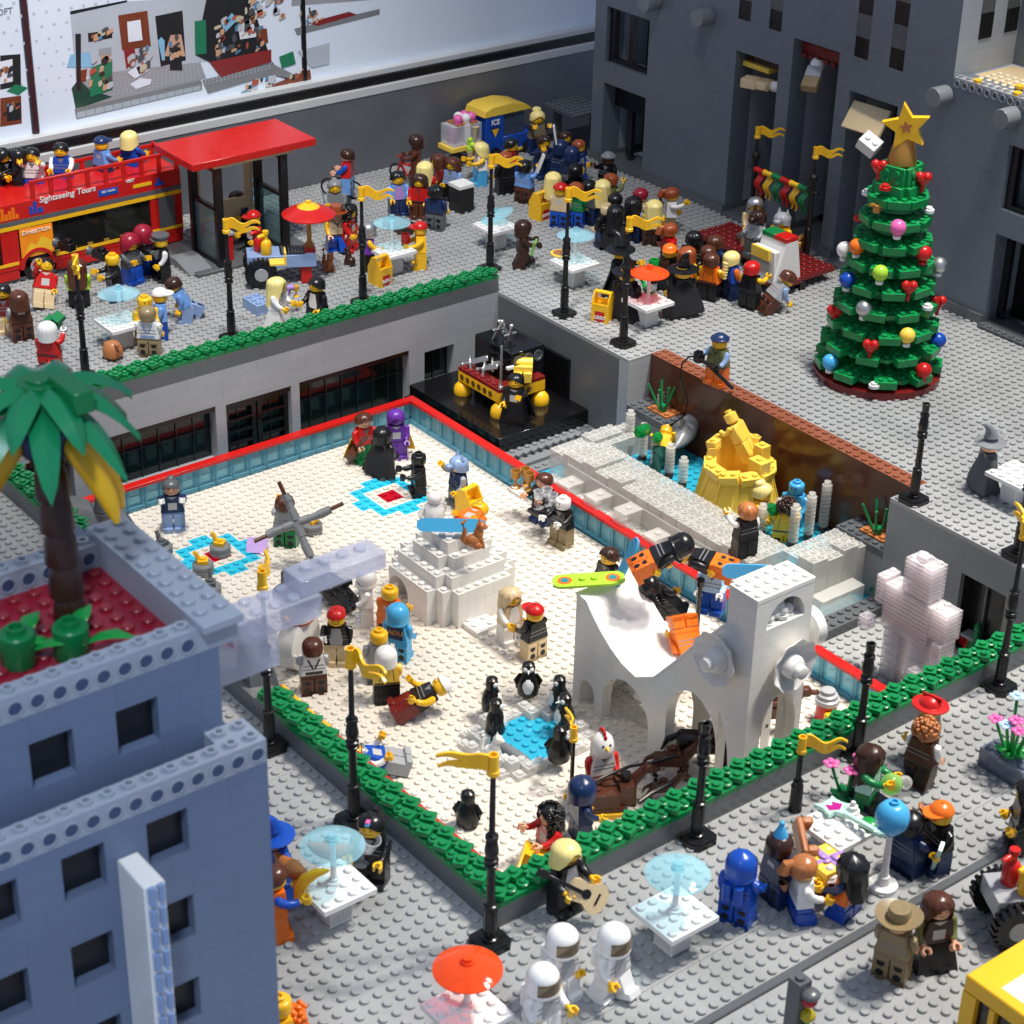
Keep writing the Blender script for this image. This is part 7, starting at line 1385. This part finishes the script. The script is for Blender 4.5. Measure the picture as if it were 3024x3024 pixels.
# boarders above the ramp
fig(None, 100, 'snowboarder in orange legs and striped black helmet flying over the ramp', 'blk', 'org', 'space', 'blk', at=(34.81,-32.97,2.2), lean=62, z0=0, grp=G2, al=70, ar=20, skin='yel')
fig(None, 150, 'all black figure with long braid lying head up against the ramp edge', 'blk', 'blk', 'braid', 'blk', at=(34.24,-26.96,-4.5), lean=-30, z0=0, grp=G2, arm='blk', roll=-25)
fig(None, 20, 'orange suited figure upside down with only torso and boots showing by the ramp', 'org', 'org', None, at=(37.98,-29.95,-1.5), lean=150, z0=0, grp=G2, kid=True)
fig(None, -110, 'black haired figure bending forward in orange legs beside the tower', 'blk', 'org', 'smooth', 'blk', at=(37.93,-24.08,0.6), lean=82, z0=0, grp=G2, al=10, ar=10)
fig((34.46,-23.1,-1), -20, 'light blue figure with white gloves standing behind the ramp by the tower', 'lbl', 'blu', None, skin='wht', z0=-5.4, grp=G2, hand='wht', al=50, ar=30)
t = tag(MB().tube([(0, 0, -2.6), (0, 0, 2.6)], .2, 10).cyl((0, 0, 2.4), .36, .7, 12).build('black_staff', 'blk'), 'black staff held by the light blue figure behind the ramp', 'staff'); t.location = (34.93,-25.05,-4); t.rotation_euler = (R(8), R(8), 0)
fig(None, -30, 'orange figure lying under the blue ski on the igloo', 'org', 'org', None, at=(12.52,-34.13,-4.2), lean=-80, z0=0, grp=G2, kid=True)
# stage and fountain figures
fig((-8.46,-11.03,-3.8), -20, 'black robed figure with black hair standing on the stage before the desk', 'blk', 'blk', 'short', 'blk', z0=-8, dress=True, cape='blk', al=95, face=0)
t = tag(MB().box(-.07, -.13, 0, .07, .13, 4.6, .02).cyl((0, 0, -1.2), .28, 1.2, 12).ell((0, 0, -1.3), .34, n=12, k=6).build('long_microphone', 'sil'), 'long thin silver rod microphone held up by the black robed figure', 'microphone'); t.location = (-10.28,-11.58,-4.5)
fig((9.43,0.41,4.75), -45, 'fisherman in dark blue beanie and orange legs standing on the brown wall', 'olv', 'org', 'beanie', 'nav', arm='sbl', al=50, ar=95, z0=.1, hand='blk')
fr_ = thing('fishing_rod', (0, 0, 0), 'black fishing rod with line hanging into the fountain', 'fishing rod'); MB().tube([(12.03,0.19,0.6), (9.58,-1.04,2.6), (8.85,-1.75,3.2)], .2, 8).cyl((8.28,-1.17,2.6), .6, .9, 12).build('rod', 'blk', fr_); MB().tube([(8.76,-1.49,3.4), (7.92,-2.21,3.2), (7.8,-2.99,2.6), (7.57,-2.91,0.8), (8.39,-2.42,-1.5), (8.38,-2.66,-3), (7.37,-2.8,-4), (6.52,-3.29,-5)], .1, 6).build('line', 'blk', fr_)
fig((28.56,-13.49,-1.6), -150, 'red haired figure in black suit with white sleeves standing on the clear wall', 'blk', 'blk', 'tousled', 'nou', arm='wht', z0=-6, al=110, ar=20, cape=None)
fig((22.29,-5.06,-5.2), 60, 'blond bather with yellow shoulders beside the golden rock', 'yel', 'yel', 'updo', 'bld', z0=-9.5)
fig((23.63,-1.9,-5), -30, 'bright blue bather standing in the fountain pool', 'azu', 'azu', None, skin='azu', z0=-9.3)
fig((25.56,-5.09,-5.4), 170, 'bather with curly dark brown hair among the clear posts', 'yel', 'yel', 'curly', 'dbr', z0=-9.6, al=90, ar=90)
# right plaza
fig((-13.74,7.33,4.8), 60, 'tall black hatted witch with black cloak behind the lamp post', 'blk', 'blk', 'wizard', 'blk', dress=True, cape='blk', al=90)
fig((-8.46,3.78,4.8), 150, 'black hatted witch with wide cape hidden by the lamp post', 'blk', 'blk', 'wizard', 'blk', dress=True, cape='blk')
fig((-5.66,9.16,4.8), -160, 'black hatted witch with wide black cape right of the orange parasol', 'blk', 'blk', 'wizard', 'blk', dress=True, cape='blk')
fig((39.86,5.15,4.75), 100, 'wizard in pointed grey hat and dark cloak beside the right edge table', 'dgr', 'dgr', 'wizard', 'mgr', dress=True, cape='dgr', skin='skn')
goblet((39.15,7.03,2.6), 'tcl', 'clear goblet held by the grey hatted wizard', 1.2)
sn2 = thing('green_snake', (0, 0, 0), 'green wriggling snake hanging from the witch table', 'snake'); MB().tube([(-8.76,5.89,3.8), (-8.67,6.34,3.4), (-8,5.93,3), (-7.15,5.64,2.8), (-6.77,6.1,2.9), (-6.34,6.29,2.6), (-6.38,6.53,1.8), (-6.2,6.92,1.2), (-5.86,7.54,1)], [.12, .2, .24, .24, .24, .24, .24, .26, .16], 10).build('snake_body', 'fgr', sn2)
for p_, m_, l_ in (((-10.03,10.38,3.2), 'dbr', 'brown barrel shaped cup on the witch table'), ((-8.46,7.47,3.2), 'dbr', 'dark cup lying on the witch table'), ((-10.8,9.63,3.2), 'fgr', 'green plant piece on the witch table')): q = tag(MB().lathe([(.5, 0), (.6, .4), (.6, 1.0), (.5, 1.4), (.4, 1.4), (.4, 1.1)], n=14).build('cup', m_), l_, 'cup', 'cups on the witch table'); q.location = p_
fig((-26.24,3.65,4), 100, 'all dark brown long haired furry figure with a lime green tile', 'dbr', 'dbr', 'gnome', 'dbr', skin='dbr', face=None, stride=25, ar=70, al=70)
t = tag(MB().box(-.15, -.55, -.9, .15, .55, .9, .05).build('lime_tile', 'tlm'), 'clear lime green tile held by the dark brown furry figure', 'tile'); t.location = (-24.57,3.94,2.8); t.rotation_euler = (0, R(15), R(40))
FC = [  # head position, facing, label, torso, legs, hair, hair colour, extras
 ((-51.22,25.58,6.2), 20, 'blond updo figure holding a black camera, tallest at the back of the crowd', 'dtn', 'nav', 'updo', 'bld', dict(z0=2, ar=110, al=110, arm='blk')),
 ((-49.37,20.03,4.75), 60, 'black haired figure in red shirt and blue legs beside the ice truck', 'red', 'blu', 'tousled', 'blk', dict(ar=80)),
 ((-46.07,16.48,4.75), -150, 'short ginger haired figure behind the lamp flag near the ice cream cart', 'blk', 'blk', 'short', 'rbr', {}),
 ((-42.29,16.57,4.75), 150, 'black haired figure in light blue shirt raising a white board', 'mbl', 'brn', 'smooth', 'blk', dict(ar=120)),
 ((-48.03,24.1,4.8), 30, 'dark haired figure in dark blue under the raised white phone', 'nav', 'nav', 'tousled', 'dbr', dict(ar=120)),
 ((-45.5,24.76,4.75), 150, 'shiny dark blue hooded figure in the middle of the crowd', 'nav', 'nav', 'hood', 'nav', dict(face=None)),
 ((-41.65,23.4,4.75), 160, 'second shiny dark blue hooded figure nearer the camera', 'nav', 'dgr', 'hood', 'nav', dict(face=None, z0=.5)),
 ((-44.42,26.81,4.75), 60, 'brown haired figure in bright blue jacket near the far doorway', 'blu', 'blu', 'short', 'rbr', {}),
 ((-47.93,27.41,4.75), 40, 'dim dark haired figure at the very back of the crowd', 'nav', 'blk', 'short', 'dbr', {}),
 ((-36.85,16.59,4.75), 170, 'long blond haired figure in tan coat next to the yellow bin', 'dtn', 'dtn', 'long', 'bld', dict(face=None)),
 ((-37.66,20.67,4.75), -170, 'black haired figure in dark olive behind the red headed child', 'blk', 'dgr', 'smooth', 'blk', dict(face=None)),
 ((-33.45,14.99,4), 160, 'red capped figure with beige back under the lamp flag', 'tan', 'blu', 'beanie', 'red', dict(face=None)),
 ((-32.5,16.53,4.75), 160, 'ginger haired figure in green top behind the lamp flag', 'grn', 'blu', 'tousled', 'rbr', dict(face=None)),
 ((-32.37,18.41,4.75), 150, 'black haired figure in dark grey suit', 'dgr', 'nav', 'smooth', 'blk', dict(ar=50)),
 ((-31.45,19.75,4.75), 160, 'figure with long wavy light blond hair in black', 'blk', 'nav', 'long', 'bld', dict(face=None)),
 ((-32.51,21.62,4.75), 150, 'brown ponytail figure raising an olive sleeved arm', 'olv', 'blu', 'pony', 'rbr', dict(ar=130, lean=6)),
 ((-38.72,26.78,4.75), -40, 'grey capped dark figure leaning by the far doorway', 'blk', 'dgr', 'beanie', 'mgr', dict(skin='brn', ar=110, lean=0)),
 ((-27.17,18.05,4.75), 150, 'black haired figure just behind the bald and black haired pair', 'nav', 'nav', 'short', 'blk', dict(face=None)),
 ((-25.43,15.3,4.75), -150, 'tan bald headed figure in black beside a black haired figure', 'blk', 'nav', None, 'blk', dict(skin='tan', face=None)),
 ((-24.14,15.57,4.75), 150, 'figure with long straight black hair in black cape', 'blk', 'nav', 'long', 'blk', dict(face=None, cape='blk')),
 ((-26.72,21.6,4.75), 110, 'figure with dark red smooth hair in pale top', 'tan', 'nav', 'smooth', 'dre', {}),
 ((-25.07,19.08,4.75), 150, 'figure with long shiny charcoal hair and blue sleeve', 'sbl', 'nav', 'long', 'blk', dict(face=None)),
 ((-22.85,20.26,4.75), 170, 'figure with long light blond hair and brown legs in the right of the crowd', 'yel', 'brn', 'long', 'bld', dict(face=None)),
 ((-24.81,24.79,4.75), 90, 'red haired long ponytail figure in white shirt holding a camera to the wall', 'wht', 'dtn', 'pony', 'rbr', dict(ar=110)),
 ((-16.3,16.84,4.75), 110, 'red haired ponytail figure in red shirt', 'red', 'drd', 'pony', 'rbr', {}),
 ((-12.85,17.3,4.75), 160, 'black tousled haired figure in dark suit left of the dark red stage', 'blk', 'blk', 'tousled', 'blk', dict(face=None)),
 ((-11.57,12.55,4.75), 170, 'orange capped figure in black behind the orange parasol', 'blk', 'blk', 'capb', 'org', dict(face=None)),
 ((-9.83,13.61,4.75), 140, 'long red haired figure in orange vest with bare yellow arms', 'org', 'blu', 'long', 'rbr', dict(arm='yel', ar=20)),
 ((-8.86,15.73,4.75), -150, 'brown smooth haired figure in black behind the orange vest figure', 'blk', 'blk', 'smooth', 'brn', dict(face=None)),
 ((-7.03,14.56,4.75), 150, 'brown smooth haired figure in orange vest and black legs', 'org', 'blk', 'smooth', 'brn', dict(arm='yel', face=None, ar=60)),
 ((-10.57,18.39,4.75), 140, 'brown braided figure in dark blue near the dark red stage', 'nav', 'nav', 'tousled', 'brn', dict(face=None)),
 ((-6.08,16.72,4.75), 120, 'long blond braided figure in blue vest with orange sleeves', 'blu', 'nav', 'braid', 'bld', dict(arm='org')),
 ((-2.76,16.55,4.75), 140, 'red helmeted figure in black with bare yellow arms', 'blk', 'blk', 'smooth', 'red', dict(arm='yel', ar=90, face=None)),
]
for p_, f_, l_, to_, le_, ha_, hc_, k_ in FC: fig(p_, f_, l_, to_, le_, ha_, hc_, grp=G3, **k_)
fig(None, 110, 'brown haired figure bending forward in grey shirt and brown legs', 'lgr', 'brn', 'tousled', 'brn', at=(-1.06,16.8,0), lean=38, grp=G3, ar=60, al=60, arm='sbl')
fig((-10.53,24.7,5.8), -45, 'figure in black ape mask and grey suit on the dark red stage', 'lgr', 'dgr', 'wolf', 'dbr', z0=1.6, grp=G3, ar=60, al=60, skin='dgr', face=None)
fig((-8.42,26.46,5.8), -40, 'figure in grey wolf mask with bare yellow torso on the dark red stage', 'yel', 'dbr', 'wolf', 'lgr', z0=1.6, grp=G3, face=None, ar=10)
fig((-13.59,27.29,5.8), 0, 'pale figure with silver helmet behind the masked figures', 'tan', 'dtn', 'helmet', 'sil', z0=1.6, grp=G3, dress=True)
t = tag(MB().box(-.6, -.9, 0, .6, .9, 1.2, .15).tube([(0, -.8, 1.2), (.3, -.3, 1.8), (0, .6, 1.3)], .3, 8).build('gold_piece', 'gld'), 'pearl gold figure piece behind the white drinks kiosk', 'toy'); t.location = (-8.94,30.51,1.6)
for p_, rot_, l_ in (((-41.28,18.14,5), (0, 20, 60), 'white board raised by the light blue shirt figure'), ((-45.44,23.75,6.4), (0, -10, 50), 'grey white phone raised above the crowd')): q = tag(MB().box(-.12, -.5, -1.2, .12, .5, 1.2, .03).build('raised_board', 'wht'), l_, 'board'); q.location = p_; q.rotation_euler = [R(a) for a in rot_]
# back plaza
FB = [
 ((-54.77,-0.87,5.4), -100, 'dark brown haired cyclist in red vest with blue sleeves', 'red', 'mbl', 'short', 'dbr', dict(arm='blu', skin='skn', z0=1.2, ar=60, al=60)),
 ((-49.37,-6.27,4.75), 10, 'grey bun haired figure in grey suit', 'mgr', 'mgr', 'bun', 'mgr', dict(ar=70)),
 ((-41.97,-10.97,4.75), 20, 'figure in brown cowboy hat, patterned vest and blue legs', 'tan', 'blu', 'cowboy', 'rbr', dict(skin='skn', arm='yel', stride=20)),
 ((-41.53,-9.55,4.75), 70, 'figure with long black curls in red holding a guitar', 'red', 'red', 'longcurly', 'blk', {}),
 ((-35.56,-10.93,4.75), 100, 'figure with silver helmet and dark purple top at the white table', 'pur', 'blk', 'helmet', 'sil', dict(arm='yel', ar=60)),
 ((-32.62,-5.94,4.75), -80, 'figure in red cap with all yellow clothes holding a red mug', 'yel', 'yel', 'cap', 'red', dict(ar=70, al=70)),
 ((-47.56,1.48,4.75), 20, 'black spiky haired figure in light blue shirt', 'mbl', 'nav', 'tousled', 'blk', dict(al=50, shirt='lav')),
 ((-45.31,3.04,4.75), -10, 'figure with long dark hair in red dress top', 'red', 'brn', 'long', 'dbr', {}),
 ((-54.32,8.96,5.4), -90, 'dark brown hooded cyclist on the red scooter', 'brn', 'brn', 'hood', 'dbr', dict(skin='brn', z0=1.2, ar=60, al=60)),
 ((-48.54,6.18,4.75), 160, 'figure with very long light blond hair behind the red dressed figure', 'red', 'drd', 'long', 'bld', dict(face=None)),
 ((-50.02,9.14,4.8), -60, 'figure with long brown hair in dark red beside the bending one', 'drd', 'brn', 'verylong', 'brn', {}),
 ((-47.98,9.87,4), -30, 'brown long haired figure in grey bending towards the black box', 'sbl', 'blk', 'bob', 'brn', dict(ar=20)),
 ((-41.13,2.37,4.75), 160, 'black haired figure with orange collar seen from behind', 'nav', 'dgr', 'tousled', 'blk', dict(face=None)),
 ((-50.52,16.04,4.75), -70, 'blond figure in white top and blue legs holding a green ice cream cone', 'wht', 'azu', 'bob', 'bld', dict(arm='yel', ar=80, al=80)),
 ((-46.14,-19.35,4.75), -50, 'food vendor in red cap and white apron behind the cart', 'blk', 'blk', 'cap', 'red', dict(shirt='wht', arm='red', ar=60)),
 ((-51.53,-18.25,4.6), -20, 'black haired figure reading a blue tile inside the bus shelter', 'nav', 'blk', 'tousled', 'dbr', dict(z0=.4, ar=70, al=70)),
 ((-45.8,-31.35,4.75), -60, 'bearded figure in black police cap and vest by the bus', 'blk', 'blk', 'police', 'dgr', dict(arm='wht', ar=60)),
 ((-44.07,-38.16,4.75), -60, 'yellow headed camera operator in black near the bus', 'blk', 'nav', None, 'blk', dict(ar=80, al=80)),
 ((-44.46,-42.17,4.75), -170, 'brown haired figure in lime green shirt behind the left lamp post', 'lim', 'blk', 'long', 'brn', dict(face=None)),
 ((-42.65,-51.51,4.75), 10, 'black haired figure at the left edge of the photo', 'drd', 'tan', 'smooth', 'blk', {}),
 ((-40.04,-50.97,4.75), -150, 'brown haired figure in brown with grey sleeve', 'brn', 'brn', 'bob', 'brn', dict(arm='lgr', ar=60)),
 ((-31.07,-52.23,4.75), 170, 'white haired figure in red suit raising a green brick', 'red', 'red', 'gnome', 'wht', dict(hand='wht', ar=110, stride=30)),
 ((-29.09,-42.2,4.75), 175, 'light brown haired figure in white shirt with blue braces', 'wht', 'dtn', 'short', 'dtn', dict(back='sbl', face=None)),
 ((-32.47,-38.88,4.75), -80, 'figure in white and pink cap with light blue top by the far left table', 'mbl', 'blu', 'capb', 'wht', dict(ar=60)),
 ((-32.08,-40.88,4.75), 30, 'all yellow small figure at the far left table', 'yel', 'yel', None, 'blk', {}),
 ((-11.83,-31.54,0), 0, '', 'red', 'red', None, 'blk', None)]
for p_, f_, l_, to_, le_, ha_, hc_, k_ in FB[:-1]: fig(p_, f_, l_, to_, le_, ha_, hc_, grp=G4, **k_)
fig(None, -80, 'dark haired figure in blue running bent forward past the table', 'mbl', 'sbl', 'short', 'dbr', at=(-34.31,-33.84,0), lean=28, grp=G4, stride=35)
fig(None, 20, 'figure in red jacket with green goggles leaning back and waving', 'red', 'tan', 'short', 'blk', at=(-46.28,-45.71,0), lean=-24, roll=-14, grp=G4, al=20, ar=140)
fig((-28.02,-27.55,4.75), 70, 'bride in long white dress with long blond hair', 'wht', 'wht', 'verylong', 'bld', dress=True, grp=G4, ar=50, al=50)
fig((-25.68,-24.21,4.75), -40, 'groom in black tuxedo with black hair and beard', 'blk', 'blk', 'smooth', 'blk', grp=G4, shirt='wht', ar=60)
for x_, y_, s_ in (((-48.33,-32.13,4.6)[0], (-48.33,-32.13,4.6)[1], 1), ((-46.97,-34.49,4.75)[0], (-46.97,-34.49,4.75)[1], 2)):
    fig((x_, y_, 4.2), -150 + 200 * (s_ - 1), 'figure with round dark red curly hair carrying camera gear, %s of two' % ('right' if s_ == 1 else 'left'), 'dgr', 'blu', 'bighelmet', 'dre', grp=G4, ar=80, al=80)
for p_, rz_, l_ in (((-46.67,-32.82,3), 20, 'black film camera carried by the dark red haired figures'), ((-48.72,-37.2,3), 200, 'black film camera carried by the yellow headed operator'), ((-51.62,-39.7,3.6), 200, 'black film camera beside the left lamp flag')):
    t = thing('film_camera', p_, l_, 'camera', 'black film cameras', rz_); MB().box(-.9, -.5, 0, .9, .5, .9, .04).box(-.6, -.3, .9, .2, .3, 1.3, .03).build('body', 'blk', t); MB().lathe([(.35, .9), (.38, 1.5), (.55, 1.7), (.5, 1.72)], (0, 0, .45), 16, 'x').build('lens', 'dgr', t)
def bike(p_, yaw, m_, lab):
    t = thing('bicycle', (p_[0], p_[1], 0), lab, 'bicycle', 'bicycles on the back plaza', yaw)
    for x in (-1.6, 1.6):
        b = MB(); n = 24; b.add([(x + (1.05 + .13 * math.cos(q)) * math.cos(a), .13 * math.sin(q), 1.2 + (1.05 + .13 * math.cos(q)) * math.sin(a)) for a in [2 * pi * i / n for i in range(n)] for q in [2 * pi * j / 6 for j in range(6)]], [(i * 6 + j, i * 6 + (j + 1) % 6, ((i + 1) % n) * 6 + (j + 1) % 6, ((i + 1) % n) * 6 + j) for i in range(n) for j in range(6)])
        b.build('wheel', 'blk', t)
    MB().tube([(-1.6, 0, 1.2), (-.8, 0, 2.4), (1.1, 0, 2.5), (1.6, 0, 1.2)], .15, 8).tube([(-.8, 0, 2.4), (0, 0, 1.0), (1.1, 0, 2.5)], .13, 8).tube([(1.1, 0, 2.5), (1.0, 0, 3.4)], .13, 8).tube([(.9, -.8, 3.6), (1.0, 0, 3.4), (.9, .8, 3.6)], .12, 8).box(-1.2, -.3, 2.6, -.3, .3, 2.8, .05).build('bike_frame', m_, t)
bike((-56.29,-0.77,1.2), 215, 'blk', 'black bicycle ridden by the red vested figure'); bike((-55.85,8.76,1.2), 200, 'red', 'red scooter bicycle ridden by the dark hooded figure'); bike((-58.79,-11.91,1.4), 120, 'azu', 'sky blue bicycle parked inside the bus shelter')
t = thing('wooden_crate', (-43.32,-1.33,0), 'dark brown open wooden crate behind the white table', 'crate'); MB().box(-2, -1, 0, 2, 1, .2).box(-2, -1, .2, 2, -.8, 1.3).box(-2, .8, .2, 2, 1, 1.3).box(-2, -.8, .2, -1.8, .8, 1.3).box(1.8, -.8, .2, 2, .8, 1.3).build('crate_box', 'dbr', t)
t = thing('red_mug', (-33.18,-7.56,3.1), 'red mug standing on the white table in front of the all yellow figure', 'mug'); MB().lathe([(.45, 0), (.5, .1), (.5, 1.1), (.4, 1.1), (.38, .2)], n=18).build('cup', 'red', t); MB().tube([(.45, 0, .9), (.85, 0, .8), (.85, 0, .35), (.45, 0, .25)], .09, 6).build('handle', 'red', t)
t = thing('ice_cream_cone', (-51.9,15.48,3.2), 'lime green ice cream on a tan cone held by the blond figure', 'ice cream'); MB().lathe([(.08, -.6), (.5, .9)], n=14).build('cone', 'tan', t); MB().ell((0, 0, 1.2), .5).ell((.3, .1, 1.7), .4).ell((-.2, .1, 1.8), .42).ell((0, 0, 2.3), .35).build('scoop', 'lim', t)
t = tag(MB().box(-.12, -.8, -.7, .12, .8, .7, .03).build('blue_tile', 'mbl'), 'light blue printed tile read by the figure inside the shelter', 'tile'); t.location = (-52.68,-18.94,3.2); t.rotation_euler = (0, R(-10), R(-40))
t = tag(MB().box(-.9, -.9, 0, .9, .3, .5, .04).box(-.2, -.2, .5, .9, .9, 1.1, .04).build('green_bricks', 'grn'), 'green bricks held up by the white haired red suited figure', 'brick'); t.location = (-35.02,-49.55,3.4); t.rotation_euler = (R(30), R(20), R(20))
t = tag(MB().ell((0, 0, 0), .3).ell((.3, .2, .1), .28).ell((-.2, .3, 0), .3).box(-.1, -.1, -.8, .1, .1, 0).build('bouquet', 'lav'), 'small lavender bouquet between bride and groom', 'flowers'); t.location = (-29.91,-24.95,3)
goblet((-29.78,-24.2,1.9), 'yel', 'yellow cup held between bride and groom', .6)
beast('dog', (-37.58,-12.11,0), 190, 'dbr', 'small dark brown shaggy dog beside the lamp post', 'dog', 0, .75, tail=False)
for p_, f_, l_, to_, le_, ha_, hc_ in (((-59.01,-39.4,11.8), 0, 'black haired bus passenger in white shirt throwing both hands up', 'wht', 'blu', 'short', 'blk'), ((-58.72,-36.08,11.8), 0, 'black haired bearded bus passenger in blue overalls', 'blu', 'blu', 'short', 'blk'), ((-58.11,-31.41,11.8), 140, 'bus passenger in dark blue cap with light blue shirt', 'mbl', 'nav', 'cap', 'nav'), ((-58.06,-27.92,11.8), 150, 'blond bus passenger at the rear of the top deck', 'blu', 'blu', 'bob', 'bld'), ((-59.56,-40.82,11.6), -90, 'all black bus passenger behind the cheering one', 'blk', 'blk', 'hood', 'blk'), ((-60.51,-42.2,11.6), 60, 'all black bus passenger at the left edge', 'blk', 'blk', 'hood', 'blk')):
    fig(p_, f_, l_, to_, le_, ha_, hc_, grp=G5, z0=7.6, al=120 if 'throwing' in l_ else 60, ar=120 if 'throwing' in l_ else 60, arm='wht' if 'throwing' in l_ or 'overalls' in l_ else None)
MB().box(-59.9, -72, 8.5, -54.05, -24.1, 8.9).build('top_deck_floor', 'dgr', bus)
